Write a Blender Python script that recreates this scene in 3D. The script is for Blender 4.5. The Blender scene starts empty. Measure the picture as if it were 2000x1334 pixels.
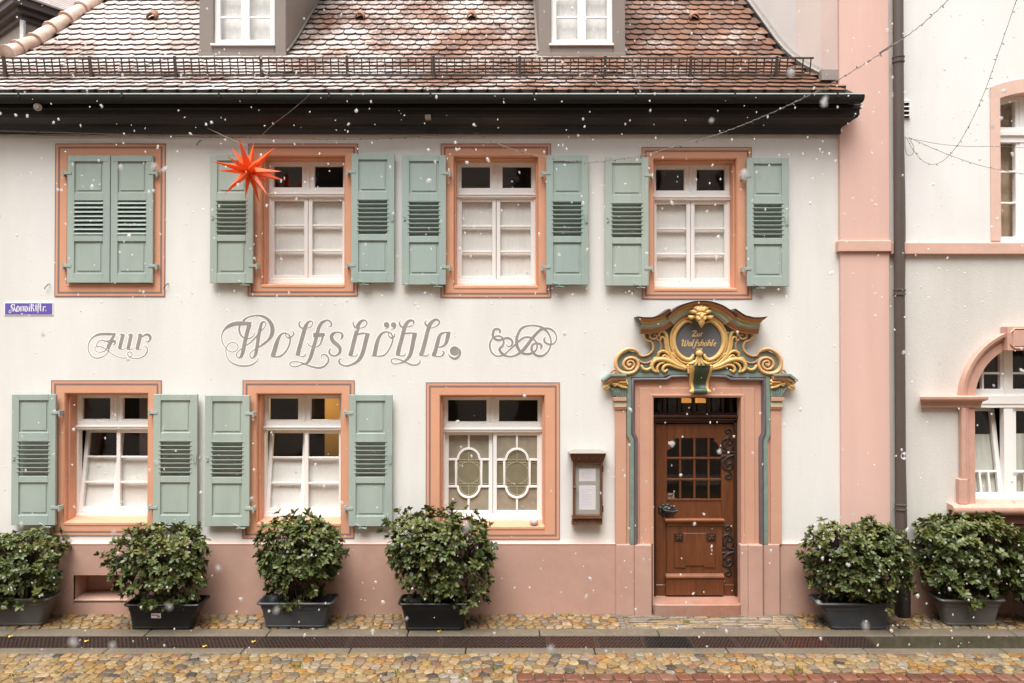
import bpy, math, random
from mathutils import Vector, Matrix, Euler
R = random.Random(7)
scene = bpy.context.scene
COL = scene.collection

# ------------------------------------------------------------------ camera, sky, sun, exposure
F, D, HY, CY = 1400.0, 8.485, 680.0, 667.0       # focal length in photo pixels, distance to the facade, horizon and centre rows
TILT = math.atan((HY - CY) / F)
_v = 1198.0 - CY                                 # the foot of the wall is the street's zero level
H = -D * (F * math.sin(TILT) - _v * math.cos(TILT)) / (F * math.cos(TILT) + _v * math.sin(TILT))
cam = bpy.data.cameras.new('camera')
cam.sensor_width = 36.0
cam.lens = F / 2000.0 * 36.0
cam.clip_start, cam.clip_end = 0.05, 2000.0
cam.dof.use_dof = True
cam.dof.focus_distance = D
cam.dof.aperture_fstop = 2.0
cam_o = bpy.data.objects.new('camera', cam)
cam_o.location = (0, -D, H)
cam_o.rotation_euler = (math.radians(90) + TILT, 0, 0)
COL.objects.link(cam_o)
scene.camera = cam_o

SUN_EL, SUN_ROT = math.radians(68), math.radians(200)
world = bpy.data.worlds.new('World')
scene.world = world
world.use_nodes = True
wn = world.node_tree
wn.nodes.clear()
sky = wn.nodes.new('ShaderNodeTexSky')
sky.sky_type = 'NISHITA'
sky.sun_disc = False
sky.sun_elevation, sky.sun_rotation = SUN_EL, SUN_ROT
sky.air_density, sky.dust_density, sky.ozone_density = 1.0, 4.0, 0.6
hsv = wn.nodes.new('ShaderNodeHueSaturation')       # the overcast greys the blue out
hsv.inputs['Saturation'].default_value = 0.10
bgn = wn.nodes.new('ShaderNodeBackground')
bgn.inputs['Strength'].default_value = 0.065
won = wn.nodes.new('ShaderNodeOutputWorld')
wn.links.new(sky.outputs[0], hsv.inputs['Color'])
wn.links.new(hsv.outputs[0], bgn.inputs['Color'])
wn.links.new(bgn.outputs[0], won.inputs['Surface'])

sl = bpy.data.lights.new('sun', 'SUN')
sl.energy, sl.angle, sl.color = 1.5, math.radians(44), (1.0, 0.975, 0.935)
sun = bpy.data.objects.new('sun', sl)
_az = math.radians(200)                              # from the street side, high, a little to the left
_d = Vector((math.sin(_az) * math.cos(SUN_EL), math.cos(_az) * math.cos(SUN_EL), math.sin(SUN_EL)))
sun.rotation_euler = _d.to_track_quat('Z', 'Y').to_euler()
sun.location = _d * 30
COL.objects.link(sun)

vs = scene.view_settings
vs.view_transform, vs.look, vs.gamma, vs.use_curve_mapping = 'Standard', 'None', 1.0, False
vs.exposure = 1.82
scene.cycles.max_bounces = 6
scene.cycles.transparent_max_bounces = 12
scene.cycles.caustics_reflective = False
scene.cycles.caustics_refractive = False
scene.cycles.use_denoising = True

# ------------------------------------------------------------------ measuring: a photo pixel on the plane o metres in front of the facade
def U(px, py, o=0.0):
    u, v = px - 1000.0, py - CY
    dy = F * math.cos(TILT) + v * math.sin(TILT)
    dz = F * math.sin(TILT) - v * math.cos(TILT)
    t = (D - o) / dy
    return u * t, H + dz * t
def UX(px, py, o=0.0): return U(px, py, o)[0]
def UZ(py, o=0.0, px=1000): return U(px, py, o)[1]
def PXY(x, o, z):
    dy, dz = D - o, z - H
    f_ = dy * math.cos(TILT) + dz * math.sin(TILT)
    up = -dy * math.sin(TILT) + dz * math.cos(TILT)
    return 1000 + F * x / f_, CY - F * up / f_
def GO(py): return D - H * F / (py - HY) if py > HY else -99
def UR(px0, py0, px1, py1, o=0.0):
    "rectangle: x0, x1, z0 (bottom), z1 (top)"
    m = (py0 + py1) / 2
    return UX(px0, m, o), UX(px1, m, o), UZ(py1, o), UZ(py0, o)

# ------------------------------------------------------------------ mesh builder (x, o = outward from the facade, z)
class MB:
    def __init__(s): s.v, s.f, s.m, s.c = [], [], [], []
    def add(s, vs_, fs, mi=0, col=None):
        b = len(s.v)
        s.v += [tuple(p) for p in vs_]
        s.f += [tuple(b + i for i in f) for f in fs]
        s.m += [mi] * len(fs)
        if col is not None or s.c:
            if len(s.c) < b: s.c += [(1, 1, 1)] * (b - len(s.c))
            s.c += [col or (1, 1, 1)] * len(vs_)
        return s
    def box(s, x0, x1, o0, o1, z0, z1, mi=0, col=None, tf=None):
        vs_ = [(x0, o0, z0), (x1, o0, z0), (x1, o1, z0), (x0, o1, z0), (x0, o0, z1), (x1, o0, z1), (x1, o1, z1), (x0, o1, z1)]
        if tf: vs_ = [tf(p) for p in vs_]
        return s.add(vs_, [(0, 1, 2, 3), (4, 7, 6, 5), (0, 4, 5, 1), (1, 5, 6, 2), (2, 6, 7, 3), (3, 7, 4, 0)], mi, col)
    def frame(s, x0, x1, z0, z1, w, o0, o1, mi=0, tf=None, wb=None, wt=None):
        wb, wt = wb if wb is not None else w, wt if wt is not None else w
        s.box(x0, x0 + w, o0, o1, z0, z1, mi, None, tf); s.box(x1 - w, x1, o0, o1, z0, z1, mi, None, tf)
        s.box(x0 + w, x1 - w, o0, o1, z0, z0 + wb, mi, None, tf); s.box(x0 + w, x1 - w, o0, o1, z1 - wt, z1, mi, None, tf)
        return s
    def extx(s, prof, x0, x1, mi=0, cap=True):
        "profile [(o, z)] pushed along x; x0 / x1 numbers or functions of (o, z)"
        fx0 = x0 if callable(x0) else (lambda o, z: x0)
        fx1 = x1 if callable(x1) else (lambda o, z: x1)
        n = len(prof)
        vs_ = [(fx0(o, z), o, z) for o, z in prof] + [(fx1(o, z), o, z) for o, z in prof]
        fs = [(i, (i + 1) % n, n + (i + 1) % n, n + i) for i in range(n)]
        if cap: fs += [tuple(range(n - 1, -1, -1)), tuple(range(n, 2 * n))]
        return s.add(vs_, fs, mi)
    def poly(s, pts, o0, o1, mi=0, col=None):
        "outline [(x, z)] given thickness from o0 to o1"
        n = len(pts)
        vs_ = [(x, o0, z) for x, z in pts] + [(x, o1, z) for x, z in pts]
        fs = [(i, (i + 1) % n, n + (i + 1) % n, n + i) for i in range(n)] + [tuple(range(n - 1, -1, -1)), tuple(range(n, 2 * n))]
        return s.add(vs_, fs, mi, col)
    def tube(s, pts, r, seg=6, mi=0, col=None, cap=True):
        pts = [Vector(p) for p in pts]
        rs = r if isinstance(r, (list, tuple)) else [r] * len(pts)
        b, n = [], len(pts)
        up = None
        for i, p in enumerate(pts):
            t = (pts[min(i + 1, n - 1)] - pts[max(i - 1, 0)])
            if t.length < 1e-9: t = Vector((0, 0, 1))
            t.normalize()
            if up is None:
                up = t.orthogonal().normalized()
            up = (up - t * up.dot(t))
            up = up.normalized() if up.length > 1e-6 else t.orthogonal().normalized()
            w = t.cross(up)
            for k in range(seg):
                a = 2 * math.pi * k / seg
                b.append(p + (up * math.cos(a) + w * math.sin(a)) * rs[i])
        fs = [(i * seg + k, i * seg + (k + 1) % seg, (i + 1) * seg + (k + 1) % seg, (i + 1) * seg + k) for i in range(n - 1) for k in range(seg)]
        if cap: fs += [tuple(range(seg - 1, -1, -1)), tuple((n - 1) * seg + k for k in range(seg))]
        return s.add(b, fs, mi, col)
    def ball(s, c, r, seg=8, rings=5, mi=0, col=None, sc=(1, 1, 1)):
        vs_ = [(c[0], c[1], c[2] - r * sc[2])]
        for i in range(1, rings):
            a = -math.pi / 2 + math.pi * i / rings
            for k in range(seg):
                q = 2 * math.pi * k / seg
                vs_.append((c[0] + r * sc[0] * math.cos(a) * math.cos(q), c[1] + r * sc[1] * math.cos(a) * math.sin(q), c[2] + r * sc[2] * math.sin(a)))
        vs_.append((c[0], c[1], c[2] + r * sc[2]))
        fs = [(0, 1 + (k + 1) % seg, 1 + k) for k in range(seg)]
        for i in range(rings - 2):
            for k in range(seg):
                a, b = 1 + i * seg + k, 1 + i * seg + (k + 1) % seg
                fs.append((a, b, b + seg, a + seg))
        L = len(vs_) - 1; q = 1 + (rings - 2) * seg
        fs += [(L, q + k, q + (k + 1) % seg) for k in range(seg)]
        return s.add(vs_, fs, mi, col)
    def sweep(s, path, prof, mis=None, closed=False, cap=True, close_prof=False):
        "path [(x, z)]; profile [(a, o)]: a along the path's right-hand normal, o outward; mis: material per profile segment"
        n = len(path); P = [Vector(p) for p in path]; N = []
        for i in range(n):
            a = P[i] - P[i - 1] if (i > 0 or closed) else P[1] - P[0]
            b = P[(i + 1) % n] - P[i] if (i < n - 1 or closed) else P[-1] - P[-2]
            a.normalize(); b.normalize()
            na, nb = Vector((a.y, -a.x)), Vector((b.y, -b.x))
            m = na + nb
            if m.length < 1e-6: m = na
            m.normalize()
            N.append(m / max(0.35, m.dot(nb)))
        k = len(prof)
        vs_ = [(P[i].x + N[i].x * a, o, P[i].y + N[i].y * a) for i in range(n) for a, o in prof]
        kk = k if close_prof else k - 1
        base = len(s.v)
        cnt = n if closed else n - 1
        for j in range(kk):
            fs = [(i * k + j, i * k + (j + 1) % k, ((i + 1) % n) * k + (j + 1) % k, ((i + 1) % n) * k + j) for i in range(cnt)]
            if j == 0: s.add(vs_, fs, mis[j] if mis else 0)
            else:
                s.f += [tuple(base + q for q in f) for f in fs]; s.m += [mis[j] if mis else 0] * len(fs)
        if cap and not closed and k > 2:
            for r in (0, n - 1):
                f = tuple(base + r * k + j for j in range(k))
                s.f.append(f); s.m.append(mis[0] if mis else 0)
        return s
    def relief(s, pts, o0, hgt=0.5, mi=0, seg=6, sm=4, round_ends=True, minh=0.0):
        "raised rounded strand: pts [(x, z, width)]"
        q = smooth(pts, sm)
        n = len(q); rows = []
        for i, (x, z, w) in enumerate(q):
            a, b = q[max(i - 1, 0)], q[min(i + 1, n - 1)]
            t = Vector((b[0] - a[0], b[1] - a[1]))
            if t.length < 1e-9: t = Vector((1, 0))
            t.normalize(); nn = Vector((t.y, -t.x))
            rows.append([(x + nn.x * w / 2 * math.cos(th), o0 + max(minh, w * hgt) * math.sin(th), z + nn.y * w / 2 * math.cos(th)) for th in [math.pi * k / seg for k in range(seg + 1)]])
        if round_ends:
            for e, idx in ((0, 0), (-1, n - 1)):
                x, z, w = q[idx]
                nb = q[1] if idx == 0 else q[n - 2]
                t = Vector((x - nb[0], z - nb[1]))
                if t.length > 1e-9:
                    t.normalize(); t *= w * 0.35
                    r = [(x + t.x + (p[0] - x) * 0.35, o0 + (p[1] - o0) * 0.4, z + t.y + (p[2] - z) * 0.35) for p in rows[idx]]
                    if idx == 0: rows = [r] + rows
                    else: rows = rows + [r]
        m = len(rows); k = seg + 1
        fs = [(i * k + j, i * k + j + 1, (i + 1) * k + j + 1, (i + 1) * k + j) for i in range(m - 1) for j in range(seg)]
        fs += [tuple(range(k)), tuple((m - 1) * k + j for j in range(k - 1, -1, -1))]
        return s.add([p for r in rows for p in r], fs, mi)
    def ribbon(s, pts, o0, rise=0.0004, grow=0.0, mi=0, sm=5):
        "flat painted stroke: pts [(x, z, width)], climbs by rise along its length so that it may cross itself"
        q = smooth(pts, sm); n = len(q); vs_ = []
        for i, (x, z, w) in enumerate(q):
            a, b = q[max(i - 1, 0)], q[min(i + 1, n - 1)]
            t = Vector((b[0] - a[0], b[1] - a[1]))
            if t.length < 1e-9: t = Vector((1, 0))
            t.normalize(); hw = w / 2 + grow
            e = grow if i in (0, n - 1) else 0
            sg = -1 if i == 0 else 1
            o = o0 + rise * i / n
            vs_ += [(x + t.y * hw + t.x * e * sg, o, z - t.x * hw + t.y * e * sg), (x - t.y * hw + t.x * e * sg, o, z + t.x * hw + t.y * e * sg)]
        return s.add(vs_, [(2 * i, 2 * i + 1, 2 * i + 3, 2 * i + 2) for i in range(n - 1)], mi)
    def disc(s, x, z, r, o, mi=0, seg=20):
        return s.add([(x + r * math.cos(2 * math.pi * k / seg), o, z + r * math.sin(2 * math.pi * k / seg)) for k in range(seg)], [tuple(range(seg))], mi)

def smooth(pts, k):
    "Catmull-Rom through points of any dimension"
    if k <= 1 or len(pts) < 3: return [tuple(p) for p in pts]
    out = []; n = len(pts)
    for i in range(n - 1):
        p0, p1, p2, p3 = pts[max(i - 1, 0)], pts[i], pts[i + 1], pts[min(i + 2, n - 1)]
        for j in range(k):
            t = j / k
            out.append(tuple(0.5 * (2 * b + (c - a) * t + (2 * a - 5 * b + 4 * c - d) * t * t + (3 * b - a - 3 * c + d) * t ** 3) for a, b, c, d in zip(p0, p1, p2, p3)))
    out.append(tuple(pts[-1]))
    return out

# ------------------------------------------------------------------ objects
WL = {}
def wloc(p): return WL.get(p.name, Vector((0, 0, 0))) if p else Vector((0, 0, 0))
def W3(x, o, z): return Vector((x, -o, z))
def thing(name, label, cat, at=(0, 0, 0), group=None, parent=None):
    o = bpy.data.objects.new(name, None)
    COL.objects.link(o)
    o.empty_display_size = 0.1
    p = W3(*at)
    o.location = p - wloc(parent)
    if parent: o.parent = parent
    WL[o.name] = p
    if label: o['label'] = label
    if cat: o['category'] = cat
    if group: o['group'] = group
    return o
def holder(name, parent, at, label=None):
    return thing(name, label, None, at, None, parent)
def link_mesh(name, me, c, parent=None):
    o = bpy.data.objects.new(name, me)
    COL.objects.link(o)
    if parent: o.parent = parent
    o.location = c - wloc(parent)
    WL[o.name] = c
    return o
def mesh_of(name, mb, mats, center=None, smooth_angle=None):
    if not isinstance(mats, (list, tuple)): mats = [mats]
    v = [(x, -o, z) for x, o, z in mb.v]
    if center is None:
        xs, ys, zs = zip(*v)
        center = Vector(((min(xs) + max(xs)) / 2, (min(ys) + max(ys)) / 2, (min(zs) + max(zs)) / 2))
    me = bpy.data.meshes.new(name)
    me.from_pydata([(x - center.x, y - center.y, z - center.z) for x, y, z in v], [], mb.f)
    for m in mats: me.materials.append(m)
    if len(mats) > 1: me.polygons.foreach_set('material_index', mb.m)
    if mb.c:
        ca = me.color_attributes.new('Col', 'FLOAT_COLOR', 'POINT')
        ca.data.foreach_set('color', [q for c in mb.c for q in (c[0], c[1], c[2], c[3] if len(c) > 3 else 1.0)])
    me.validate()
    import bmesh
    bm = bmesh.new(); bm.from_mesh(me)
    bmesh.ops.recalc_face_normals(bm, faces=bm.faces)
    bm.to_mesh(me); bm.free()
    if smooth_angle:
        me.polygons.foreach_set('use_smooth', [True] * len(me.polygons))
        me.set_sharp_from_angle(angle=math.radians(smooth_angle))
    me.update()
    return me, center
def part(name, mb, mats, parent=None, smooth_angle=None, bevel=0.0, label=None, kind=None, seg=1):
    me, c = mesh_of(name, mb, mats, None, smooth_angle)
    o = link_mesh(name, me, c, parent)
    if bevel:
        b = o.modifiers.new('bevel', 'BEVEL')
        b.width, b.segments, b.limit_method, b.angle_limit = bevel, seg, 'ANGLE', math.radians(40)
    if label: o['label'] = label
    if kind: o['kind'] = kind
    return o
def tag(o, label, cat, group=None, kind=None):
    if label: o['label'] = label
    if cat: o['category'] = cat
    if group: o['group'] = group
    if kind: o['kind'] = kind
    return o
# ------------------------------------------------------------------ materials
def nodes(name):
    m = bpy.data.materials.new(name); m.use_nodes = True
    nt = m.node_tree
    return m, nt, nt.nodes['Principled BSDF']
def _noise(nt, scale, detail=4, rough=0.55, stretch=None, coord='Object'):
    tc = nt.nodes.new('ShaderNodeTexCoord') if coord != 'Pos' else nt.nodes.new('ShaderNodeNewGeometry')
    src = tc.outputs['Position'] if coord == 'Pos' else tc.outputs[coord]
    n = nt.nodes.new('ShaderNodeTexNoise')
    n.inputs['Scale'].default_value, n.inputs['Detail'].default_value, n.inputs['Roughness'].default_value = scale, detail, rough
    if stretch:
        mp = nt.nodes.new('ShaderNodeMapping'); mp.inputs['Scale'].default_value = stretch
        nt.links.new(src, mp.inputs[0]); src = mp.outputs[0]
    nt.links.new(src, n.inputs['Vector'])
    return n.outputs['Fac']
def _ramp(nt, fac, a, b, lo=0.3, hi=0.7):
    r = nt.nodes.new('ShaderNodeMapRange'); r.inputs[1].default_value, r.inputs[2].default_value = lo, hi
    r.inputs[3].default_value, r.inputs[4].default_value = a, b
    nt.links.new(fac, r.inputs[0]); return r.outputs[0]
def _mix(nt, fac, a, b, mode='MIX'):
    x = nt.nodes.new('ShaderNodeMix'); x.data_type = 'RGBA'; x.blend_type = mode
    for sock, val in ((x.inputs[0], fac), (x.inputs[6], a), (x.inputs[7], b)):
        if hasattr(val, 'node'): nt.links.new(val, sock)
        else: sock.default_value = val if not isinstance(val, tuple) else (val + (1,) if len(val) == 3 else val)
    return x.outputs[2]
def mat(name, col, rough=0.7, var=0.08, scale=6.0, bump=0.0, bscale=60.0, stain=None, stain_amt=0.3, stain_scale=1.2, stretch=None, metal=0.0, spec=None, attr=False, coord='Pos', coat=0.0, bdist=0.004):
    m, nt, p = nodes(name)
    base = col
    if attr:
        a = nt.nodes.new('ShaderNodeAttribute'); a.attribute_name = 'Col'
        base = _mix(nt, 1.0, a.outputs['Color'], col, 'MULTIPLY')
    n = _noise(nt, scale, 5, 0.6, stretch, coord)
    v = nt.nodes.new('ShaderNodeMix'); v.data_type = 'FLOAT'
    f = _ramp(nt, n, 1 - var, 1 + var)
    cc = nt.nodes.new('ShaderNodeCombineColor')
    for i in range(3): nt.links.new(f, cc.inputs[i])
    c = _mix(nt, 1.0, base, cc.outputs[0], 'MULTIPLY')
    if stain:
        sfac = _ramp(nt, _noise(nt, stain_scale, 6, 0.65, stretch, coord), 0.0, stain_amt, 0.45, 0.7)
        c = _mix(nt, sfac, c, stain)
    nt.links.new(c, p.inputs['Base Color'])
    p.inputs['Roughness'].default_value = rough
    p.inputs['Metallic'].default_value = metal
    if spec is not None: p.inputs['Specular IOR Level'].default_value = spec
    if coat: p.inputs['Coat Weight'].default_value = coat
    if bump:
        b = nt.nodes.new('ShaderNodeBump'); b.inputs['Strength'].default_value = bump; b.inputs['Distance'].default_value = bdist
        nt.links.new(_noise(nt, bscale, 4, 0.6, None, coord), b.inputs['Height'])
        nt.links.new(b.outputs[0], p.inputs['Normal'])
    return m
M = {}
M['plaster'] = mat('cream_plaster', (0.765, 0.753, 0.724), 0.85, 0.045, 0.9, 0.4, 30, (0.64, 0.615, 0.57), 0.5, 0.75, (1.6, 1, 0.4))
M['halo'] = mat('pale_paint', (0.93, 0.92, 0.90), 0.85, 0.02, 2)
M['letter'] = mat('taupe_paint', (0.295, 0.262, 0.25), 0.85, 0.06, 9, 0.2, 40, (0.42, 0.385, 0.36), 0.35, 9)
M['salmon'] = mat('salmon_stone_paint', (0.68, 0.345, 0.215), 0.78, 0.07, 5, 0.25, 60, (0.58, 0.28, 0.17), 0.35, 2.5)
M['salmon_dull'] = mat('dull_salmon_paint', (0.57, 0.32, 0.225), 0.72, 0.06, 6, 0.2, 60, (0.50, 0.26, 0.175), 0.3, 3)
M['line'] = mat('grey_violet_line', (0.24, 0.16, 0.155), 0.8, 0.08, 12)
M['plinth'] = mat('dusty_pink_render', (0.49, 0.305, 0.243), 0.8, 0.07, 3, 0.4, 30, (0.39, 0.235, 0.185), 0.5, 1.6)
M['plinth_line'] = mat('pale_pink_edge', (0.72, 0.46, 0.40), 0.8, 0.04, 5)
M['shutter'] = mat('sage_green_paint', (0.342, 0.412, 0.372), 0.5, 0.06, 3.5, 0.1, 90, (0.42, 0.49, 0.44), 0.5, 2.2, (1.5, 1.5, 0.4))
M['white'] = mat('white_window_paint', (0.88, 0.865, 0.845), 0.4, 0.02, 4)
M['wood_dark'] = mat('dark_eaves_wood', (0.0085, 0.006, 0.005), 0.42, 0.25, 3, 0.15, 60, (0.022, 0.015, 0.012), 0.5, 2, (0.25, 4, 4))
M['gutter'] = mat('dark_gutter_metal', (0.006, 0.0056, 0.0052), 0.75, 0.15, 3)
M['lip'] = mat('pale_gutter_lip', (0.50, 0.56, 0.53), 0.35, 0.1, 8)
M['iron'] = mat('black_iron', (0.018, 0.016, 0.014), 0.45, 0.2, 20)
M['hinge_iron'] = mat('brown_black_iron', (0.022, 0.013, 0.009), 0.6, 0.2, 20)
M['guard'] = mat('brown_guard_iron', (0.055, 0.040, 0.032), 0.5, 0.2, 9)
M['zinc'] = mat('weathered_zinc', (0.30, 0.27, 0.245), 0.5, 0.08, 5, 0.1, 30, (0.22, 0.2, 0.18), 0.4, 3)
M['dormer'] = mat('taupe_dormer_paint', (0.225, 0.188, 0.162), 0.55, 0.08, 3, 0.15, 40, (0.17, 0.142, 0.12), 0.5, 3, (1, 1, 0.35))
M['door'] = mat('red_brown_door_wood', (0.135, 0.041, 0.0118), 0.42, 0.28, 5, 0.12, 50, (0.065, 0.02, 0.008), 0.5, 4, (5, 5, 0.6), coat=0.35)
M['door_dark'] = mat('dark_door_wood', (0.045, 0.015, 0.007), 0.45, 0.2, 5, 0.1, 50, None, 0, 1, (5, 5, 0.6))
M['door_edge'] = mat('worn_door_edges', (0.24, 0.09, 0.037), 0.45, 0.15, 9)
M['gold'] = mat('gilded_paint', (0.80, 0.53, 0.20), 0.42, 0.12, 14, 0.15, 60, (0.42, 0.21, 0.05), 0.6, 14, metal=0.1)
M['pink_gold'] = mat('pinkish_gilding', (0.72, 0.44, 0.21), 0.48, 0.12, 12, 0.2, 60, (0.42, 0.21, 0.10), 0.5, 12)
M['green'] = mat('portal_green', (0.205, 0.28, 0.235), 0.55, 0.1, 9, 0.15, 60, (0.12, 0.155, 0.125), 0.5, 7)
M['green_pale'] = mat('pale_portal_green', (0.45, 0.50, 0.36), 0.6, 0.08, 9)
M['green_deep'] = mat('deep_console_green', (0.075, 0.115, 0.082), 0.4, 0.15, 9)
M['violet'] = mat('violet_grey_moulding', (0.135, 0.105, 0.118), 0.42, 0.08, 7)
M['brownred'] = mat('red_brown_moulding', (0.52, 0.25, 0.125), 0.6, 0.08, 8, 0.1, 50)
M['dark_edge'] = mat('dark_lead_cover', (0.06, 0.048, 0.05), 0.6, 0.1, 8)
M['plate'] = mat('slate_sign_plate', (0.135, 0.138, 0.15), 0.45, 0.12, 8)
M['gold_text'] = mat('gold_lettering', (0.80, 0.56, 0.24), 0.45, 0.05, 8)
M['pink'] = mat('pink_render', (0.70, 0.465, 0.40), 0.85, 0.05, 1.5, 0.3, 40, (0.63, 0.40, 0.34), 0.5, 1.2, (1.6, 1, 0.22))
M['pink_pale'] = mat('pale_pink_render', (0.88, 0.79, 0.745), 0.85, 0.03, 1.5, 0.2, 40)
M['rough'] = mat('rough_cream_render', (0.66, 0.638, 0.60), 0.9, 0.05, 2.2, 0.55, 75, (0.52, 0.49, 0.435), 0.45, 0.8, (1.5, 1, 0.35), bdist=0.007)
M['sandstone'] = mat('pink_sandstone', (0.58, 0.345, 0.27), 0.8, 0.07, 7, 0.45, 60, (0.48, 0.27, 0.21), 0.5, 4)
M['pipe'] = mat('brown_downpipe', (0.098, 0.076, 0.065), 0.45, 0.08, 3, 0.05, 40)
M['black'] = mat('black_plastic', (0.006, 0.0066, 0.0072), 0.4, 0.2, 12)
M['slate_plastic'] = mat('slate_plastic', (0.045, 0.050, 0.058), 0.45, 0.25, 7, 0.1, 60, (0.075, 0.07, 0.066), 0.4, 5)
M['grey_plastic'] = mat('grey_plastic', (0.10, 0.095, 0.090), 0.45, 0.12, 7, 0.1, 60, (0.14, 0.13, 0.12), 0.35, 5)
M['soil'] = mat('dark_soil', (0.018, 0.013, 0.01), 0.95, 0.4, 40, 0.8, 80)
M['mortar'] = mat('sandy_joint', (0.20, 0.148, 0.095), 0.7, 0.25, 12, 0.7, 70, (0.11, 0.08, 0.05), 0.5, 5)
M['ground'] = mat('street_base', (0.2, 0.16, 0.12), 0.8, 0.2, 3, 0.4, 30)
M['cobble'] = mat('wet_cobble', (1, 1, 1), 0.46, 0.34, 30, 0.8, 60, (0.15, 0.10, 0.06), 0.5, 7, attr=True)
M['sett'] = mat('wet_red_sett', (1, 1, 1), 0.48, 0.26, 24, 0.7, 60, (0.07, 0.032, 0.022), 0.5, 7, attr=True)
M['kerb'] = mat('grey_kerb_stone', (0.145, 0.119, 0.086), 0.55, 0.2, 30, 0.5, 90, (0.08, 0.066, 0.046), 0.5, 2.5)
M['moss'] = mat('mossy_channel_stone', (0.095, 0.08, 0.05), 0.7, 0.3, 12, 0.6, 50, (0.05, 0.055, 0.02), 0.7, 5)
M['grate'] = mat('rusty_grate_iron', (0.034, 0.020, 0.0155), 0.5, 0.25, 30, 0.3, 80)
M['grate_dark'] = mat('dark_grate_iron', (0.013, 0.012, 0.0115), 0.45, 0.25, 30)
M['grate_red'] = mat('red_rust_grate_iron', (0.046, 0.0195, 0.014), 0.5, 0.25, 30, 0.3, 80)
M['bark'] = mat('shrub_bark', (0.045, 0.028, 0.017), 0.8, 0.2, 30)
M['room'] = mat('room_interior', (0.10, 0.075, 0.055), 0.8, 0.1, 3)
M['amber_wall'] = mat('yellow_interior_wall', (0.70, 0.46, 0.19), 0.8, 0.05, 3)
M['paper'] = mat('white_paper', (0.84, 0.82, 0.86), 0.7, 0.01, 9)
M['print'] = mat('pale_print', (0.58, 0.56, 0.60), 0.7, 0.05, 9)
M['menu_back'] = mat('grey_menu_lining', (0.45, 0.415, 0.375), 0.8, 0.04, 9)
M['menu_wood'] = mat('carved_menu_wood', (0.135, 0.058, 0.028), 0.45, 0.2, 14, 0.15, 60)
M['blue'] = mat('blue_enamel', (0.145, 0.115, 0.44), 0.25, 0.05, 5, coat=0.3)
M['enamel'] = mat('white_enamel', (0.84, 0.82, 0.84), 0.3, 0.02, 5)
M['red_print'] = mat('red_print', (0.55, 0.06, 0.05), 0.5, 0.05, 9)
M['cable'] = mat('dark_cable', (0.075, 0.064, 0.057), 0.5, 0.1, 9)
M['cable_pale'] = mat('frosted_cable', (0.22, 0.19, 0.17), 0.6, 0.4, 60)
M['ceramic'] = mat('grey_ceramic', (0.52, 0.46, 0.43), 0.4, 0.05, 9)
M['lead'] = mat('pale_leading', (0.52, 0.47, 0.33), 0.5, 0.05, 9)
M['shutter_faded'] = mat('faded_sage_paint', (0.365, 0.428, 0.378), 0.55, 0.07, 3.0, 0.1, 90, (0.45, 0.51, 0.455), 0.55, 1.8, (1.5, 1.5, 0.4))
M['shutter_deep'] = mat('deeper_sage_paint', (0.318, 0.400, 0.368), 0.48, 0.06, 4.0, 0.1, 90, (0.40, 0.47, 0.43), 0.45, 2.6, (1.5, 1.5, 0.4))
M['opp_wall'] = mat('street_wall_opposite', (0.66, 0.58, 0.52), 0.9, 0.05, 2)
M['opp_roof'] = mat('roof_opposite', (0.24, 0.16, 0.135), 0.6, 0.4, 9, 0, 1, (0.4, 0.34, 0.32), 0.5, 14, (0.7, 4, 4))
M['timber'] = mat('dark_timber', (0.05, 0.035, 0.028), 0.7, 0.2, 5)
M['yellow_leaf'] = mat('yellow_leaf', (0.55, 0.36, 0.02), 0.6, 0.1, 30)

def snow_mat():
    m, nt, p = nodes('snowflake_white')
    p.inputs['Base Color'].default_value = (0.95, 0.95, 0.95, 1); p.inputs['Roughness'].default_value = 0.8
    p.inputs['Subsurface Weight'].default_value = 0.0
    tr = nt.nodes.new('ShaderNodeBsdfTranslucent'); tr.inputs[0].default_value = (0.95, 0.95, 0.95, 1)
    mx = nt.nodes.new('ShaderNodeMixShader'); mx.inputs[0].default_value = 0.62
    nt.links.new(p.outputs[0], mx.inputs[1]); nt.links.new(tr.outputs[0], mx.inputs[2])
    tp = nt.nodes.new('ShaderNodeBsdfTransparent'); m2 = nt.nodes.new('ShaderNodeMixShader'); m2.inputs[0].default_value = 0.35
    nt.links.new(mx.outputs[0], m2.inputs[1]); nt.links.new(tp.outputs[0], m2.inputs[2])
    nt.links.new(m2.outputs[0], nt.nodes['Material Output'].inputs[0])
    return m
M['snow'] = snow_mat()
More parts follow.
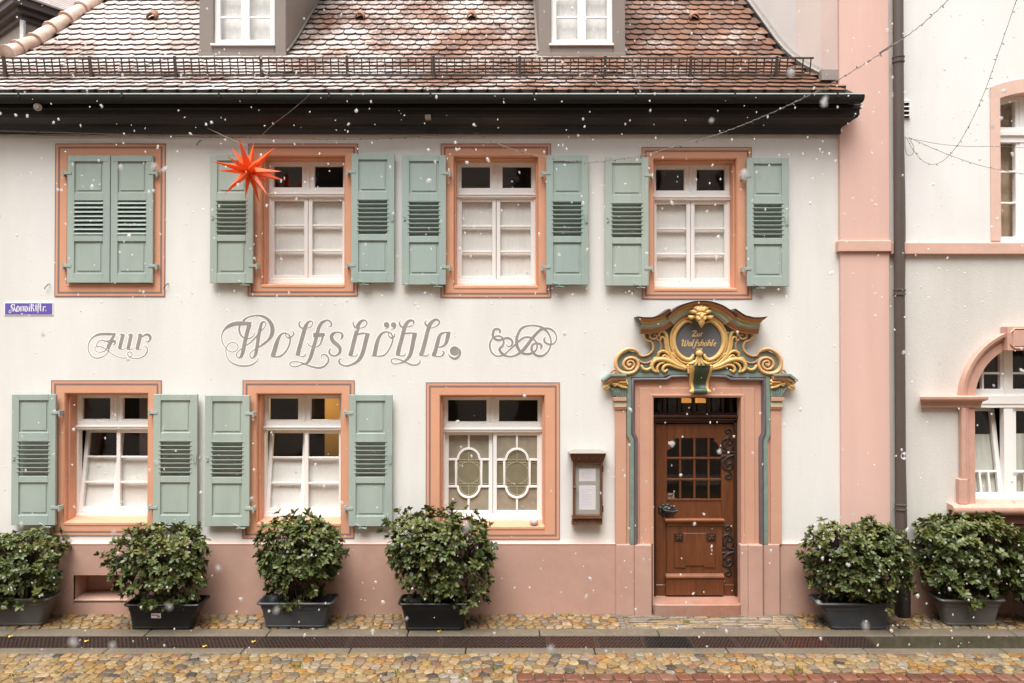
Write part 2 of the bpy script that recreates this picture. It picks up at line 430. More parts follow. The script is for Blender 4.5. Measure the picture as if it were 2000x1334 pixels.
def glass_mat(name, tint=(1, 1, 1), frost=0.0, refl=0.045, frost_col=(0.4, 0.36, 0.28)):
    m, nt, p = nodes(name)
    nt.nodes.remove(p)
    tr = nt.nodes.new('ShaderNodeBsdfTransparent'); tr.inputs[0].default_value = tint + (1,)
    gl = nt.nodes.new('ShaderNodeBsdfGlossy'); gl.inputs['Roughness'].default_value = 0.01
    lw = nt.nodes.new('ShaderNodeLayerWeight'); lw.inputs[0].default_value = 0.5
    pw = nt.nodes.new('ShaderNodeMath'); pw.operation = 'POWER'; pw.inputs[1].default_value = 5.0
    nt.links.new(lw.outputs['Facing'], pw.inputs[0])
    fr = nt.nodes.new('ShaderNodeMapRange'); fr.inputs[3].default_value, fr.inputs[4].default_value = refl, 0.9
    nt.links.new(pw.outputs[0], fr.inputs[0])
    b = nt.nodes.new('ShaderNodeBump'); b.inputs['Strength'].default_value = 0.12; b.inputs['Distance'].default_value = 0.01
    nt.links.new(_noise(nt, 5, 1, 0.4, None, 'Pos'), b.inputs['Height'])
    nt.links.new(b.outputs[0], gl.inputs['Normal'])
    body = tr.outputs[0]
    if frost:
        df = nt.nodes.new('ShaderNodeBsdfDiffuse')
        nt.links.new(_mix(nt, _ramp(nt, _noise(nt, 9, 5, 0.6, None, 'Pos'), 0, 1), tuple(c * 0.85 for c in frost_col), tuple(c * 1.12 for c in frost_col)), df.inputs[0])
        mb_ = nt.nodes.new('ShaderNodeMixShader'); mb_.inputs[0].default_value = frost
        nt.links.new(tr.outputs[0], mb_.inputs[1]); nt.links.new(df.outputs[0], mb_.inputs[2]); body = mb_.outputs[0]
    mx = nt.nodes.new('ShaderNodeMixShader')
    nt.links.new(fr.outputs[0], mx.inputs[0]); nt.links.new(body, mx.inputs[1]); nt.links.new(gl.outputs[0], mx.inputs[2])
    nt.links.new(mx.outputs[0], nt.nodes['Material Output'].inputs[0])
    return m
M['glass'] = glass_mat('window_glass', (0.985, 0.99, 0.985))
M['clear_glass'] = glass_mat('clear_glass', (0.99, 0.99, 0.99), 0.0, 0.03)
M['door_glass'] = glass_mat('door_glass', (0.9, 0.9, 0.9), 0.0, 0.035)
M['leaded'] = glass_mat('tan_cathedral_glass', (0.6, 0.55, 0.42), 0.88, 0.06, (0.36, 0.32, 0.245))
M['leaded_oval'] = glass_mat('olive_cathedral_glass', (0.5, 0.48, 0.34), 0.88, 0.06, (0.25, 0.225, 0.145))
def curtain_mat(name, col, tr_amt=0.35):
    m, nt, p = nodes(name)
    n = _ramp(nt, _noise(nt, 3.0, 3, 0.6, (14, 1, 0.4), 'Pos'), 0.985, 1.012)
    cc = nt.nodes.new('ShaderNodeCombineColor')
    for i in range(3): nt.links.new(n, cc.inputs[i])
    c = _mix(nt, 1.0, col, cc.outputs[0], 'MULTIPLY')
    nt.links.new(c, p.inputs['Base Color']); p.inputs['Roughness'].default_value = 0.9
    return m
M['lace'] = curtain_mat('white_net_curtain', (0.92, 0.91, 0.89))
M['brown_curtain'] = curtain_mat('brown_curtain', (0.55, 0.42, 0.29))
def emit_mat(name, col, st):
    m, nt, p = nodes(name)
    p.inputs['Emission Color'].default_value = col + (1,); p.inputs['Emission Strength'].default_value = st
    p.inputs['Base Color'].default_value = col + (1,)
    return m
M['lamp_glow'] = emit_mat('amber_lamp_glass', (1.0, 0.42, 0.09), 0.22)
def tile_mat():
    m, nt, p = nodes('clay_roof_tile')
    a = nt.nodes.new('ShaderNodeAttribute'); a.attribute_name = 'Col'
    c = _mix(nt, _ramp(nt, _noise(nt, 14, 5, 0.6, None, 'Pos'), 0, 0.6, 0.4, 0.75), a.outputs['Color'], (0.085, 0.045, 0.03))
    g = nt.nodes.new('ShaderNodeNewGeometry')
    sx = nt.nodes.new('ShaderNodeSeparateXYZ'); nt.links.new(g.outputs['Position'], sx.inputs[0])
    grad = _ramp(nt, sx.outputs[0], 0.60, 0.08, -3.6, 3.3)        # the snow has lain longest toward the street corner
    ma = nt.nodes.new('ShaderNodeMath'); ma.operation = 'ADD'
    nt.links.new(grad, ma.inputs[0])
    nt.links.new(_ramp(nt, _noise(nt, 1.3, 5, 0.6, None, 'Pos'), -0.38, 0.38, 0.3, 0.7), ma.inputs[1])
    mb_ = nt.nodes.new('ShaderNodeMath'); mb_.operation = 'ADD'
    nt.links.new(ma.outputs[0], mb_.inputs[0])
    nt.links.new(_ramp(nt, _noise(nt, 26, 4, 0.7, None, 'Pos'), -0.30, 0.30, 0.3, 0.7), mb_.inputs[1])
    sz = nt.nodes.new('ShaderNodeSeparateXYZ'); nt.links.new(g.outputs['Normal'], sz.inputs[0])
    up_ = _ramp(nt, sz.outputs[2], 0.0, 0.86, 0.15, 0.45)           # snow lies on the upper faces only, not on the tiles' lower rims
    um = nt.nodes.new('ShaderNodeMath'); um.operation = 'MULTIPLY'
    nt.links.new(up_, um.inputs[0]); nt.links.new(a.outputs['Alpha'], um.inputs[1]); up = um.outputs[0]
    fac = _ramp(nt, mb_.outputs[0], 0.0, 0.78, 0.24, 0.72)
    mm = nt.nodes.new('ShaderNodeMath'); mm.operation = 'MULTIPLY'
    nt.links.new(fac, mm.inputs[0]); nt.links.new(up, mm.inputs[1])
    c2 = _mix(nt, mm.outputs[0], c, (0.86, 0.80, 0.77))
    nt.links.new(c2, p.inputs['Base Color'])
    p.inputs['Roughness'].default_value = 0.42
    b = nt.nodes.new('ShaderNodeBump'); b.inputs['Strength'].default_value = 0.4; b.inputs['Distance'].default_value = 0.004
    nt.links.new(_noise(nt, 45, 3, 0.6, None, 'Pos'), b.inputs['Height']); nt.links.new(b.outputs[0], p.inputs['Normal'])
    return m
M['tile'] = tile_mat()
M['tile_ridge'] = mat('pale_ridge_tile', (0.58, 0.42, 0.33), 0.7, 0.1, 8, 0.3, 40, (0.74, 0.66, 0.6), 0.6, 4)
M['tile_base'] = mat('roof_underlay', (0.03, 0.02, 0.016), 0.9, 0.2, 5)
def leaf_mat(name, col, rough=0.43):
    m, nt, p = nodes(name)
    oi = nt.nodes.new('ShaderNodeAttribute'); oi.attribute_name = 'Col'
    c = _mix(nt, 1.0, col, oi.outputs['Color'], 'MULTIPLY')
    nt.links.new(c, p.inputs['Base Color']); p.inputs['Roughness'].default_value = rough
    tr = nt.nodes.new('ShaderNodeBsdfTranslucent'); nt.links.new(_mix(nt, 1.0, c, (1.3, 1.3, 0.6), 'MULTIPLY'), tr.inputs[0])
    mx = nt.nodes.new('ShaderNodeMixShader'); mx.inputs[0].default_value = 0.15
    nt.links.new(p.outputs[0], mx.inputs[1]); nt.links.new(tr.outputs[0], mx.inputs[2])
    nt.links.new(mx.outputs[0], nt.nodes['Material Output'].inputs[0])
    return m
M['leaf'] = leaf_mat('evergreen_leaf', (1, 1, 1))
def star_mat():
    m, nt, p = nodes('orange_star_plastic')
    p.inputs['Base Color'].default_value = (0.90, 0.17, 0.035, 1); p.inputs['Roughness'].default_value = 0.35
    tr = nt.nodes.new('ShaderNodeBsdfTranslucent'); tr.inputs[0].default_value = (0.98, 0.24, 0.05, 1)
    mx = nt.nodes.new('ShaderNodeMixShader'); mx.inputs[0].default_value = 0.4
    nt.links.new(p.outputs[0], mx.inputs[1]); nt.links.new(tr.outputs[0], mx.inputs[2])
    nt.links.new(mx.outputs[0], nt.nodes['Material Output'].inputs[0])
    return m
M['star'] = star_mat()
# ------------------------------------------------------------------ the inn: walls with real openings
X_END = UX(1643, 660)
house = thing('inn_house', 'two-storey cream plastered inn with sage green shutters and steep tiled roof', 'house', (0, 0, 0))
PX = 0.00606
def wall_grid(mb, x0, x1, z0, z1, holes, o=0.0):
    xs = sorted({x0, x1} | {h[0] for h in holes} | {h[1] for h in holes})
    zs = sorted({z0, z1} | {h[2] for h in holes} | {h[3] for h in holes})
    xs = [x for x in xs if x0 <= x <= x1]; zs = [z for z in zs if z0 <= z <= z1]
    for a, b in zip(xs, xs[1:]):
        for c, d in zip(zs, zs[1:]):
            mx, mz = (a + b) / 2, (c + d) / 2
            if not any(h[0] < mx < h[1] and h[2] < mz < h[3] for h in holes):
                mb.add([(a, o, c), (b, o, c), (b, o, d), (a, o, d)], [(0, 1, 2, 3)])
    return mb
WIN = {  # name: (painted surround px, opening px, kind)
    'U1': ((108, 281, 323, 579), (131, 303, 298, 555), 'closed'),
    'U2': ((485, 281, 699, 578), (509, 303, 675, 557), 'upper'),
    'U3': ((861, 281, 1076, 581), (885, 304, 1052, 559), 'upper'),
    'U4': ((1253.5, 288, 1468, 584), (1275, 309, 1440, 564), 'upper'),
    'L1': ((100, 743, 315, 1046), (125, 767, 290, 1021), 'cafe'),
    'L2': ((474, 743, 692, 1051), (500, 768, 668, 1023), 'cafe'),
    'L3': ((832, 747, 1093, 1053), (858, 771, 1065, 1029), 'leaded'),
}
holes = [UR(*w[1]) for w in WIN.values()]
dx0, dx1, _, dz1 = UR(1272.5, 773.5, 1446.5, 1000)
holes.append((dx0, dx1, -0.1, dz1))
niche = UR(147, 1122, 252, 1170)
holes.append(niche)
mb = MB(); wall_grid(mb, -7.5, X_END, -0.05, UZ(250), holes)
z_top = UZ(250)
mb.add([(-7.5, 0, -0.05), (-7.5, -6, -0.05), (-7.5, -6, z_top), (-7.5, 0, z_top)], [(0, 1, 2, 3)])
wall_o = part('wall', mb, M['plaster'], house)
# rooms behind the windows
for nm, z0, z1 in (('ground_floor_room', 0.02, 3.25), ('upper_room', 3.35, 5.9)):
    mb = MB(); x0, x1, o0, o1 = -7.45, X_END - 0.05, -4.6, -0.30
    mb.add([(x0, o0, z0), (x1, o0, z0), (x1, o1, z0), (x0, o1, z0), (x0, o0, z1), (x1, o0, z1), (x1, o1, z1), (x0, o1, z1)],
           [(0, 1, 2, 3), (4, 5, 6, 7), (0, 1, 5, 4), (0, 3, 7, 4), (1, 2, 6, 5)])
    part(nm, mb, M['room'], house)
# plinth
PO = 0.035
pz = UZ(1064, PO)
mb = MB()
xl, xr = UX(1203, 1130, PO), UX(1524, 1130, PO)
for a, b, c, d in ((-7.5, niche[0], -0.05, pz), (niche[1], xl, -0.05, pz), (niche[0], niche[1], -0.05, niche[2]), (niche[0], niche[1], niche[3], pz), (xr, X_END + 0.01, -0.05, pz)):
    mb.box(a, b, 0, PO, c, d)
part('plinth', mb, M['plinth'], house, bevel=0.004)
mb = MB(); mb.box(-7.5, xl, 0, PO + 0.004, pz + 0.0005, pz + 0.016); mb.box(xr, X_END + 0.01, 0, PO + 0.004, pz + 0.0005, pz + 0.016)
part('plinth_edge', mb, M['plinth_line'], house, bevel=0.005)
mb = MB(); x0, x1, z0, z1 = niche; d = -0.26
mb.box(x0 - 0.02, x0, d, PO - 0.002, z0 - 0.02, z1 + 0.02); mb.box(x1, x1 + 0.02, d, PO - 0.002, z0 - 0.02, z1 + 0.02)
mb.box(x0, x1, d, PO - 0.002, z1, z1 + 0.02); mb.extx([(d, z0 + 0.02), (PO, z0 - 0.006), (PO, z0 - 0.03), (d, z0 - 0.03)], x0, x1)
mb.box(x0 - 0.02, x1 + 0.02, d - 0.02, d, z0 - 0.02, z1 + 0.02)
part('cellar_niche', mb, M['plinth'], house)

# ---------------------------------------------------------------- windows
def tilt_fn(ang, zb, ob):
    ca, sa = math.cos(ang), math.sin(ang)
    return lambda p: (p[0], ob + (p[1] - ob) * ca - (p[2] - zb) * sa, zb + (p[2] - zb) * ca + (p[1] - ob) * sa)
FO = -0.200
def pane(w, x0, x1, z0, z1, o, mat_='glass', tf=None):
    mb = MB().box(x0, x1, o - 0.004, o, z0, z1, 0, None, tf)
    return part('pane', mb, M[mat_], w)
def curtain(w, x0, x1, z0, z1, o, m_='lace', tf=None, amp=0.0012):
    n = 40; v, f = [], []
    ph = R.random() * 6
    for i in range(n + 1):
        x = x0 + (x1 - x0) * i / n
        for z in (z0, z1):
            p = (x, o + amp * math.sin(ph + i * 1.5 + 0.6 * math.sin(i * 0.7)), z)
            v.append(tf(p) if tf else p)
    f = [(2 * i, 2 * i + 2, 2 * i + 3, 2 * i + 1) for i in range(n)]
    return part('curtain', MB().add(v, f), M[m_], w, 60)
def surround(w, s, op, two_step=True):
    x0, x1, z0, z1 = UR(*s); a0, a1, b0, b1 = UR(*op)
    mb = MB()
    mb.box(x0, a0, 0, 0.006, z0, z1); mb.box(a1, x1, 0, 0.006, z0, z1)
    mb.box(a0, a1, 0, 0.006, z0, b0); mb.box(a0, a1, 0, 0.006, b1, z1)
    part('painted_surround', mb, M['salmon'], w)
    mb = MB(); mb.frame(x0 - 0.002, x1 + 0.002, z0 - 0.002, z1 + 0.002, 0.009, 0, 0.0075)
    i = 0.035
    mb.frame(x0 + i, x1 - i, z0 + i, z1 - i, 0.021, 0, 0.0075)
    part('border_line', mb, M['line'], w)
    mb = MB()
    t = 0.010
    d = -0.29
    mb.box(a0, a0 + t, d, 0.004, b0, b1); mb.box(a1 - t, a1, d, 0.004, b0, b1)
    mb.box(a0 + t, a1 - t, d, 0.004, b1 - t, b1)
    mb.extx([(d, b0 + 0.05), (-0.02, b0 + 0.012), (0.012, b0 + 0.004), (0.012, b0 - 0.03), (d, b0 - 0.03)], a0 + t, a1 - t)
    if two_step:
        q = 0.030
        mb.box(a0 + t, a0 + q, d, -0.06, b0 + 0.02, b1 - t); mb.box(a1 - q, a1 - t, d, -0.06, b0 + 0.02, b1 - t)
        mb.box(a0 + q, a1 - q, d, -0.06, b1 - q, b1 - t)
    part('reveal', mb, M['salmon'], w, bevel=0.004)
def build_window(key, label):
    s, op, kind = WIN[key]
    a0, a1, b0, b1 = UR(*op)
    w = holder('window', house, ((a0 + a1) / 2, 0, b0), label)
    surround(w, s, op, kind != 'closed')
    if kind == 'closed':
        return w
    x0, x1, z0, z1 = a0 + 0.012, a1 - 0.012, b0 + 0.012, b1 - 0.012
    W_, H_ = x1 - x0, z1 - z0
    zt0, zt1 = z1 - 0.300 * H_, z1 - 0.228 * H_          # transom
    mb = MB()
    mb.frame(x0, x1, z0, z1, 0.038, FO - 0.08, FO, wb=0.085, wt=0.040)
    mb.box(x0 + 0.004, x1 - 0.004, FO, FO + 0.016, z0 + 0.002, z0 + 0.050); mb.box(x0 + 0.004, x1 - 0.004, FO, FO + 0.028, z0 + 0.003, z0 + 0.022)
    mb.box(x0 + 0.036, x1 - 0.036, FO - 0.08, FO + 0.012, zt0, zt1)
    mb.box(x0 + 0.002, x1 - 0.002, FO - 0.01, FO + 0.024, zt0 + 0.012, zt0 + 0.05)
    mb.box(x0 + 0.001, x1 - 0.001, FO - 0.01, FO + 0.034, zt0 + 0.036, zt0 + 0.056)
    part('window_frame', mb, M['white'], w, bevel=0.004)
    so = FO - 0.012
    cx = (x0 + x1) / 2
    # two fixed lights above the transom
    mb = MB()
    cz0, cz1 = zt1 - 0.001, z1 - 0.04
    mb.box(cx - 0.036, cx + 0.036, so - 0.05, so, cz0, cz1)
    mb.box(cx - 0.012, cx + 0.012, so, so + 0.014, cz0, cz1)
    for sx0, sx1 in ((x0 + 0.03, cx - 0.036), (cx + 0.036, x1 - 0.03)):
        mb.frame(sx0, sx1, cz0, cz1, 0.040, so - 0.05, so, wb=0.024, wt=0.026)
    part('upper_sash', mb, M['white'], w, bevel=0.004)
    for sx0, sx1 in ((x0 + 0.068, cx - 0.074), (cx + 0.074, x1 - 0.068)):
        pane(w, sx0 - 0.004, sx1 + 0.004, cz0 + 0.02, cz1 - 0.022, so - 0.025)
    # two casements below
    lz0, lz1 = z0 + 0.082, zt0 + 0.001
    for side in (0, 1):
        sx0, sx1 = (x0 + 0.030, cx - 0.003) if side == 0 else (cx + 0.003, x1 - 0.030)
        tf = None
        if side == 0 and kind == 'cafe': tf = tilt_fn(math.radians(9.0 if key == 'L1' else 8.0), lz0, so)
        if side == 0 and kind == 'leaded': tf = tilt_fn(math.radians(3.0), lz0, so)
        if tf:
            _t = tf; tf = lambda p, _t=_t: _t(p)
        st = 0.047
        sm = MB()
        sm.frame(sx0, sx1, lz0, lz1, st, so - 0.05, so, 0, tf, wb=0.048, wt=0.036)
        gx0, gx1, gz0, gz1 = sx0 + st, sx1 - st, lz0 + 0.048, lz1 - 0.036
        if kind != 'leaded':
            part('sash', sm, M['white'], w, bevel=0.004)
            n = 3; g = 0.024; ph = (gz1 - gz0 - 2 * g) / 3
            mm = MB()
            for k in range(3):
                q0 = gz0 + k * (ph + g)
                pane(w, gx0 - 0.004, gx1 + 0.004, q0 - 0.004, q0 + ph + 0.004, so - 0.026, 'glass', tf)
                if k < 2: mm.box(gx0 - 0.002, gx1 + 0.002, so - 0.04, so - 0.006, q0 + ph, q0 + ph + g, 0, None, tf)
            part('glazing_bar', mm, M['white'], w, bevel=0.005)
            top = gz1 if kind == 'upper' else gz0 + 2 * ph + g * 1.2
            curtain(w, gx0 - 0.03, gx1 + 0.03, gz0 - 0.02, top, so - 0.065, 'lace', tf)
        else:
            part('sash', sm, M['white'], w, bevel=0.004)
            c_ = (gx0 + gx1) / 2; gh = gz1 - gz0
            hz1, hz0 = gz0 + gh * 0.675, gz0 + gh * 0.318
            r = (gx1 - gx0) * 0.255; bw = 0.026; bo0, bo1 = so - 0.042, so - 0.004
            gm = MB()
            sq = r * 1.24
            for zz in (hz0, hz1):
                gm.box(gx0 - 0.003, c_ - r, bo0, bo1, zz - bw / 2, zz + bw / 2, 0, None, tf)
                gm.box(c_ + r, gx1 + 0.003, bo0, bo1, zz - bw / 2, zz + bw / 2, 0, None, tf)
            gm.box(c_ - sq - bw / 2, c_ - sq + bw / 2, bo0, bo1 - 0.002, hz0, hz1, 0, None, tf)
            gm.box(c_ + sq - bw / 2, c_ + sq + bw / 2, bo0, bo1 - 0.002, hz0, hz1, 0, None, tf)
            gm.box(c_ - bw / 2, c_ + bw / 2, bo0, bo1 - 0.002, hz1 + r, gz1 + 0.003, 0, None, tf)
            gm.box(c_ - bw / 2, c_ + bw / 2, bo0, bo1 - 0.002, gz0 - 0.003, hz0 - r, 0, None, tf)
            for zz, a0_ in ((hz1, 0.0), (hz0, math.pi)):
                pts = [(c_ + r * 1.06 * math.cos(a0_ + math.pi * k / 14), zz + r * 1.06 * math.sin(a0_ + math.pi * k / 14)) for k in range(15)]
                tmp = MB().sweep(pts, [(-bw * 0.55, bo0), (-bw * 0.55, bo1 + 0.002), (bw * 0.55, bo1 + 0.002), (bw * 0.55, bo0)])
                gm.add([tf(p) if tf else p for p in tmp.v], tmp.f)
            part('glazing_bar', gm, M['white'], w, 40, bevel=0.004)
            po = so - 0.024
            # tan cathedral glass, one pane per field, and the olive oval in the middle
            for px0, px1 in ((gx0 - 0.003, c_), (c_, gx1 + 0.003)):
                pane(w, px0, px1, hz1, gz1 + 0.003, po, 'leaded', tf); pane(w, px0, px1, gz0 - 0.003, hz0, po, 'leaded', tf)
            pane(w, gx0 - 0.003, c_ - sq, hz0, hz1, po, 'leaded_oval', tf); pane(w, c_ + sq, gx1 + 0.003, hz0, hz1, po, 'leaded_oval', tf)
            ov = [(c_ + r * math.cos(math.pi * k / 14), hz1 + r * math.sin(math.pi * k / 14)) for k in range(15)] + [(c_ - sq, hz1), (c_ - sq, hz0)] + \
                 [(c_ - r * math.cos(math.pi * k / 14), hz0 - r * math.sin(math.pi * k / 14)) for k in range(15)] + [(c_ + sq, hz0), (c_ + sq, hz1)]
            om = MB().poly(ov, po - 0.003, po + 0.003); om.v = [tf(p) if tf else p for p in om.v]
            part('pane', om, M['leaded_oval'], w)
            lm = MB(); lo0, lo1 = po + 0.0035, po + 0.008; lw = 0.005
            def lead(pts):
                t2 = MB().sweep(pts, [(-lw / 2, lo0), (-lw / 2, lo1), (lw / 2, lo1), (lw / 2, lo0)])
                lm.add([tf(p) if tf else p for p in t2.v], t2.f)
            zc = (hz0 + hz1) / 2; rr = (hz1 - hz0) * 0.40; rx = sq * 0.93
            circ = [(c_ + rx * math.cos(2 * math.pi * k / 24), zc + rr * math.sin(2 * math.pi * k / 24)) for k in range(25)]
            lead(circ)
            for sgn in (1, -1):
                zz = zc + sgn * rr
                lead([(c_ - sq * 0.98, zz), (c_ + sq * 0.98, zz)]); lead([(c_ - sq * 0.9, zz + sgn * 0.03), (c_ + sq * 0.9, zz + sgn * 0.03)])
                lead([(c_, zz), (c_, zz + sgn * (r + 0.04))])
                a_ = 0 if sgn > 0 else math.pi
                zb = hz1 if sgn > 0 else hz0
                lead([(c_ + 0.82 * r * math.cos(a_ + math.pi * k / 12), zb + 0.82 * r * math.sin(a_ + math.pi * k / 12)) for k in range(13)])
                lead([(c_ - sq * 0.95, zz), (c_ - sq * 0.62, zz - sgn * 0.045)]); lead([(c_ + sq * 0.95, zz), (c_ + sq * 0.62, zz - sgn * 0.045)])
                for e0, e1 in ((gx0, c_ - sq - 0.013), (c_ + sq + 0.013, gx1)): lead([(e0, zz), (e1, zz)])
            for q in (-0.97, 0.97): lead([(c_ + q * sq * 0.9, zc - rr), (c_ + q * sq * 0.9, zc + rr)])
            part('leading', lm, M['lead'], w)
    # espagnolette between the fixed lights
    if key in ('L1', 'L2', 'L3'):
        mb = MB().box(cx - 0.022, cx + 0.022, so, so + 0.012, z1 - 0.052, z1 - 0.041)
        part('catch', mb, M['gold_text'], w)
    return w
build_window('U1', 'upper window closed behind two shutters')
build_window('U2', 'upper window behind the star lantern'); build_window('U3', 'upper window between the two middle shutters'); build_window('U4', 'upper window above the carved portal')
build_window('L1', 'lower window with its left casement tilted open'); build_window('L2', 'lower window with a yellow wall inside'); build_window('L3', 'leaded window with white arched glazing bars')
# what shows through the lower windows
mb = MB(); x0 = UX(596, 800); mb.box(x0 - 0.08, x0 + 0.27, -1.30, -1.20, 0.05, 3.2)
part('partition_wall', mb, M['amber_wall'], house)
mb = MB(); mb.box(UX(214, 800), UX(292, 800) + 0.6, -0.72, -0.68, 0.05, 3.2)
part('folding_screen', mb, mat('greyish_screen', (0.46, 0.37, 0.36), 0.8, 0.03), house)
for x in (0.0, 0.32):
    mb = MB(); mb.tube([(UX(640, 800) + x * 0.2, -0.75 - x, 0.6), (UX(640, 800) + x * 0.2 + 0.05, -0.8 - x, 1.75)], 0.045, 8)
    part('coat_stand', mb, M['timber'], house)

# ---------------------------------------------------------------- shutters
def build_shutter(px, hinge_side, closed=False, label=None):
    paint = M[('shutter', 'shutter_faded', 'shutter_deep')[0 if closed else R.randrange(3)]]
    o0 = 0.012 if closed else 0.045
    th = 0.036; o1 = o0 + th
    x0, x1, z0, z1 = UR(*px, o1)
    W_, H_ = x1 - x0, z1 - z0
    s = holder('shutter', house, ((x0 + x1) / 2, o0, z0), label)
    st = 0.165 * W_
    zz = [z1 - f * H_ for f in (0.047, 0.293, 0.354, 0.625, 0.674, 0.922)]
    mb = MB()
    mb.box(x0, x0 + st, o0, o1, z0, z1); mb.box(x1 - st, x1, o0, o1, z0, z1)
    for a, b in ((z0, zz[5]), (zz[4], zz[3]), (zz[2], zz[1]), (zz[0], z1)):
        lo, hi = min(a, b), max(a, b); mb.box(x0 + st, x1 - st, o0, o1, lo, hi)
    part('shutter_frame', mb, paint, s, bevel=0.0035)
    for hi, lo in ((zz[0], zz[1]), (zz[4], zz[5])):
        mb = MB(); xa, xb = x0 + st, x1 - st
        # raised and fielded panel
        q = 0.030; e = o1 - 0.014
        v = [(xa, e - 0.004, lo), (xb, e - 0.004, lo), (xb, e - 0.004, hi), (xa, e - 0.004, hi), (xa + q, e - 0.004, lo + q), (xb - q, e - 0.004, lo + q), (xb - q, e - 0.004, hi - q), (xa + q, e - 0.004, hi - q)]
        v += [(x, e + 0.004, z) for x, _, z in v[4:]]
        mb.add(v, [(0, 1, 5, 4), (1, 2, 6, 5), (2, 3, 7, 6), (3, 0, 4, 7), (4, 5, 9, 8), (5, 6, 10, 9), (6, 7, 11, 10), (7, 4, 8, 11), (8, 9, 10, 11)])
        part('shutter_panel', mb, paint, s)
    n = 8; p = (zz[2] - zz[3]) / n
    for k in range(n):
        zc = zz[3] + p * (k + 0.5)
        xa, xb = x0 + st - 0.002, x1 - st + 0.002
        t = 0.007
        jit = R.uniform(-0.002, 0.002)
        if closed: prof = [(o0 + 0.002, zc + p * 0.52 + jit), (o1 + 0.004, zc - p * 0.18 + jit), (o1 + 0.006, zc - p * 0.36), (o0 + 0.002, zc + p * 0.28)]
        else: prof = [(o1 + 0.005, zc + p * 0.50 + jit), (o1 + 0.005, zc + p * 0.50 - t + jit), (0.010, zc + p * 0.02), (0.010, zc + p * 0.02 + t)]
        mb = MB().extx(prof, xa, xb)
        if not closed: mb.box(xa - 0.016, xb + 0.016, o1 - 0.001, o1 + 0.007, zc + p * 0.50 - t + jit, zc + p * 0.50 + jit + 0.001)
        part('slat', mb, paint, s)
    sg = 1 if hinge_side == 'r' else -1
    xe = x1 if sg > 0 else x0
    for f in (0.14, 0.865):
        zh = z1 - f * H_
        mb = MB()
        lo, hi = sorted((xe - sg * 0.05, xe + sg * 0.052))
        mb.box(lo, hi, o1 - 0.001, o1 + 0.006, zh - 0.016, zh + 0.018)
        lo, hi = sorted((xe + sg * 0.036, xe + sg * 0.056))
        mb.box(lo, hi, 0.006, o1 + 0.008, zh - 0.034, zh + 0.020)
        mb.tube([(xe + sg * 0.046, o1 + 0.004, zh - 0.045), (xe + sg * 0.046, o1 + 0.004, zh + 0.03)], 0.009, 8)
        part('hinge', mb, paint, s, bevel=0.002)
    if not closed:
        xs = x0 + (0.75 if sg > 0 else 0.25) * W_
        mb = MB().tube([(xs - 0.05, o1 + 0.012, z0 + 0.030), (xs, o1 + 0.022, z0 + 0.012), (xs + 0.03, o1 + 0.015, z0 - 0.015), (xs + 0.03, 0.0, z0 - 0.02)], 0.006, 6)
        mb.box(xs - 0.015, xs + 0.085, 0.0, o1 + 0.014, z0 - 0.026, z0 - 0.016)
        part('shutter_stay', mb, paint, s)
        xo = x0 + 0.02 if sg > 0 else x1 - 0.02
        zl = z1 - 0.49 * H_
        mb = MB()
        if sg > 0:
            mb.tube([(xo, o1 + 0.004, zl - 0.025), (xo + 0.022, o1 + 0.008, zl - 0.012), (xo + 0.02, o1 + 0.008, zl + 0.02), (xo, o1 + 0.004, zl + 0.03)], 0.005, 5)
        else:
            mb.tube([(xo - 0.035, o1 + 0.008, zl + 0.055), (xo - 0.015, o1 + 0.012, zl - 0.05), (xo + 0.01, o1 + 0.006, zl - 0.045), (xo + 0.008, o1 + 0.006, zl + 0.05)], 0.005, 5)
        part('latch', mb, paint, s)
    else:
        mb = MB()
        for zc in (z0 + 0.03, z1 - 0.05):
            mb.box(x0 + 0.02, x1 - 0.02, o1, o1 + 0.003, zc - 0.022, zc + 0.022)
        part('iron_strap', mb, paint, s)
    return s
for px, hs, cl in (((131, 303, 214.5, 553), 'l', True), ((216, 303, 298.5, 553), 'r', True), ((410, 302, 494, 553), 'r', False), ((686, 300, 770, 552), 'l', False),
                   ((785, 303, 871, 556), 'r', False), ((1067, 303, 1149, 556), 'l', False), ((1182, 307, 1267, 558), 'r', False), ((1459, 308, 1541, 559), 'l', False),
                   ((22, 770, 108, 1026), 'r', False), ((299, 770, 385, 1026), 'l', False), ((400, 772, 487, 1028), 'r', False), ((681, 771, 766, 1028), 'l', False)):
    build_shutter(px, hs, cl)

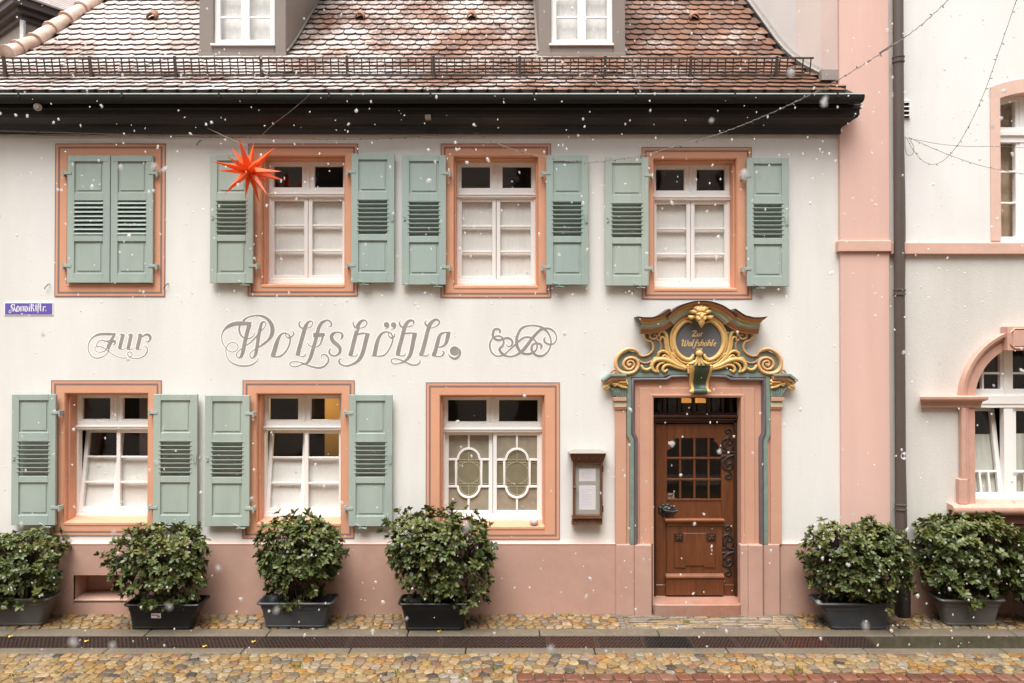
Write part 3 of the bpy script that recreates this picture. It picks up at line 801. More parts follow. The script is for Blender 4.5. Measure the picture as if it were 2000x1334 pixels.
# ---------------------------------------------------------------- painted lettering on the wall
A, B, C, Dz, E = (160, 620, 12.5), (420, 600, 10), (560, 610, 10), (730, 610, 10), (940, 620, 12.5)
LET = [
 ('Z', A, [[(825,402,40),(700,408,62),(560,405,66),(420,415,62),(300,462,40),(200,560,28),(152,690,24),(160,820,24),(220,930,24),(310,985,26),(400,990,26),(520,950,24),(610,880,22),(650,800,26),(665,700,70),(715,590,80)],
           [(790,425,60),(735,520,72),(695,600,84),(640,690,64),(600,770,30),(540,825,20),(440,850,18),(350,830,16),(312,770,16),(340,712,18),(430,702,22),(520,742,24),(600,792,20),(720,880,20),(860,960,20),(1000,990,20),(1120,980,20),(1205,940,20),(1225,885,20),(1165,838,20),(1112,885,20),(1140,950,22),(1200,985,24),(1310,1005,24),(1430,985,26),(1540,920,30),(1595,820,34),(1580,730,24),(1510,685,10)],
           [(560,580,20),(660,572,34),(740,578,62),(825,588,62)],[(815,600,40),(800,650,30),(740,680,10)],
           [(640,605,20),(560,572,26),(460,560,24),(380,612,22),(355,690,18),(400,762,10)],[(530,640,14),(545,590,18)]]),
 ('u', A, [[(1005,405,88),(915,760,86)],[(890,765,28),(1010,775,18),(1090,735,14)],[(905,445,10),(945,412,22),(1000,405,30)],[(1205,405,84),(1125,760,84)],[(1090,770,30),(1190,782,20),(1240,715,8)],[(1118,442,10),(1160,410,24),(1210,405,30)]]),
 ('r', A, [[(1435,405,90),(1345,770,88)],[(1355,440,10),(1400,408,24),(1440,405,30)],[(1310,775,22),(1420,788,18),(1465,748,8)],[(1470,480,24),(1540,425,46),(1620,425,66),(1668,485,66),(1650,560,46),(1590,600,28),(1528,560,8)]]),
 ('W', B, [[(715,298,24),(640,318,70),(520,318,82),(400,322,82),(280,362,72),(190,430,42),(140,510,24),(127,600,20),(150,700,18),(210,800,16),(280,860,16),(360,872,16),(430,830,16),(447,760,16),(400,702,16),(330,687,16),(260,722,16),(215,800,16),(210,880,16),(240,990,18),(320,1080,22),(440,1135,28),(580,1150,34),(700,1130,30),(800,1070,22),(855,990,10)],
           [(672,330,88),(640,440,80),(600,600,76),(565,760,76),(545,860,72),(510,960,58),(460,988,24),(418,950,20),(430,890,18),(520,805,16)],
           [(480,355,40),(470,440,36),(500,540,36),(570,600,26),(660,612,22),(740,572,20),(765,520,14),(752,475,6)],
           [(610,745,22),(700,680,26),(800,580,32),(880,480,20),(960,400,16),(990,320,18),(960,285,24),(908,315,52),(880,420,62),(850,560,68),(830,700,68),(810,820,66),(790,920,60),(740,990,30),(690,970,20),(685,900,18),(785,815,16)],
           [(545,275,46),(600,220,34),(700,177,28),(840,163,34),(960,192,52),(1060,270,66),(1118,400,80),(1105,540,76),(1040,640,52),(940,722,42),(850,785,26)]]),
 ('o', B, [[(1075,968,14),(1250,966,36),(1350,900,32),(1420,800,30),(1460,690,32),(1466,600,36),(1430,530,32),(1360,505,28),(1290,532,38),(1238,610,62),(1200,710,82),(1165,830,86),(1125,960,92)],[(1370,510,16),(1390,570,20),(1440,602,26),(1500,572,28),(1540,510,26),(1500,462,8)]]),
 ('l', B, [[(1680,265,8),(1640,310,26),(1650,370,30),(1710,412,26),(1765,412,22)],[(1795,408,16),(1870,382,20),(1907,310,20),(1880,272,24),(1820,292,42),(1770,370,72),(1735,480,78),(1690,640,78),(1640,820,80),(1608,950,84)],[(1650,945,10),(1700,970,20),(1760,940,24),(1758,895,8)]]),
 ('f', C, [[(805,282,10),(860,272,26),(872,220,32),(830,165,32),(770,160,38),(690,200,62),(630,290,68),(600,390,72),(570,520,72),(530,660,72),(490,800,72),(440,930,66),(370,1005,42),(280,982,22),(170,962,20),(80,977,20),(60,1020,20),(110,1060,20),(200,1055,22),(330,1012,26),(460,1052,32),(600,1085,38),(720,1062,36),(800,980,36),(815,900,32),(760,832,30),(700,827,24),(670,870,16),(690,930,6)],
           [(515,445,86),(640,442,78),(745,430,56)],[(712,440,44),(690,520,42),(660,610,32),(610,662,24),(560,682,14)],[(400,578,8),(430,640,18),(490,672,18)]]),
 ('s', C, [[(1045,538,12),(1085,475,46),(1070,410,36),(980,387,28),(900,422,62),(872,490,70),(910,570,78),(990,640,78),(1040,710,66),(1030,790,52),(960,845,32),(880,842,30),(832,790,36),(838,730,26),(870,700,6)]]),
 ('h', C, [[(1310,168,8),(1295,220,24),(1330,290,34),(1380,325,24)],[(1420,312,16),(1520,282,22),(1567,210,24),(1530,158,30),(1460,172,52),(1400,242,72),(1375,340,78),(1320,540,80),(1270,740,80),(1238,850,82)],[(1215,848,18),(1320,857,18),(1370,840,20),(1385,788,6)],[(1390,435,34),(1480,410,36),(1625,422,18)],[(1580,425,84),(1545,550,80),(1510,700,80),(1460,850,76),(1390,950,62),(1270,1022,42),(1150,1047,30),(1050,1012,32),(1020,940,34),(1078,893,8)]]),
 ('o', Dz, [[(-65,850,14),(160,852,28),(260,782,28),(330,662,30),(370,540,30),(350,432,28),(300,392,26),(240,382,28),(160,412,44),(102,490,62),(62,600,78),(32,740,80),(10,848,84)],[(280,402,20),(300,472,26),(350,502,30),(400,472,32),(412,398,8)],
           [(295,245,26),(272,300,22),(205,326,6)],[(432,250,26),(402,310,26),(328,336,6)]]),
 ('h', Dz, [[(522,158,6),(500,220,32),(540,282,36),(610,295,22)],[(645,288,16),(740,262,26),(782,190,32),(740,158,42),(670,182,62),(610,272,78),(580,380,78),(540,540,78),(500,680,80),(465,835,82)],[(440,838,20),(560,852,22),(610,832,20),(615,783,6)],[(610,415,28),(720,405,32),(852,410,18)],[(802,420,90),(775,540,82),(745,700,78),(700,850,68),(600,960,42),(500,997,24),(400,1007,24),(345,972,22),(350,920,20),(430,907,22),(530,932,24),(640,985,28),(740,1025,30),(830,1027,28),(902,980,26),(893,908,6)]]),
 ('l', Dz, [[(1032,153,6),(1000,210,32),(1055,285,42)],[(1105,308,14),(1200,282,22),(1282,210,28),(1250,148,38),(1180,152,52),(1100,232,78),(1060,340,78),(1010,540,78),(950,760,82),(915,835,84)],[(880,835,18),(1000,852,24),(1060,842,22),(1075,788,6)]]),
 ('e', Dz, [[(1498,385,18),(1400,392,26),(1310,425,54),(1270,500,72),(1240,620,78),(1200,760,78),(1165,848,86)],[(1462,390,78),(1440,500,76),(1410,600,62),(1350,662,38),(1268,682,24)],[(1140,850,20),(1300,862,26),(1355,822,38),(1367,780,28),(1325,743,8)],
           [(1620,690,40),(1685,760,42),(1668,850,52),(1590,907,52),(1500,872,36),(1445,798,6)]]),
 ('&', E, [[(445,385,40),(460,325,52),(400,282,62),(320,300,62),(287,380,62),(290,470,62),(360,540,62),(450,556,62),(510,530,50),(500,480,40),(420,452,40),(330,472,36),(250,540,40),(212,640,46),(212,740,48),(250,850,42),(340,930,36),(440,945,34),(550,910,38),(680,800,38),(800,690,42),(920,580,52),(1010,510,48),(1110,480,46),(1220,500,48),(1320,570,42),(1362,680,42),(1340,790,42),(1240,870,56),(1120,895,62),(1000,870,62),(920,790,72),(870,680,78),(862,540,72),(892,420,66),(960,292,62),(1070,222,52),(1220,197,42),(1370,207,42),(1490,252,62),(1600,340,52),(1670,450,42),(1702,570,38),(1690,700,38),(1630,830,42),(1530,920,48),(1420,945,62),(1320,910,62),(1250,840,62),(1227,750,62),(1262,662,56),(1350,632,46),(1440,652,62),(1470,710,62),(1440,795,10)],
           [(430,755,60),(480,850,62),(560,920,62),(680,955,42),(800,940,48),(920,880,62),(1020,800,82),(1120,680,82),(1230,530,78),(1340,400,72),(1450,300,72),(1560,267,52),(1680,282,52),(1780,350,42),(1833,450,32),(1828,560,32),(1760,640,36),(1660,660,48),(1562,610,52),(1537,540,52),(1572,468,8)],
           [(440,755,60),(520,690,58),(547,600,52),(530,530,44)],[(520,530,50),(640,502,62),(740,552,52),(760,630,48),(710,705,32),(640,702,28),(600,640,10)]]),
]
li = 0
for nm, (ox, oz, sc), strokes in LET:
    lm, hm = MB(), MB()
    scale = PX / sc
    def wp(x, y): return U(ox + x / sc, oz + y / sc, 0.004)
    for st in strokes:
        q = [wp(x, y) + (w * scale * 1.02,) for x, y, w in st]
        hm.ribbon(q, 0.0005 + li * 0.000002, 0.0001, 0.0095)
        lm.ribbon(q, 0.0011 + li * 0.000008, 0.0001)
        li += 1
    if nm == 'o' and ox == 730:
        for bx, by in ((248, 242), (386, 245)):
            x, z = wp(bx, by); lm.disc(x, z, 54 * scale, 0.00115 + li * 0.000008); hm.disc(x, z, 54 * scale + 0.0115, 0.00052 + li * 0.000002); li += 1
    if nm == 'e':
        x, z = wp(1578, 755); lm.disc(x, z, 93 * scale, 0.00115 + li * 0.000008, 0, 28); hm.disc(x, z, 93 * scale + 0.0115, 0.00052 + li * 0.000002, 0, 28); li += 1
    g = holder('painted_flourish' if nm == '&' else 'painted_letter', house, (lm.v[0][0], 0, lm.v[0][2]))
    part('halo_line', hm, M['halo'], g); part('letter_stroke', lm, M['letter'], g)
# ------------------------------------------------------------------ eaves, gutter, roof
xe_c = UX(1643, 255, 0.06)
prof = [(0.0, 262.5), (0.055, 262.5), (0.055, 251), (0.075, 247), (0.105, 243), (0.15, 235), (0.19, 229), (0.195, 226), (0.205, 225), (0.205, 214), (0.225, 212), (0.225, 205), (0.215, 203), (0.215, 186), (0.0, 186)]
pz_ = [(o, UZ(y, o)) for o, y in prof]
mb = MB().extx(pz_, -7.6, lambda o, z: xe_c + max(0, o - 0.055))
part('eaves_cornice', mb, M['wood_dark'], house, bevel=0.003)
gx1 = UX(1689, 190, 0.40)
gp = [(0.225, UZ(184.5, .225)), (0.40, UZ(183.5, .40)), (0.405, UZ(188, .405)), (0.395, UZ(194, .395)), (0.37, UZ(199, .37)), (0.33, UZ(202, .33)), (0.28, UZ(203, .28)), (0.225, UZ(200, .225))]
gut = part('gutter', MB().extx(gp, -7.6, lambda o, z: gx1 - (0.40 - o) * 0.12), M['gutter'], house, bevel=0.002)
mb = MB().extx([(0.385, UZ(184, .40)), (0.412, UZ(184, .41)), (0.412, UZ(181.8, .41)), (0.385, UZ(181.8, .40))], -7.6, gx1 + 0.005)
part('gutter_lip', mb, M['lip'], house)
mb = MB()
for k in range(9):
    x = -5.6 + k * 1.16 + R.uniform(-.05, .05)
    mb.box(x, x + 0.022, 0.30, 0.4135, UZ(190, .41), UZ(181.5, .41) + 0.004)
part('gutter_bracket', mb, M['gutter'], house)

EXPO, TW = 0.215, 0.186
S = [(0.372, UZ(182.5, 0.372) + 0.012)]
ANG = []
for i in range(30):
    a = 31.5 if i < 7 else (43.5 if i > 12 else 31.5 + (i - 6) * 1.75)
    ANG.append(math.radians(a)); o, z = S[-1]
    S.append((o - EXPO * math.cos(ANG[-1]), z + EXPO * math.sin(ANG[-1])))
def roof_at(py):
    for i in range(len(S) - 1):
        y0, y1 = PXY(0, *S[i])[1], PXY(0, *S[i + 1])[1]
        if y1 <= py <= y0:
            t = (y0 - py) / (y0 - y1)
            return S[i][0] + (S[i + 1][0] - S[i][0]) * t, S[i][1] + (S[i + 1][1] - S[i][1]) * t, i + t
    return (S[0] + (0,)) if py > 100 else (S[-1] + (len(S) - 1,))
def roof_pt(px, py, lift=0.0):
    o, z, i = roof_at(py)
    a = ANG[min(int(i), 29)]
    return UX(px, py, o), o + lift * math.sin(a), z + lift * math.cos(a)
LL = [(-80, 150), (22, 112), (34, 103), (75, 86), (105, 63), (135, 43), (165, 22), (200, 0), (260, -40), (400, -130)]
XN = UX(1641, 600)                                   # the neighbour's flank
def x_left(py):
    if py >= LL[0][1]: return -120
    for (xa, ya), (xb, yb) in zip(LL, LL[1:]):
        if yb <= py <= ya: return xa + (xb - xa) * (ya - py) / (ya - yb)
    return 400
roof = holder('roof', house, (0, 0, 6.0))
# underlay
mb = MB()
for i in range(29):
    (o0, z0), (o1, z1) = S[i], S[i + 1]
    xa = UX(x_left(PXY(0, o0, z0)[1]), 0, o0) if True else 0
    def xl_of(o, z):
        py = PXY(0, o, z)[1]
        return (x_left(py) - 1000) * (D - o) / F
    x1a = XN + 0.07 if i < 2 else XN - 0.002
    mb.add([(xl_of(o0, z0), o0 - 0.03, z0 - 0.03), (x1a, o0 - 0.03, z0 - 0.03), (x1a, o1 - 0.03, z1 - 0.03), (xl_of(o1, z1), o1 - 0.03, z1 - 0.03)], [(0, 1, 2, 3)])
    mb.add([(xl_of(o0, z0), o0 - 0.03, z0 - 0.03), (xl_of(o1, z1), o1 - 0.03, z1 - 0.03), (xl_of(o1, z1), -8, z1 - 0.03), (xl_of(o0, z0), -8, z0 - 0.03)], [(0, 1, 2, 3)])
part('roof_deck', mb, M['tile_base'], roof)
# the clay tiles, rounded at their lower end
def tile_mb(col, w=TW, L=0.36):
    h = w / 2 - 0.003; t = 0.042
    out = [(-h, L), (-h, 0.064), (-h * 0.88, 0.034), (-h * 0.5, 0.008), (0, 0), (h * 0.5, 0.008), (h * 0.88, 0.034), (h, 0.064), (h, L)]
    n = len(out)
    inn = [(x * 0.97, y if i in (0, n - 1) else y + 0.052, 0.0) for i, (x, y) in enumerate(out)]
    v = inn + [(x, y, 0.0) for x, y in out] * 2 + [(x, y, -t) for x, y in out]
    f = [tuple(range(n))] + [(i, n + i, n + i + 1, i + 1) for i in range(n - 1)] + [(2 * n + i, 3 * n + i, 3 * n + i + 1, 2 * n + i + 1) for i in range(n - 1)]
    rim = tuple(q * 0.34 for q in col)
    return v, f, [col + (1.0,)] * n + [rim + (0.0,)] * n + [(0.022, 0.014, 0.011, 0.0)] * (2 * n)     # algae-dark lower rims, with the rows' shadow lines painted in; they shed the snow
TCOL = [(0.215, 0.086, 0.043), (0.185, 0.075, 0.039), (0.245, 0.100, 0.050), (0.155, 0.066, 0.036), (0.215, 0.104, 0.056), (0.255, 0.115, 0.060), (0.135, 0.062, 0.037), (0.195, 0.094, 0.054)]
tiles = []
DORM = [(386, 557, 108), (1052, 1222, 108)]
for i in range(29):
    o, z = S[i]; a = ANG[i]
    off = (i % 2) * TW / 2
    py = PXY(0, o, z)[1]
    if py < -45: break
    k0 = int(-8.2 / TW); k1 = int(5.0 / TW)
    for k in range(k0, k1):
        x = k * TW + off + R.uniform(-.003, .003)
        px = PXY(x, o, z)[0]
        if px < max(-70, x_left(py) + 10): continue
        if x + TW / 2 > (XN + 0.085 - i * 0.03 if i < 3 else XN + 0.012): continue
        if any(a0 + 12 < px < a1 - 10 and py < b - 6 for a0, a1, b in DORM): continue
        rot = Matrix.Rotation(a - math.radians(5.2) + R.gauss(0, 0.007), 4, 'X') @ Matrix.Rotation(R.gauss(0, 0.010), 4, 'Z')
        c = Vector((x, -(o + 0.030 * math.sin(a)), z + 0.030 * math.cos(a) + R.uniform(-.003, .003)))
        dist = D - o
        tiles.append((math.sin(a) * (dist) - 0 + (1 if py < 112 else 0) * 5 - abs(px - 1000) * 1e-5, R.randrange(8), Matrix.Translation(c) @ rot))
tiles.sort(key=lambda t: -t[0])
tmesh = []
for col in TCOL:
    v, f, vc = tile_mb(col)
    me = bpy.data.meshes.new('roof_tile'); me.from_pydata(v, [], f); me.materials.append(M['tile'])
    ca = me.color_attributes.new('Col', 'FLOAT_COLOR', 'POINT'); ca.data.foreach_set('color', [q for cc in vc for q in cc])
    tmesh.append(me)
rl = wloc(roof)
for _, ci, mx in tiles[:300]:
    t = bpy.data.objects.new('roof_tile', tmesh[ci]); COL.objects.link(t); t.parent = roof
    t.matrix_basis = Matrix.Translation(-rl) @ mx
mb = MB()
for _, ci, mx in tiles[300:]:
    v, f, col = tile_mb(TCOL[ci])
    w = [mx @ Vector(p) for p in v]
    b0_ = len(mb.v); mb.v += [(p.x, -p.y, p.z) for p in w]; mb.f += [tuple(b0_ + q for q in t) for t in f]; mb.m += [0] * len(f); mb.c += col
me_t, c_t = mesh_of('roof_tiles_beyond', mb, M['tile'])
ot = link_mesh('roof_tiling', me_t, c_t, roof); ot['kind'] = 'stuff'
# hip tiles on the street corner
hp = [(18, 113), (40, 103), (72, 88), (103, 65), (133, 45), (163, 24), (197, 1), (232, -22)]
for (xa, ya), (xb, yb) in zip(hp, hp[1:]):
    p0, p1 = Vector(roof_pt(xa, ya, 0.05)), Vector(roof_pt(xb, yb, 0.05))
    d = (p1 - p0); p0 = p0 - d * 0.06 + Vector((0, 0, 0.015)); p1 = p1 + d * 0.10 - Vector((0, 0, 0.005))
    mb = MB().tube([p0, p0 + d * 0.06, p0 + d * 0.10, p0 + d * 0.5, p1], [0.118, 0.118, 0.100, 0.096, 0.086], 12)
    part('hip_tile', mb, M['tile_ridge'], roof, 40)
# lead flashing where the roof meets the neighbour's flank
mb = MB()
pts = []
for i in range(3, 29):
    o, z = S[i]; pts.append((XN - 0.004, o, z))
for p, q in zip(pts, pts[1:]):
    a, b = Vector(p), Vector(q)
    n = Vector((0, 0.707, 0.707))
    mb.add([a + Vector((-0.055, 0.03, 0.03)), b + Vector((-0.055, 0.03, 0.03)), b + n * 0.05 + Vector((-0.02, 0, 0)), a + n * 0.05 + Vector((-0.02, 0, 0)), a + n * 0.075, b + n * 0.075],
           [(0, 1, 2, 3), (3, 2, 5, 4)])
part('lead_flashing', mb, M['zinc'], roof)
mb = MB(); x0, x1, z0, z1 = UR(1603, 137, 1640, 157, 0.0)
mb.box(x0, x1 + 0.01, -0.05, 0.02, z0, z1); mb.box(x1 - 0.012, x1 + 0.012, -0.06, 0.032, z0, z1 + 0.02)
a, b = Vector(roof_pt(1646, 157, 0.06)), Vector(roof_pt(1682, 177, 0.06))

part('corner_flashing', mb, M['zinc'], roof)
# vent hoods
for px, py in ((297, 41), (703, 41), (921, 41), (1356, 43)):
    x, o, z = roof_pt(px, py, 0.02)
    mb = MB(); n = 9; r = 0.078; L = 0.30; vs_, fs = [], []
    a = ANG[16]
    for j, (l, rr) in enumerate(((0.0, 1.0), (0.12, 0.98), (L, 0.15))):
        for k in range(n):
            th = math.pi * k / (n - 1)
            vs_.append((x + r * rr * math.cos(th), o + 0.03 - l * math.cos(a) + 0.02 * math.sin(th), z + l * math.sin(a) + r * rr * 1.15 * math.sin(th)))
    fs = [(j * n + k, j * n + k + 1, (j + 1) * n + k + 1, (j + 1) * n + k) for j in range(2) for k in range(n - 1)]
    mb.add(vs_, fs)
    ov = holder('roof_vent', roof, (x, o, z)) if False else roof
    v_ = part('roof_vent', mb, mat('vent_clay', (0.34, 0.17, 0.10), 0.7, 0.1) if 'vent_clay' not in bpy.data.materials else bpy.data.materials['vent_clay'], roof, 60)
    sm_ = v_.modifiers.new('thick', 'SOLIDIFY'); sm_.thickness = 0.016
    mb = MB().poly([(x + r * 0.86 * math.cos(math.pi * k / 8), z + r * 1.0 * math.sin(math.pi * k / 8)) for k in range(9)], o - 0.04, o - 0.035)
    part('vent_opening', mb, M['black'], roof)
# snow guard: a fence of iron bars standing on the lower roof
gb, gt = Vector(roof_pt(1000, 153, 0.03)), None
ob, zb = gb.y, gb.z
ot_, zt = ob + 0.045, UZ(113, ob + 0.045)
xg0, xg1 = -7.2, UX(1589, 113, ot_)
mb = MB()
mb.box(xg0, xg1, ot_ - 0.012, ot_ + 0.012, zt - 0.010, zt + 0.006)
mb.box(xg0, xg1 - 0.03, ob - 0.014, ob + 0.014, zb, zb + 0.022)
part('guard_rail', mb, M['guard'], roof)
step = 15.2 * (D - ot_) / F
n = int((xg1 - xg0) / step)
bar = MB().tube([(0, ob, zb), (0, ot_, zt)], 0.0085, 4)
bme, bc = mesh_of('guard_bar', bar, M['guard'])
for k in range(n):
    x = xg1 - 0.03 - k * step
    link_mesh('guard_bar', bme, bc + Vector((x, 0, 0)), roof)
brk = MB().box(-0.017, 0.017, ob - 0.03, ob + 0.03, zb - 0.045, zb + 0.03)
brk.add([(-.017, ob, zb), (.017, ob, zb), (.017, ot_ + .016, zt + .012), (-.017, ot_ + .016, zt + .012), (-.017, ob + .03, zb - .02), (.017, ob + .03, zb - .02), (.017, ot_ + .026, zt + .012), (-.017, ot_ + .026, zt + .012)],
        [(0, 1, 2, 3), (4, 5, 6, 7), (0, 4, 7, 3), (1, 5, 6, 2), (3, 2, 6, 7)])
kme, kc = mesh_of('guard_bracket', brk, M['guard'])
for px in (8, 176, 342, 510, 678, 847, 1015, 1182, 1349, 1517):
    link_mesh('guard_bracket', kme, kc + Vector((UX(px, 113, ot_), 0, 0)), roof)
# dormers
def dormer(px0, px1, wx0, wx1, label):
    od = roof_at(110)[0] + 0.03
    d = D - od
    X = lambda px: (px - 1000) * d / F
    zb_ = UZ(109, od); zt_ = zb_ + 2.1
    x0, x1 = X(px0), X(px1)
    zs = UZ(89, od)
    dm = holder('dormer', house, ((x0 + x1) / 2, od, zb_), label)
    a0, a1 = X(wx0), X(wx1)
    mb = MB()
    mb.box(x0, a0, od - 0.12, od, zb_ + 0.001, zt_); mb.box(a1, x1, od - 0.12, od, zb_ + 0.001, zt_); mb.box(a0, a1, od - 0.12, od, zb_ + 0.001, zs)
    mb.box(x0 - 0.01, x1 + 0.01, od - 0.1, od + 0.018, zb_ - 0.05, zb_ + 0.035)
    part('dormer_front', mb, M['dormer'], dm, bevel=0.006)
    mb = MB()
    for xx in (x0 + 0.012, x1 - 0.012): mb.box(xx - 0.012, xx + 0.012, od - 3.2, od - 0.12, zb_ - 0.1, zt_)
    part('dormer_cheek', mb, M['dormer'], dm)
    # lead apron climbing beside the cheeks
    mb = MB()
    for xx, sg in ((x0, -1), (x1, 1)):
        pr = [(S[i][0], S[i][1]) for i in range(9, 24)]
        for (o0, z0), (o1, z1) in zip(pr, pr[1:]):
            if o0 > od + 0.1: continue
            mb.add([(xx, o0 + 0.04, z0 + 0.06), (xx + sg * 0.03, o0 + 0.045, z0 + 0.055), (xx + sg * 0.03, o1 + 0.045, z1 + 0.055), (xx, o1 + 0.04, z1 + 0.06)], [(0, 1, 2, 3)])
    part('dormer_flashing', mb, M['zinc'], dm)
    fo = od - 0.05
    mb = MB().frame(a0, a1, zs, zt_ - 0.15, 0.075, fo - 0.06, fo, wb=0.055)
    mb.box(a0 - 0.03, a1 + 0.012, fo - 0.03, od + 0.03, zs - 0.006, zs + 0.02)
    c = (a0 + a1) / 2
    mb.box(c - 0.058, c + 0.058, fo - 0.055, fo - 0.004, zs + 0.05, zt_ - 0.2)
    z = zs + 0.055
    mb.box(a0 + 0.07, a1 - 0.07, fo - 0.05, fo - 0.006, z - 0.002, z + 0.05)
    hh = 0.325
    for k in range(1, 5):
        mb.box(a0 + 0.06, a1 - 0.06, fo - 0.04, fo - 0.012, z + 0.04 + k * hh - 0.012, z + 0.04 + k * hh + 0.016)
    part('dormer_window_frame', mb, M['white'], dm, bevel=0.004)
    for q0, q1 in ((a0 + 0.06, c - 0.05), (c + 0.05, a1 - 0.06)):
        for k in range(4):
            mb = MB().box(q0, q1, fo - 0.03, fo - 0.026, z + 0.05 + k * hh, z + 0.03 + (k + 1) * hh)
            part('pane', mb, M['glass'], dm)
    nn = 30; v = []
    for i in range(nn + 1):
        x = a0 + (a1 - a0) * i / nn
        for zz in (zs, zt_): v.append((x, fo - 0.11 + 0.006 * math.sin(i * 1.7), zz))
    part('curtain', MB().add(v, [(2 * i, 2 * i + 2, 2 * i + 3, 2 * i + 1) for i in range(nn)]), M['lace'], dm, 60)
    mb = MB().box(x0 - 0.2, x1 + 0.2, od - 3.2, od + 0.3, zt_, zt_ + 0.12)
    part('dormer_roof', mb, M['tile_base'], dm)
dormer(386.5, 556.5, 414, 534, 'dormer above the two upper windows beside the star')
dormer(1052.5, 1222, 1077, 1198, 'dormer above the blank wall beside the portal window')
# ------------------------------------------------------------------ carved portal
XC = 2.190
portal = holder('portal', house, (XC, 0, 0), 'salmon portal with green and violet mouldings and a gilded pediment')
def mx_(pts): return [(2 * XC - p[0],) + tuple(p[1:]) for p in pts]
def Lp(pts, o): return [U(p[0], p[1], o) + tuple(p[2:]) for p in pts]
def full(pts, o):
    l = Lp(pts, o); return l + mx_(l)[::-1]
ax0, ax1, az0, az1 = UR(1224, 728, 1505, 773.5, 0.03)
zbase = UZ(1063, 0.05)
mb = MB()
mb.box(dx0 - 0.005 - (dx0 - ax0), dx0, 0, 0.034, zbase, dz1); mb.box(dx1, ax1, 0, 0.034, zbase, dz1)
mb.box(ax0, ax1, 0, 0.034, dz1, az1)
part('architrave', mb, M['salmon_dull'], portal)
mb = MB()                                   # inner fascia and raised fillet round the opening
t1 = 0.062
mb.box(dx0 - 0.15, dx0, 0.03, 0.048, zbase, dz1 + 0.10); mb.box(dx1, dx1 + 0.15, 0.03, 0.048, zbase, dz1 + 0.10); mb.box(dx0, dx1, 0.03, 0.048, dz1, dz1 + 0.10)
mb.box(dx0 - 0.026, dx0, 0.04, 0.062, zbase, dz1 + 0.026); mb.box(dx1, dx1 + 0.026, 0.04, 0.062, zbase, dz1 + 0.026); mb.box(dx0, dx1, 0.04, 0.062, dz1, dz1 + 0.026)
part('inner_fascia', mb, M['salmon_dull'], portal, bevel=0.004)
mb = MB()
mb.box(dx0, dx0 + 0.012, -0.09, 0.055, 0.1, dz1); mb.box(dx1 - 0.012, dx1, -0.09, 0.055, 0.1, dz1); mb.box(dx0 + 0.012, dx1 - 0.012, -0.09, 0.055, dz1 - 0.012, dz1)
part('door_reveal', mb, M['salmon_dull'], portal)
gp_ = [(1234, 1063), (1234, 859), (1228.5, 848), (1228.5, 732.5), (1294, 732.5), (1305, 728), (1330, 727.5)]
gpath = full(gp_, 0.05)
mb = MB().sweep(gpath, [(-0.026, 0.03), (-0.026, 0.066), (0.022, 0.066), (0.022, 0.03)])
part('green_band', mb, M['green'], portal)
vp_ = [(1241.5, 1063), (1241.5, 857), (1236, 846), (1236, 741), (1301, 741), (1311, 735.5), (1330, 735)]
vpath = full(vp_, 0.05)
w_ = 0.026
mb = MB().sweep(vpath, [(w_ * math.cos(math.pi * k / 6) * -1, 0.033 + 0.052 * math.sin(math.pi * k / 6)) for k in range(7)])
part('violet_moulding', mb, M['violet'], portal, 60)
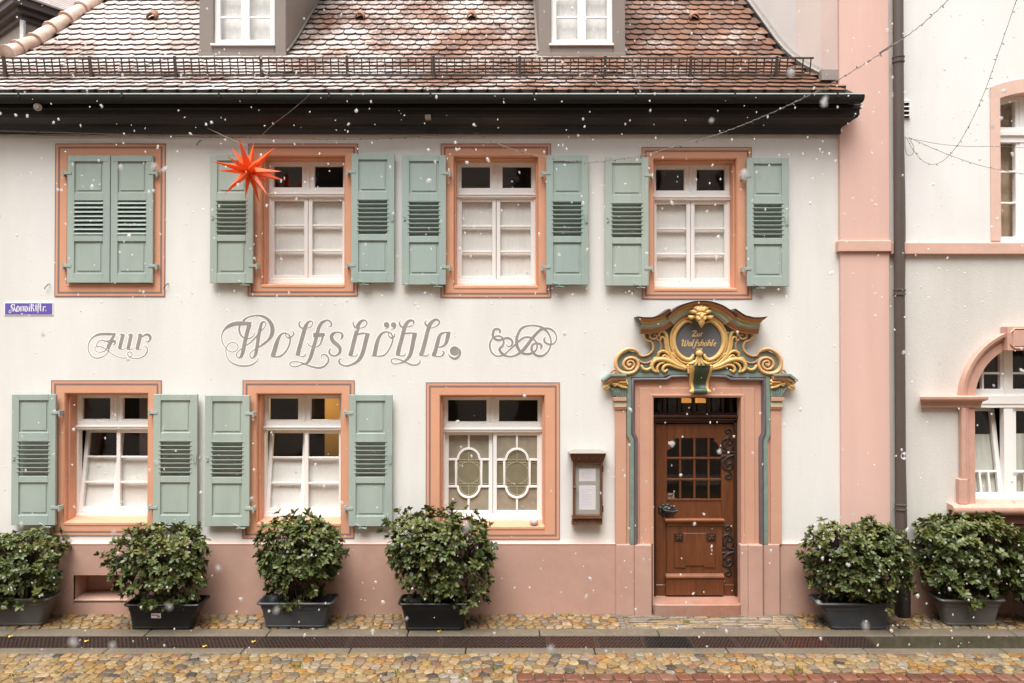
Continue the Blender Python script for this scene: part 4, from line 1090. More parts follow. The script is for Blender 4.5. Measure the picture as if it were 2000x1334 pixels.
# pilasters and their capitals
for sg in (0, 1):
    def X2(a, b):
        return (a, b) if sg == 0 else (2 * XC - b, 2 * XC - a)
    def pbox(mb, pa, pb, ya, yb, o1, mi=0, o0=0.0):
        a, b, c, d = UR(pa, ya, pb, yb, o1); a, b = X2(a, b); mb.box(a, b, o0, o1, c, d, mi)
    mb = MB(); pbox(mb, 1202, 1223.5, 800, 1064, 0.055)
    part('pilaster', mb, M['salmon_dull'], portal, bevel=0.005)
    mb = MB()
    pbox(mb, 1198.5, 1224, 776, 783.5, 0.085); pbox(mb, 1201, 1224, 783.6, 786, 0.07)
    pbox(mb, 1200.5, 1224, 786.1, 793, 0.068, 1); pbox(mb, 1199.5, 1224, 793.1, 796, 0.078); pbox(mb, 1201, 1224, 796.1, 800, 0.068)
    part('pilaster_neck', mb, [M['salmon_dull'], M['green_pale']], portal, bevel=0.003)
    # capital: flaring core, acanthus, gilded volutes, abacus
    mb = MB()
    core = [(1203, 776), (1201, 766), (1193, 757), (1224, 757), (1224, 776)]
    l = Lp(core, 0.07); l = l if sg == 0 else mx_(l)
    mb.poly(l, 0.0, 0.07)
    def strand(mb, pts, o, h, mi=0, seg=6):
        l = Lp([(x, y, w * PX * 0.98) for x, y, w in pts], o)
        if sg: l = mx_(l)
        mb.relief(l, o, h, mi, seg)
    for k in range(5):
        x = 1203 + k * 4.6
        strand(mb, [(x + 1, 775, 4), (x - 0.5, 768, 5), (x - 2 + k * 0.5, 761, 4.5), (x - 4 + k * 0.8, 758, 3)], 0.06, 0.7)
    strand(mb, [(1200, 773, 4), (1198, 766, 5), (1194, 760, 5), (1191, 763, 4)], 0.05, 0.9)
    part('capital_leaf', mb, M['green'], portal, 50)
    mb = MB()
    strand(mb, [(1224, 744, 6), (1212, 743.5, 7), (1202, 742, 8), (1194, 744, 8), (1186, 751, 9), (1182, 757, 8)], 0.075, 0.55)
    strand(mb, [(1224, 750, 6), (1214, 750, 6), (1206, 749, 6), (1199, 750, 6), (1196, 746, 4)], 0.08, 0.6)
    strand(mb, [(1186, 753, 9), (1181, 757, 8), (1184, 760, 6), (1190, 756, 5)], 0.08, 0.7)
    strand(mb, [(1224, 757, 5), (1214, 755, 6), (1206, 751, 5), (1200, 754, 4)], 0.085, 0.6)
    strand(mb, [(1224, 746.5, 4.5), (1216, 746.5, 4), (1209, 746.5, 3.5)], 0.105, 0.6)
    part('capital_volute', mb, M['gold'], portal, 50)
    mb = MB()
    ab = [(1224, 741), (1196, 741), (1182, 748), (1179, 744), (1192.5, 731), (1224, 731)]
    for (pts, mi, o1) in (([(1224, 741.5), (1197, 741.5), (1181.5, 750), (1178.5, 746), (1193, 735), (1224, 735)], 0, 0.13), ([(1224, 735.1), (1193.5, 735.1), (1179, 745.9), (1177, 742), (1192, 730), (1224, 731)], 1, 0.155)):
        l = Lp(pts, o1); l = l if sg == 0 else mx_(l)
        mb.poly(l, 0.0, o1, mi)
    part('capital_abacus', mb, [M['salmon_dull'], M['green']], portal, bevel=0.003)
# stone base blocks either side of the door
mb = MB()
for (pa, pb, oo) in ((1203, 1240, 0.065), (1240, 1273.5, 0.09), (1446, 1462, 0.088), (1462, 1491, 0.10), (1491, 1524, 0.065)):
    a, b, c, d = UR(pa, 1063, pb, 1200, oo)
    part('base_block', MB().box(a + 0.001, b - 0.001, 0, oo, -0.03, zbase + 0.004 * (oo * 10)), M['plinth'], portal, bevel=0.012, seg=2)

# pediment ------------------------------------------------------------------
OB = 0.055
body = [(1214, 733), (1206, 722), (1206, 705), (1214, 692), (1228, 685), (1242, 688), (1250, 696), (1262, 693), (1272, 684), (1273, 673), (1266, 667), (1260, 660), (1259, 650), (1266, 645), (1262, 640), (1262, 634), (1300, 628), (1318, 612), (1340, 602), (1362, 599)]
bl = Lp(body, OB)
mb = MB().poly(bl + mx_(bl)[::-1], 0.0, OB)
part('pediment_body', mb, mat('aged_pediment_green', (0.17, 0.205, 0.155), 0.6, 0.15, 9, 0.25, 50, (0.075, 0.08, 0.06), 0.6, 8), portal)
PP = 0.98 * PX
prof_ = [(0.0, 0.0), (0.0, 0.235), (2.6 * PP, 0.225), (2.6 * PP, 0.215), (5 * PP, 0.205), (9 * PP, 0.165), (9 * PP, 0.172), (11 * PP, 0.165), (11 * PP, 0.145), (19 * PP, 0.140), (19 * PP, 0.122), (22.5 * PP, 0.119), (22.5 * PP, 0.100), (26.5 * PP, 0.097), (26.5 * PP, 0.078), (32 * PP, 0.074)]
pm = [0, 0, 0, 1, 1, 1, 2, 2, 3, 3, 3, 4, 4, 4, 4]
arch = [(1299.5, 619), (1303, 614.8), (1307.5, 610.5), (1313, 606), (1320, 601), (1329, 596), (1340, 592), (1351, 589), (1362, 588.2)]
al = Lp(arch, 0.15); apath = al + mx_(al)[::-1]
# the valley on each side is mitred by the wings, which stand a little further forward
mb = MB().sweep(apath, prof_, pm)
cm = [M['dark_edge'], M['brownred'], M['gold'], M['green_pale'], M['brownred']]
part('arched_cornice', mb, cm, portal)
prof2 = [(a, o + 0.03 if o > 0 else 0.0) for a, o in prof_]
wing = [(1243, 618.5), (1254, 620), (1270, 620.2), (1286, 616.3), (1297, 609.3), (1305, 603.5)]
wl_ = Lp(wing, 0.17)
mb = MB().sweep(wl_, prof2, pm)
# taper the wing's outer end inwards as the moulding steps back
def wing_fix(mb):
    k = len(prof2); out = []
    for i, (x, o, z) in enumerate(mb.v):
        a = prof2[i % k][0]; r = i // k
        if r == 0: x += a * 0.95
        if r == len(wl_) - 1: x -= 0.0
        out.append((x, o, z))
    mb.v = out
wing_fix(mb)
part('wing_cornice', mb, cm, portal)
mb2 = MB(); mb2.v = [(2 * XC - x, o, z) for x, o, z in mb.v]; mb2.f, mb2.m = mb.f, mb.m
part('wing_cornice', mb2, cm, portal)
def strands(name, lst, o, h, mat_, seg=6, sm=4, mirror=True):
    for mir in ((0, 1) if mirror else (0,)):
        mb = MB()
        for i, pts in enumerate(lst):
            l = Lp([(x, y, w * PP) for x, y, w in pts], o)
            if mir: l = mx_(l)
            mb.relief(l, o + i * 0.0015, h, 0, seg, sm)
        part(name, mb, mat_, portal, 50)
# S-scrolls with a large and a small volute
strands('scroll_rim', [[(1276, 656, 3), (1279, 653, 4), (1283, 656, 4), (1281, 661, 4.5), (1274, 662, 5), (1269, 657, 5), (1272, 650, 5), (1281, 648.5, 5)],
    [(1288, 655, 4.5), (1285, 648.5, 5), (1277, 645.5, 5.2), (1265, 645.5, 5.5), (1259, 651, 5.5), (1258.5, 659, 5.5), (1264, 665.5, 5), (1271, 667, 4.5), (1275.5, 674, 4.5), (1275, 683, 4.5), (1269, 690.5, 4.5), (1259, 695, 4.5), (1250, 694, 4.5), (1246, 688, 5), (1237, 682.5, 7), (1224, 682, 8), (1211, 690, 8.5), (1203.5, 702, 8.5), (1203.5, 716, 8), (1211, 726, 8), (1226, 729.5, 8), (1240, 725, 7.5), (1246.5, 714, 7), (1243.5, 703, 6.5), (1233, 698.5, 6), (1222, 702, 6), (1217.5, 711, 6), (1222, 719, 5.5), (1231, 721, 5.5), (1238, 715, 5), (1236.5, 707, 5), (1229.5, 704.5, 5), (1225.5, 709, 5), (1228, 714, 5.5), (1231.5, 711, 6)]],
    OB, 0.75, M['pink_gold'])
strands('scroll_inner_rim', [[(1284, 663, 5), (1289, 668, 4), (1291, 677, 3.5), (1288, 688, 3.5), (1281, 698, 3.5), (1270, 706.5, 3.5), (1259, 709, 3.5), (1250, 706, 3.5), (1247, 703, 5)]], OB, 0.7, M['salmon_dull'])
strands('scroll_foot', [[(1193, 728, 4), (1198, 722, 5), (1204, 724, 5), (1207, 730, 6)], [(1197, 730, 3), (1203, 727, 4), (1208, 731, 4)]], OB, 0.7, M['salmon_dull'])
# gilded leafwork
strands('gilded_leaf', [
    [(1287, 656.5, 4), (1287.5, 650, 6), (1293, 646.5, 6.5), (1299, 650, 6.5), (1302, 658, 7), (1303.5, 670, 7), (1306, 683, 7.5), (1312, 696, 8), (1322, 707, 8), (1338, 716, 7)],
    [(1290, 665, 3.5), (1291, 659.5, 5), (1296, 659, 5), (1299, 666, 5), (1300, 677, 5), (1304, 690, 5), (1311, 700, 5)],
    [(1286, 696, 4), (1286, 690, 6), (1292, 686, 6), (1299, 686.5, 6), (1306, 692, 6.5), (1313, 701, 7), (1322, 709, 7)],
    [(1293, 698, 3), (1297, 694, 4.5), (1303, 697, 5), (1310, 704, 5)],
    [(1281, 726, 5), (1275, 722, 7), (1273, 714, 8), (1277, 706, 8.5), (1286, 702, 9), (1297, 702, 10), (1309, 706, 10), (1322, 713, 9), (1340, 719, 7)],
    [(1275, 704, 4), (1278, 700, 5), (1284, 699.5, 5), (1292, 701, 5)],
    [(1303, 722, 4), (1297, 726, 5), (1294, 721, 6), (1297, 715, 6), (1304, 712, 6), (1313, 714, 7), (1324, 718, 7), (1338, 721, 5)],
    [(1285, 727, 5), (1283, 719, 5), (1288, 711, 5), (1297, 707.5, 5)],
    [(1252.5, 714, 5), (1256, 720, 6), (1263, 722, 5.5), (1270, 718.5, 4.5), (1274, 713, 3)],
    [(1318, 699, 4), (1316, 693, 5), (1312, 690, 4)]], OB + 0.01, 0.62, M['gold'])
strands('cartouche_frame', [
    [(1350, 630, 5), (1345, 627.5, 6), (1338.5, 628, 7.5), (1331, 633, 8.5), (1323, 642, 9), (1317, 654, 9.5), (1315.5, 668, 9.5), (1319, 682, 9.5), (1327, 694, 9.5), (1338, 701.5, 9), (1347, 702, 8), (1352.5, 697, 7), (1353, 692.5, 5)],
    [(1352, 621, 5), (1344, 620.5, 6), (1334, 624, 6), (1324, 631, 6), (1315, 642, 5), (1310.5, 655, 4.5), (1310, 670, 4.5), (1313.5, 684, 4.5), (1321, 697, 4.5), (1332, 706.5, 5), (1346, 709, 5), (1356, 705, 5)]], OB + 0.02, 0.62, M['gold'])
# sign plate and its lettering
pl = Lp([(1366, 636), (1350, 633), (1338, 631), (1326, 641), (1320, 655), (1319, 670), (1323, 684), (1333, 696), (1345, 699), (1356, 694), (1366, 692)], 0.06)
mb = MB().poly(pl + [p for p in mx_(pl)[::-1]][1:-1], 0.05, 0.068)
sign = part('sign_plate', mb, M['plate'], portal)
def text_mesh(s, size, shear=0.0, sx=1.0, bold=0.0):
    cu = bpy.data.curves.new('lettering', 'FONT'); cu.body = s; cu.size = size; cu.shear = shear
    cu.align_x = 'CENTER'; cu.offset = bold; cu.resolution_u = 3; cu.extrude = 0.0008
    ob = bpy.data.objects.new('lettering', cu); COL.objects.link(ob)
    bpy.context.view_layer.update()
    me = bpy.data.meshes.new_from_object(ob.evaluated_get(bpy.context.evaluated_depsgraph_get()))
    v = [(p.co.x * sx, p.co.y, p.co.z) for p in me.vertices]; f = [tuple(p.vertices) for p in me.polygons]
    bpy.data.objects.remove(ob); bpy.data.curves.remove(cu); bpy.data.meshes.remove(me)
    return v, f
# the plate repeats the wall's lettering in gold: the same strokes, upright and closer set
def sign_text(letters, px0, px1, pyb, hpx, thick):
    xs = [ox + x / sc for nm, (ox, oz, sc), st in letters for s in st for x, y, w in s]
    a, b = min(xs), max(xs)
    return a, b
gt_ = MB()
SG = {  # small script letters for the plate, unit box: x to the right, y down, height of an ascender 1
 'Z': (0.95, [[(0.12,0.12,.10),(0.45,0.05,.14),(0.85,0.08,.12),(0.50,0.5,.11),(0.08,0.93,.10),(0.5,0.9,.14),(0.92,0.95,.12)],[(0.28,0.5,.06),(0.72,0.5,.06)]]),
 'u': (0.68, [[(0.10,0.38,.13),(0.08,0.75,.14),(0.22,0.95,.11),(0.42,0.85,.1),(0.50,0.40,.13)],[(0.50,0.40,.13),(0.48,0.95,.13)]]),
 'r': (0.52, [[(0.10,0.40,.13),(0.08,0.97,.14)],[(0.10,0.55,.08),(0.28,0.38,.12),(0.42,0.45,.12)]]),
 'W': (1.15, [[(0.0,0.30,.06),(0.12,0.05,.11),(0.26,0.12,.13),(0.22,0.85,.14),(0.36,0.96,.08),(0.55,0.7,.08),(0.62,0.10,.13)],[(0.62,0.10,.13),(0.58,0.85,.14),(0.75,0.97,.1),(0.96,0.65,.11),(1.0,0.30,.12),(0.88,0.08,.08)]]),
 'o': (0.50, [[(0.25,0.40,.08),(0.08,0.55,.13),(0.06,0.85,.13),(0.22,0.97,.08),(0.38,0.8,.12),(0.38,0.52,.12),(0.25,0.40,.08)]]),
 'l': (0.36, [[(0.30,0.12,.06),(0.20,0.02,.09),(0.13,0.15,.13),(0.08,0.90,.14),(0.22,0.96,.06)]]),
 'f': (0.44, [[(0.52,0.14,.06),(0.40,0.02,.10),(0.28,0.2,.13),(0.16,0.9,.14),(0.02,1.28,.10),(-0.14,1.26,.05)],[(0.06,0.42,.08),(0.46,0.42,.08)]]),
 's': (0.48, [[(0.40,0.48,.07),(0.25,0.38,.08),(0.10,0.52,.12),(0.34,0.78,.13),(0.22,0.97,.09),(0.03,0.90,.07)]]),
 'h': (0.56, [[(0.30,0.08,.06),(0.20,0.02,.08),(0.13,0.15,.13),(0.06,0.97,.14)],[(0.10,0.6,.06),(0.30,0.40,.10),(0.42,0.48,.12),(0.38,0.97,.13)]]),
 'e': (0.46, [[(0.08,0.72,.07),(0.34,0.56,.09),(0.24,0.40,.08),(0.08,0.58,.13),(0.08,0.88,.13),(0.24,0.97,.08),(0.40,0.86,.05)]])}
def write(word, px, py, hpx, o, slant, wscale=1.0, boldness=1.0):
    x = 0.0; k = 0
    for ch in word:
        base = 'o' if ch == 'ö' else ch
        w, st = SG[base]
        sts = list(st)
        if ch == 'ö': sts += [[(0.16, 0.14, .12), (0.16, 0.22, .12)], [(0.36, 0.14, .12), (0.36, 0.22, .12)]]
        for s in sts:
            q = []
            for sx_, sy, sw in s:
                q.append(U(px + (x + sx_ * wscale + (1 - sy) * slant) * hpx, py + (sy - 1) * hpx, o) + (sw * hpx * PP * boldness,))
            gt_.ribbon(q, o + 0.001 * k * 0.1, 0.0002); k += 1
        x += w * wscale
write('Zur', 1351.0, 657.2, 11.2, 0.071, 0.0, 0.95, 1.55)
write('Wolfshöhle', 1329.0, 676.2, 13.0, 0.071, 0.22, 1.0, 1.15)
g_ = part('sign_lettering', gt_, M['gold_text'], portal)
# grotesque mask on top
mc = (XC, OB + 0.10, UZ(617, 0.15))
mb = MB()
mb.ball(mc, 0.072, 14, 9, 0, None, (0.92, 0.85, 1.15))
s_ = 0.072
def at_(dx, do, dz): return (mc[0] + dx * s_, mc[1] + do * s_, mc[2] + dz * s_)
mb.ball(at_(0, 1.0, -0.15), 0.024, 8, 6, 0, None, (0.8, 1.0, 1.4))                      # nose
for sg in (-1, 1):
    mb.ball(at_(0.42 * sg, 0.72, 0.28), 0.020, 8, 5, 0, None, (1.5, 0.8, 0.7))          # brow
    mb.ball(at_(0.40 * sg, 0.78, 0.08), 0.012, 8, 5, 0, None, (1.2, 0.8, 0.8))          # eye
    mb.ball(at_(0.52 * sg, 0.62, -0.35), 0.026, 8, 5, 0, None, (1, 0.8, 1))             # cheek
    mb.tube([at_(0.05 * sg, 0.95, -0.52), at_(0.42 * sg, 0.85, -0.60), at_(0.75 * sg, 0.55, -0.45)], [0.014, 0.016, 0.006], 6)
    for k in range(5):                                                                  # locks of hair
        a = math.radians(12 + k * 36) if sg > 0 else math.radians(168 - k * 36)
        if k < 4:
            c, s2 = math.cos(a), math.sin(a)
            mb.tube([at_(0.7 * c, 0.3, 0.35 + 0.75 * s2), at_(1.25 * c, 0.35, 0.45 + 1.05 * s2), at_(1.72 * c, 0.1, 0.45 + 1.25 * s2), at_(1.78 * c, -0.2, 0.3 + 1.2 * s2)], [0.020, 0.026, 0.018, 0.006], 7)
    mb.tube([at_(0.95 * sg, 0.0, -0.1), at_(1.55 * sg, 0.1, -0.3), at_(2.0 * sg, 0.0, -0.1)], [0.020, 0.030, 0.016], 8)
    mb.tube([at_(0.18 * sg, 0.8, -0.85), at_(0.30 * sg, 0.75, -1.25), at_(0.1 * sg, 0.6, -1.6)], [0.022, 0.018, 0.008], 7)
mb.tube([at_(-0.30, 0.92, -0.68), at_(0, 0.98, -0.72), at_(0.30, 0.92, -0.68)], [0.006, 0.012, 0.006], 6)
mb.tube([at_(0, 0.85, -0.85), at_(0, 0.85, -1.4), at_(0, 0.6, -1.9)], [0.026, 0.022, 0.008], 7)
for k in range(3): mb.tube([at_((k - 1) * 0.3, 0.5, 0.75), at_((k - 1) * 0.45, 0.55, 1.2), at_((k - 1) * 0.6, 0.3, 1.6)], [0.026, 0.028, 0.010], 7)
part('carved_mask', mb, M['gold'], portal, 60)
# shell under the plate
kc_ = (XC, 0.10, UZ(690, 0.10))
mb = MB().ball(kc_, 0.045, 10, 7, 0, None, (1.0, 0.8, 0.85))
for k in range(5):
    a = (k - 2) * 0.26
    x, z = kc_[0], kc_[2]
    mb.relief([(x + math.sin(a) * 0.03, z - 0.03, 0.022), (x + math.sin(a) * 0.08, z - 0.09, 0.030), (x + math.sin(a) * 0.17, z - 0.145 + abs(a) * 0.05, 0.032), (x + math.sin(a) * 0.25, z - 0.165 + abs(a) * 0.09, 0.016)], 0.09, 0.6)
    mb.tube([(x + (k - 2) * 0.010, 0.10, z + 0.03), (x + (k - 2) * 0.016, 0.11, z + 0.055)], [0.010, 0.006], 6)
part('carved_shell', mb, M['gold'], portal, 50)
# scrolled keystone console
zt_, zb_ = UZ(714, 0.2), UZ(764, 0.2)
def console(hw_t, hw_b, off, wdt=None):
    v = []
    n = 12
    for i in range(n + 1):
        t = i / n; z = zt_ + (zb_ - zt_) * t
        o = 0.105 + 0.115 * (1 - t) ** 1.3 + 0.025 * math.sin(t * math.pi * 2 + 0.6) + 0.03 * max(0, t - 0.75) * 4 + off
        hw = hw_t + (hw_b - hw_t) * t ** 0.8
        v.append((z, o, hw))
    return v
mb = MB(); sec = console(0.098, 0.070, 0.0); vs_, fs = [], []
k = 7
for z, o, hw in sec:
    for j in range(k):
        u = -1 + 2 * j / (k - 1); vs_.append((XC + u * hw, o - 0.02 * math.cos(u * math.pi / 2), z))
fs = [(i * k + j, i * k + j + 1, (i + 1) * k + j + 1, (i + 1) * k + j) for i in range(len(sec) - 1) for j in range(k - 1)]
mb.add(vs_, fs)
for i in (0, len(sec) - 1):
    z, o, hw = sec[i]; mb.add([(XC - hw, 0, z), (XC + hw, 0, z), (XC + hw, o, z), (XC - hw, o, z)], [(0, 1, 2, 3)])
mb.tube([(XC - 0.075, 0.13, zb_ - 0.004), (XC - 0.03, 0.13, zb_ - 0.004), (XC - 0.028, 0.13, zb_ - 0.004), (XC + 0.03, 0.13, zb_ - 0.004), (XC + 0.075, 0.13, zb_ - 0.004)], [0.034, 0.036, 0.030, 0.036, 0.034], 12)
part('keystone_console', mb, M['green_deep'], portal, 50)
for sg in (-1, 1):
    mb = MB(); vs_ = []
    for z, o, hw in sec:
        xo, xi = XC + sg * (hw + 0.028), XC + sg * (hw - 0.002)
        vs_ += [(xi, 0.02, z), (xi, o + 0.010, z), ((xi + xo) / 2, o + 0.020, z), (xo, o + 0.008, z), (xo, 0.02, z)]
    fs = [(i * 5 + j, i * 5 + j + 1, (i + 1) * 5 + j + 1, (i + 1) * 5 + j) for i in range(len(sec) - 1) for j in range(4)] + [(0, 1, 2, 3, 4), tuple((len(sec) - 1) * 5 + j for j in range(5))]
    mb.add(vs_, fs)
    x = XC + sg * 0.092
    mb.ball((x, 0.135, zb_ - 0.006), 0.034, 10, 7, 0, None, (0.8, 1, 1)); mb.ball((x + sg * 0.014, 0.145, zb_ - 0.008), 0.022, 8, 6)
    for k2 in range(4): mb.ball((XC + sg * (0.135 - 0.004 * k2), 0.10, zt_ - 0.005 - k2 * 0.026), 0.018, 6, 5)
    part('console_side', mb, M['gold'], portal, 50)

# ------------------------------------------------------------------ door
door = holder('door', house, (XC, -0.1, 0.17), 'red-brown wooden door with a twelve-pane grid and black scroll hinges')
OD = -0.13
def dbox(mb, pa, ya, pb, yb, o0, o1, mi=0):
    a, b, c, d = UR(pa, ya, pb, yb, o1); return mb.box(a, b, o0, o1, c, d, mi)
zs_ = UZ(1163, OD)
mb = MB()
dbox(mb, 1266, 820, 1281, 1164, OD - 0.08, OD + 0.03); dbox(mb, 1434.5, 820, 1452, 1164, OD - 0.08, OD + 0.035)
dbox(mb, 1266, 770, 1277, 820, OD - 0.08, OD + 0.03); dbox(mb, 1443, 770, 1452, 820, OD - 0.08, OD + 0.03)
part('door_frame', mb, M['door_dark'], door, bevel=0.004)
mb = MB()
dbox(mb, 1270, 812, 1446, 826, OD - 0.06, OD + 0.035); dbox(mb, 1270, 811, 1447, 816, OD - 0.06, OD + 0.075); dbox(mb, 1270, 817, 1446, 821, OD - 0.06, OD + 0.06)
part('transom', mb, M['door_dark'], door, bevel=0.006)
mb = MB()
dbox(mb, 1274, 806, 1446, 812, OD - 0.05, OD + 0.01); dbox(mb, 1274, 771, 1446, 776, OD - 0.05, OD + 0.01)
for x in (1297, 1325.5, 1354.5, 1383.5, 1412.5): dbox(mb, x - 1.8, 775, x + 1.8, 808, OD - 0.04, OD + 0.01)
part('transom_bar', mb, M['door_dark'], door, bevel=0.003)
for k in range(6):
    mb = MB(); x = 1276 + k * 28.6; dbox(mb, x, 774, x + 26, 808, OD - 0.03, OD - 0.026)
    part('pane', mb, M['door_glass'], door)
# leaf
mb = MB()
dbox(mb, 1281, 828, 1303, 1163, OD - 0.06, OD); dbox(mb, 1409, 828, 1434, 1163, OD - 0.06, OD)
dbox(mb, 1303, 828, 1409, 856, OD - 0.06, OD); dbox(mb, 1303, 976, 1409, 1163, OD - 0.06, OD)
part('door_leaf', mb, M['door'], door, bevel=0.003)
mb = MB()
def dpoly(mb, pts, o0, o1): mb.poly([U(x, y, o1) for x, y in pts], o0, o1)
dpoly(mb, [(1303, 855)] + [(1318, 855), (1318, 862), (1314, 866), (1311, 874), (1307, 878), (1303, 880)], OD - 0.05, OD - 0.002)
part('corner_bracket', mb, M['door'], door)
mb = MB()
dpoly(mb, [(1409, 855), (1396, 855), (1394, 861), (1399, 864), (1404, 872), (1405, 880), (1409, 882)], OD - 0.05, OD - 0.002)
part('corner_bracket', mb, M['door'], door)
mb = MB()
for x in (1328.6, 1356.5, 1384.2): dbox(mb, x - 2.1, 856, x + 2.1, 976, OD - 0.04, OD - 0.004)
for y in (895, 936.5): dbox(mb, 1303, y - 2.0, 1409, y + 2.0, OD - 0.04, OD + 0.002)
dbox(mb, 1303, 974.5, 1410, 978, OD - 0.04, OD + 0.008)
part('glazing_bar', mb, M['door'], door, bevel=0.004, seg=2)
for i in range(4):
    for j in range(3):
        mb = MB(); x, y = 1303 + i * 27.3, 856 + j * 40.5
        dbox(mb, x, y, x + 25, y + 38, OD - 0.028, OD - 0.024)
        part('pane', mb, M['door_glass'], door)
mb = MB()
dbox(mb, 1299.5, 1014.5, 1416, 1019, OD - 0.01, OD + 0.075); dbox(mb, 1301, 1019, 1414.5, 1022.5, OD - 0.01, OD + 0.055); dbox(mb, 1302.5, 1022.5, 1413, 1027, OD - 0.01, OD + 0.035)
part('door_ledge', mb, M['door_edge'], door, bevel=0.005)
mb = MB()
dbox(mb, 1302, 1027, 1411, 1120, OD - 0.01, OD + 0.022)
part('lower_panel', mb, M['door'], door, bevel=0.004)
mb = MB()
dpoly(mb, [(1317, 1041), (1398, 1041), (1398, 1109), (1375, 1109), (1375, 1105.5), (1340, 1105.5), (1340, 1109.5), (1317, 1109.5)], OD + 0.0, OD + 0.034)
part('raised_panel', mb, M['door'], door, bevel=0.006)
for px in (1325.5, 1388.5):
    mb = MB(); x, z = U(px, 1049.5, OD + 0.03)
    mb.box(x - 0.055, x + 0.055, OD + 0.03, OD + 0.038, z - 0.052, z + 0.052)
    for k in range(8):
        a = k * math.pi / 4
        r = 0.040 if k % 2 == 0 else 0.056
        mb.relief([(x + 0.008 * math.cos(a), z + 0.008 * math.sin(a), 0.012), (x + r * 0.6 * math.cos(a), z + r * 0.6 * math.sin(a), 0.020), (x + r * math.cos(a) * 0.9, z + r * math.sin(a) * 0.9, 0.008)], OD + 0.037, 0.7)
    mb.ball((x, OD + 0.042, z), 0.013, 8, 5)
    part('carved_rosette', mb, M['door_dark'], door, 50)
mb = MB()
dbox(mb, 1301, 1121, 1414, 1124.5, OD - 0.01, OD + 0.040); dbox(mb, 1300.5, 1124.5, 1415, 1130, OD - 0.01, OD + 0.060)
part('lower_moulding', mb, M['door_edge'], door, bevel=0.006)
mb = MB(); dbox(mb, 1300.5, 1130, 1414, 1163, OD - 0.01, OD + 0.045)
part('kick_board', mb, M['door'], door, bevel=0.004)
mb = MB(); dbox(mb, 1281.5, 1142, 1300, 1163, OD - 0.01, OD + 0.012); dbox(mb, 1414.5, 1142, 1434, 1163, OD - 0.01, OD + 0.012)
part('kick_block', mb, M['door'], door, bevel=0.004)
# wrought hinges
for yc in (886.5, 1075.5):
    mb = MB()
    hx, hz = U(1425, yc, OD)
    s_ = PX * 1.12
    def hp_(pts): return [(hx + x * s_, hz - y * s_, w * s_) for x, y, w in pts]
    for sg in (-1, 1):
        for pts in ([(12, 2, 5), (2, 4, 5), (-6, 9, 4.5), (-11, 17, 4), (-9, 25, 4), (-1, 28, 4), (5, 23, 3.5), (3, 17, 3.5), (-2, 18, 3), (-1, 22, 3)],
                    [(-6, 10, 4), (-3, 24, 3.5), (2, 33, 3.5), (4, 40, 3.5), (-1, 44, 3.5), (-6, 41, 3), (-4, 36.5, 3), (0, 38.5, 3)],
                    [(3, 4, 3), (7, 12, 4), (8, 20, 3), (5, 24, 2.5)], [(-2, 5, 3), (-10, 4, 4), (-14, 8, 3)]):
            mb.relief(hp_([(x - 1.5, y * sg, w * 1.15) for x, y, w in pts]), OD + 0.001, 0.5, 0, 4, 3)
    mb.tube([(hx + 15 * s_, OD + 0.03, hz - 15 * s_), (hx + 15 * s_, OD + 0.03, hz + 15 * s_)], 0.022, 8)
    for dz in (-12, 0, 12): mb.ball((hx + 17 * s_, OD + 0.035, hz + dz * s_), 0.03, 8, 5, 0, None, (0.9, 0.7, 1))
    part('scroll_hinge', mb, M['hinge_iron'], door, 50)
mb = MB(); hx, hz = U(1302, 996, OD)
for k in range(9):
    a = k * 2 * math.pi / 9
    mb.ball((hx + 0.075 * math.cos(a), OD + 0.008, hz + 0.052 * math.sin(a)), 0.034, 8, 5, 0, None, (1, 0.45, 0.9))
mb.ball((hx, OD + 0.01, hz), 0.07, 10, 6, 0, None, (1.1, 0.35, 0.8))
mb.tube([(hx - 0.055, OD + 0.02, hz + 0.01), (hx - 0.05, OD + 0.075, hz + 0.012), (hx - 0.02, OD + 0.085, hz + 0.008), (hx + 0.05, OD + 0.08, hz - 0.006), (hx + 0.115, OD + 0.075, hz + 0.004)], [0.014, 0.014, 0.013, 0.012, 0.016], 8)
part('door_handle', mb, M['iron'], door, 50)
mb = MB(); dbox(mb, 1304, 963, 1317, 975, OD - 0.0245, OD - 0.022)
part('dog_notice', mb, mat('notice_paper', (0.25, 0.17, 0.13), 0.6, 0.05), door)
mb = MB(); nx, nz = U(1310.5, 969, OD)
oo = OD - 0.0215
for pts in ([(-4, 1, 2.4), (3, 0, 2.2)], [(3, 0, 1.6), (4.5, -3, 2)], [(-3.4, 1, 1.1), (-3.8, 4.5, 1)], [(2.4, 1, 1.1), (2.6, 4.5, 1)], [(-4, 0, 1), (-5.5, -2, .8)]):
    mb.ribbon([(nx + x * PX, nz - y * PX, w * PX) for x, y, w in pts], oo, 0.0001, 0, 0, 1); oo += 0.0002
part('dog_pictogram', mb, M['black'], door)
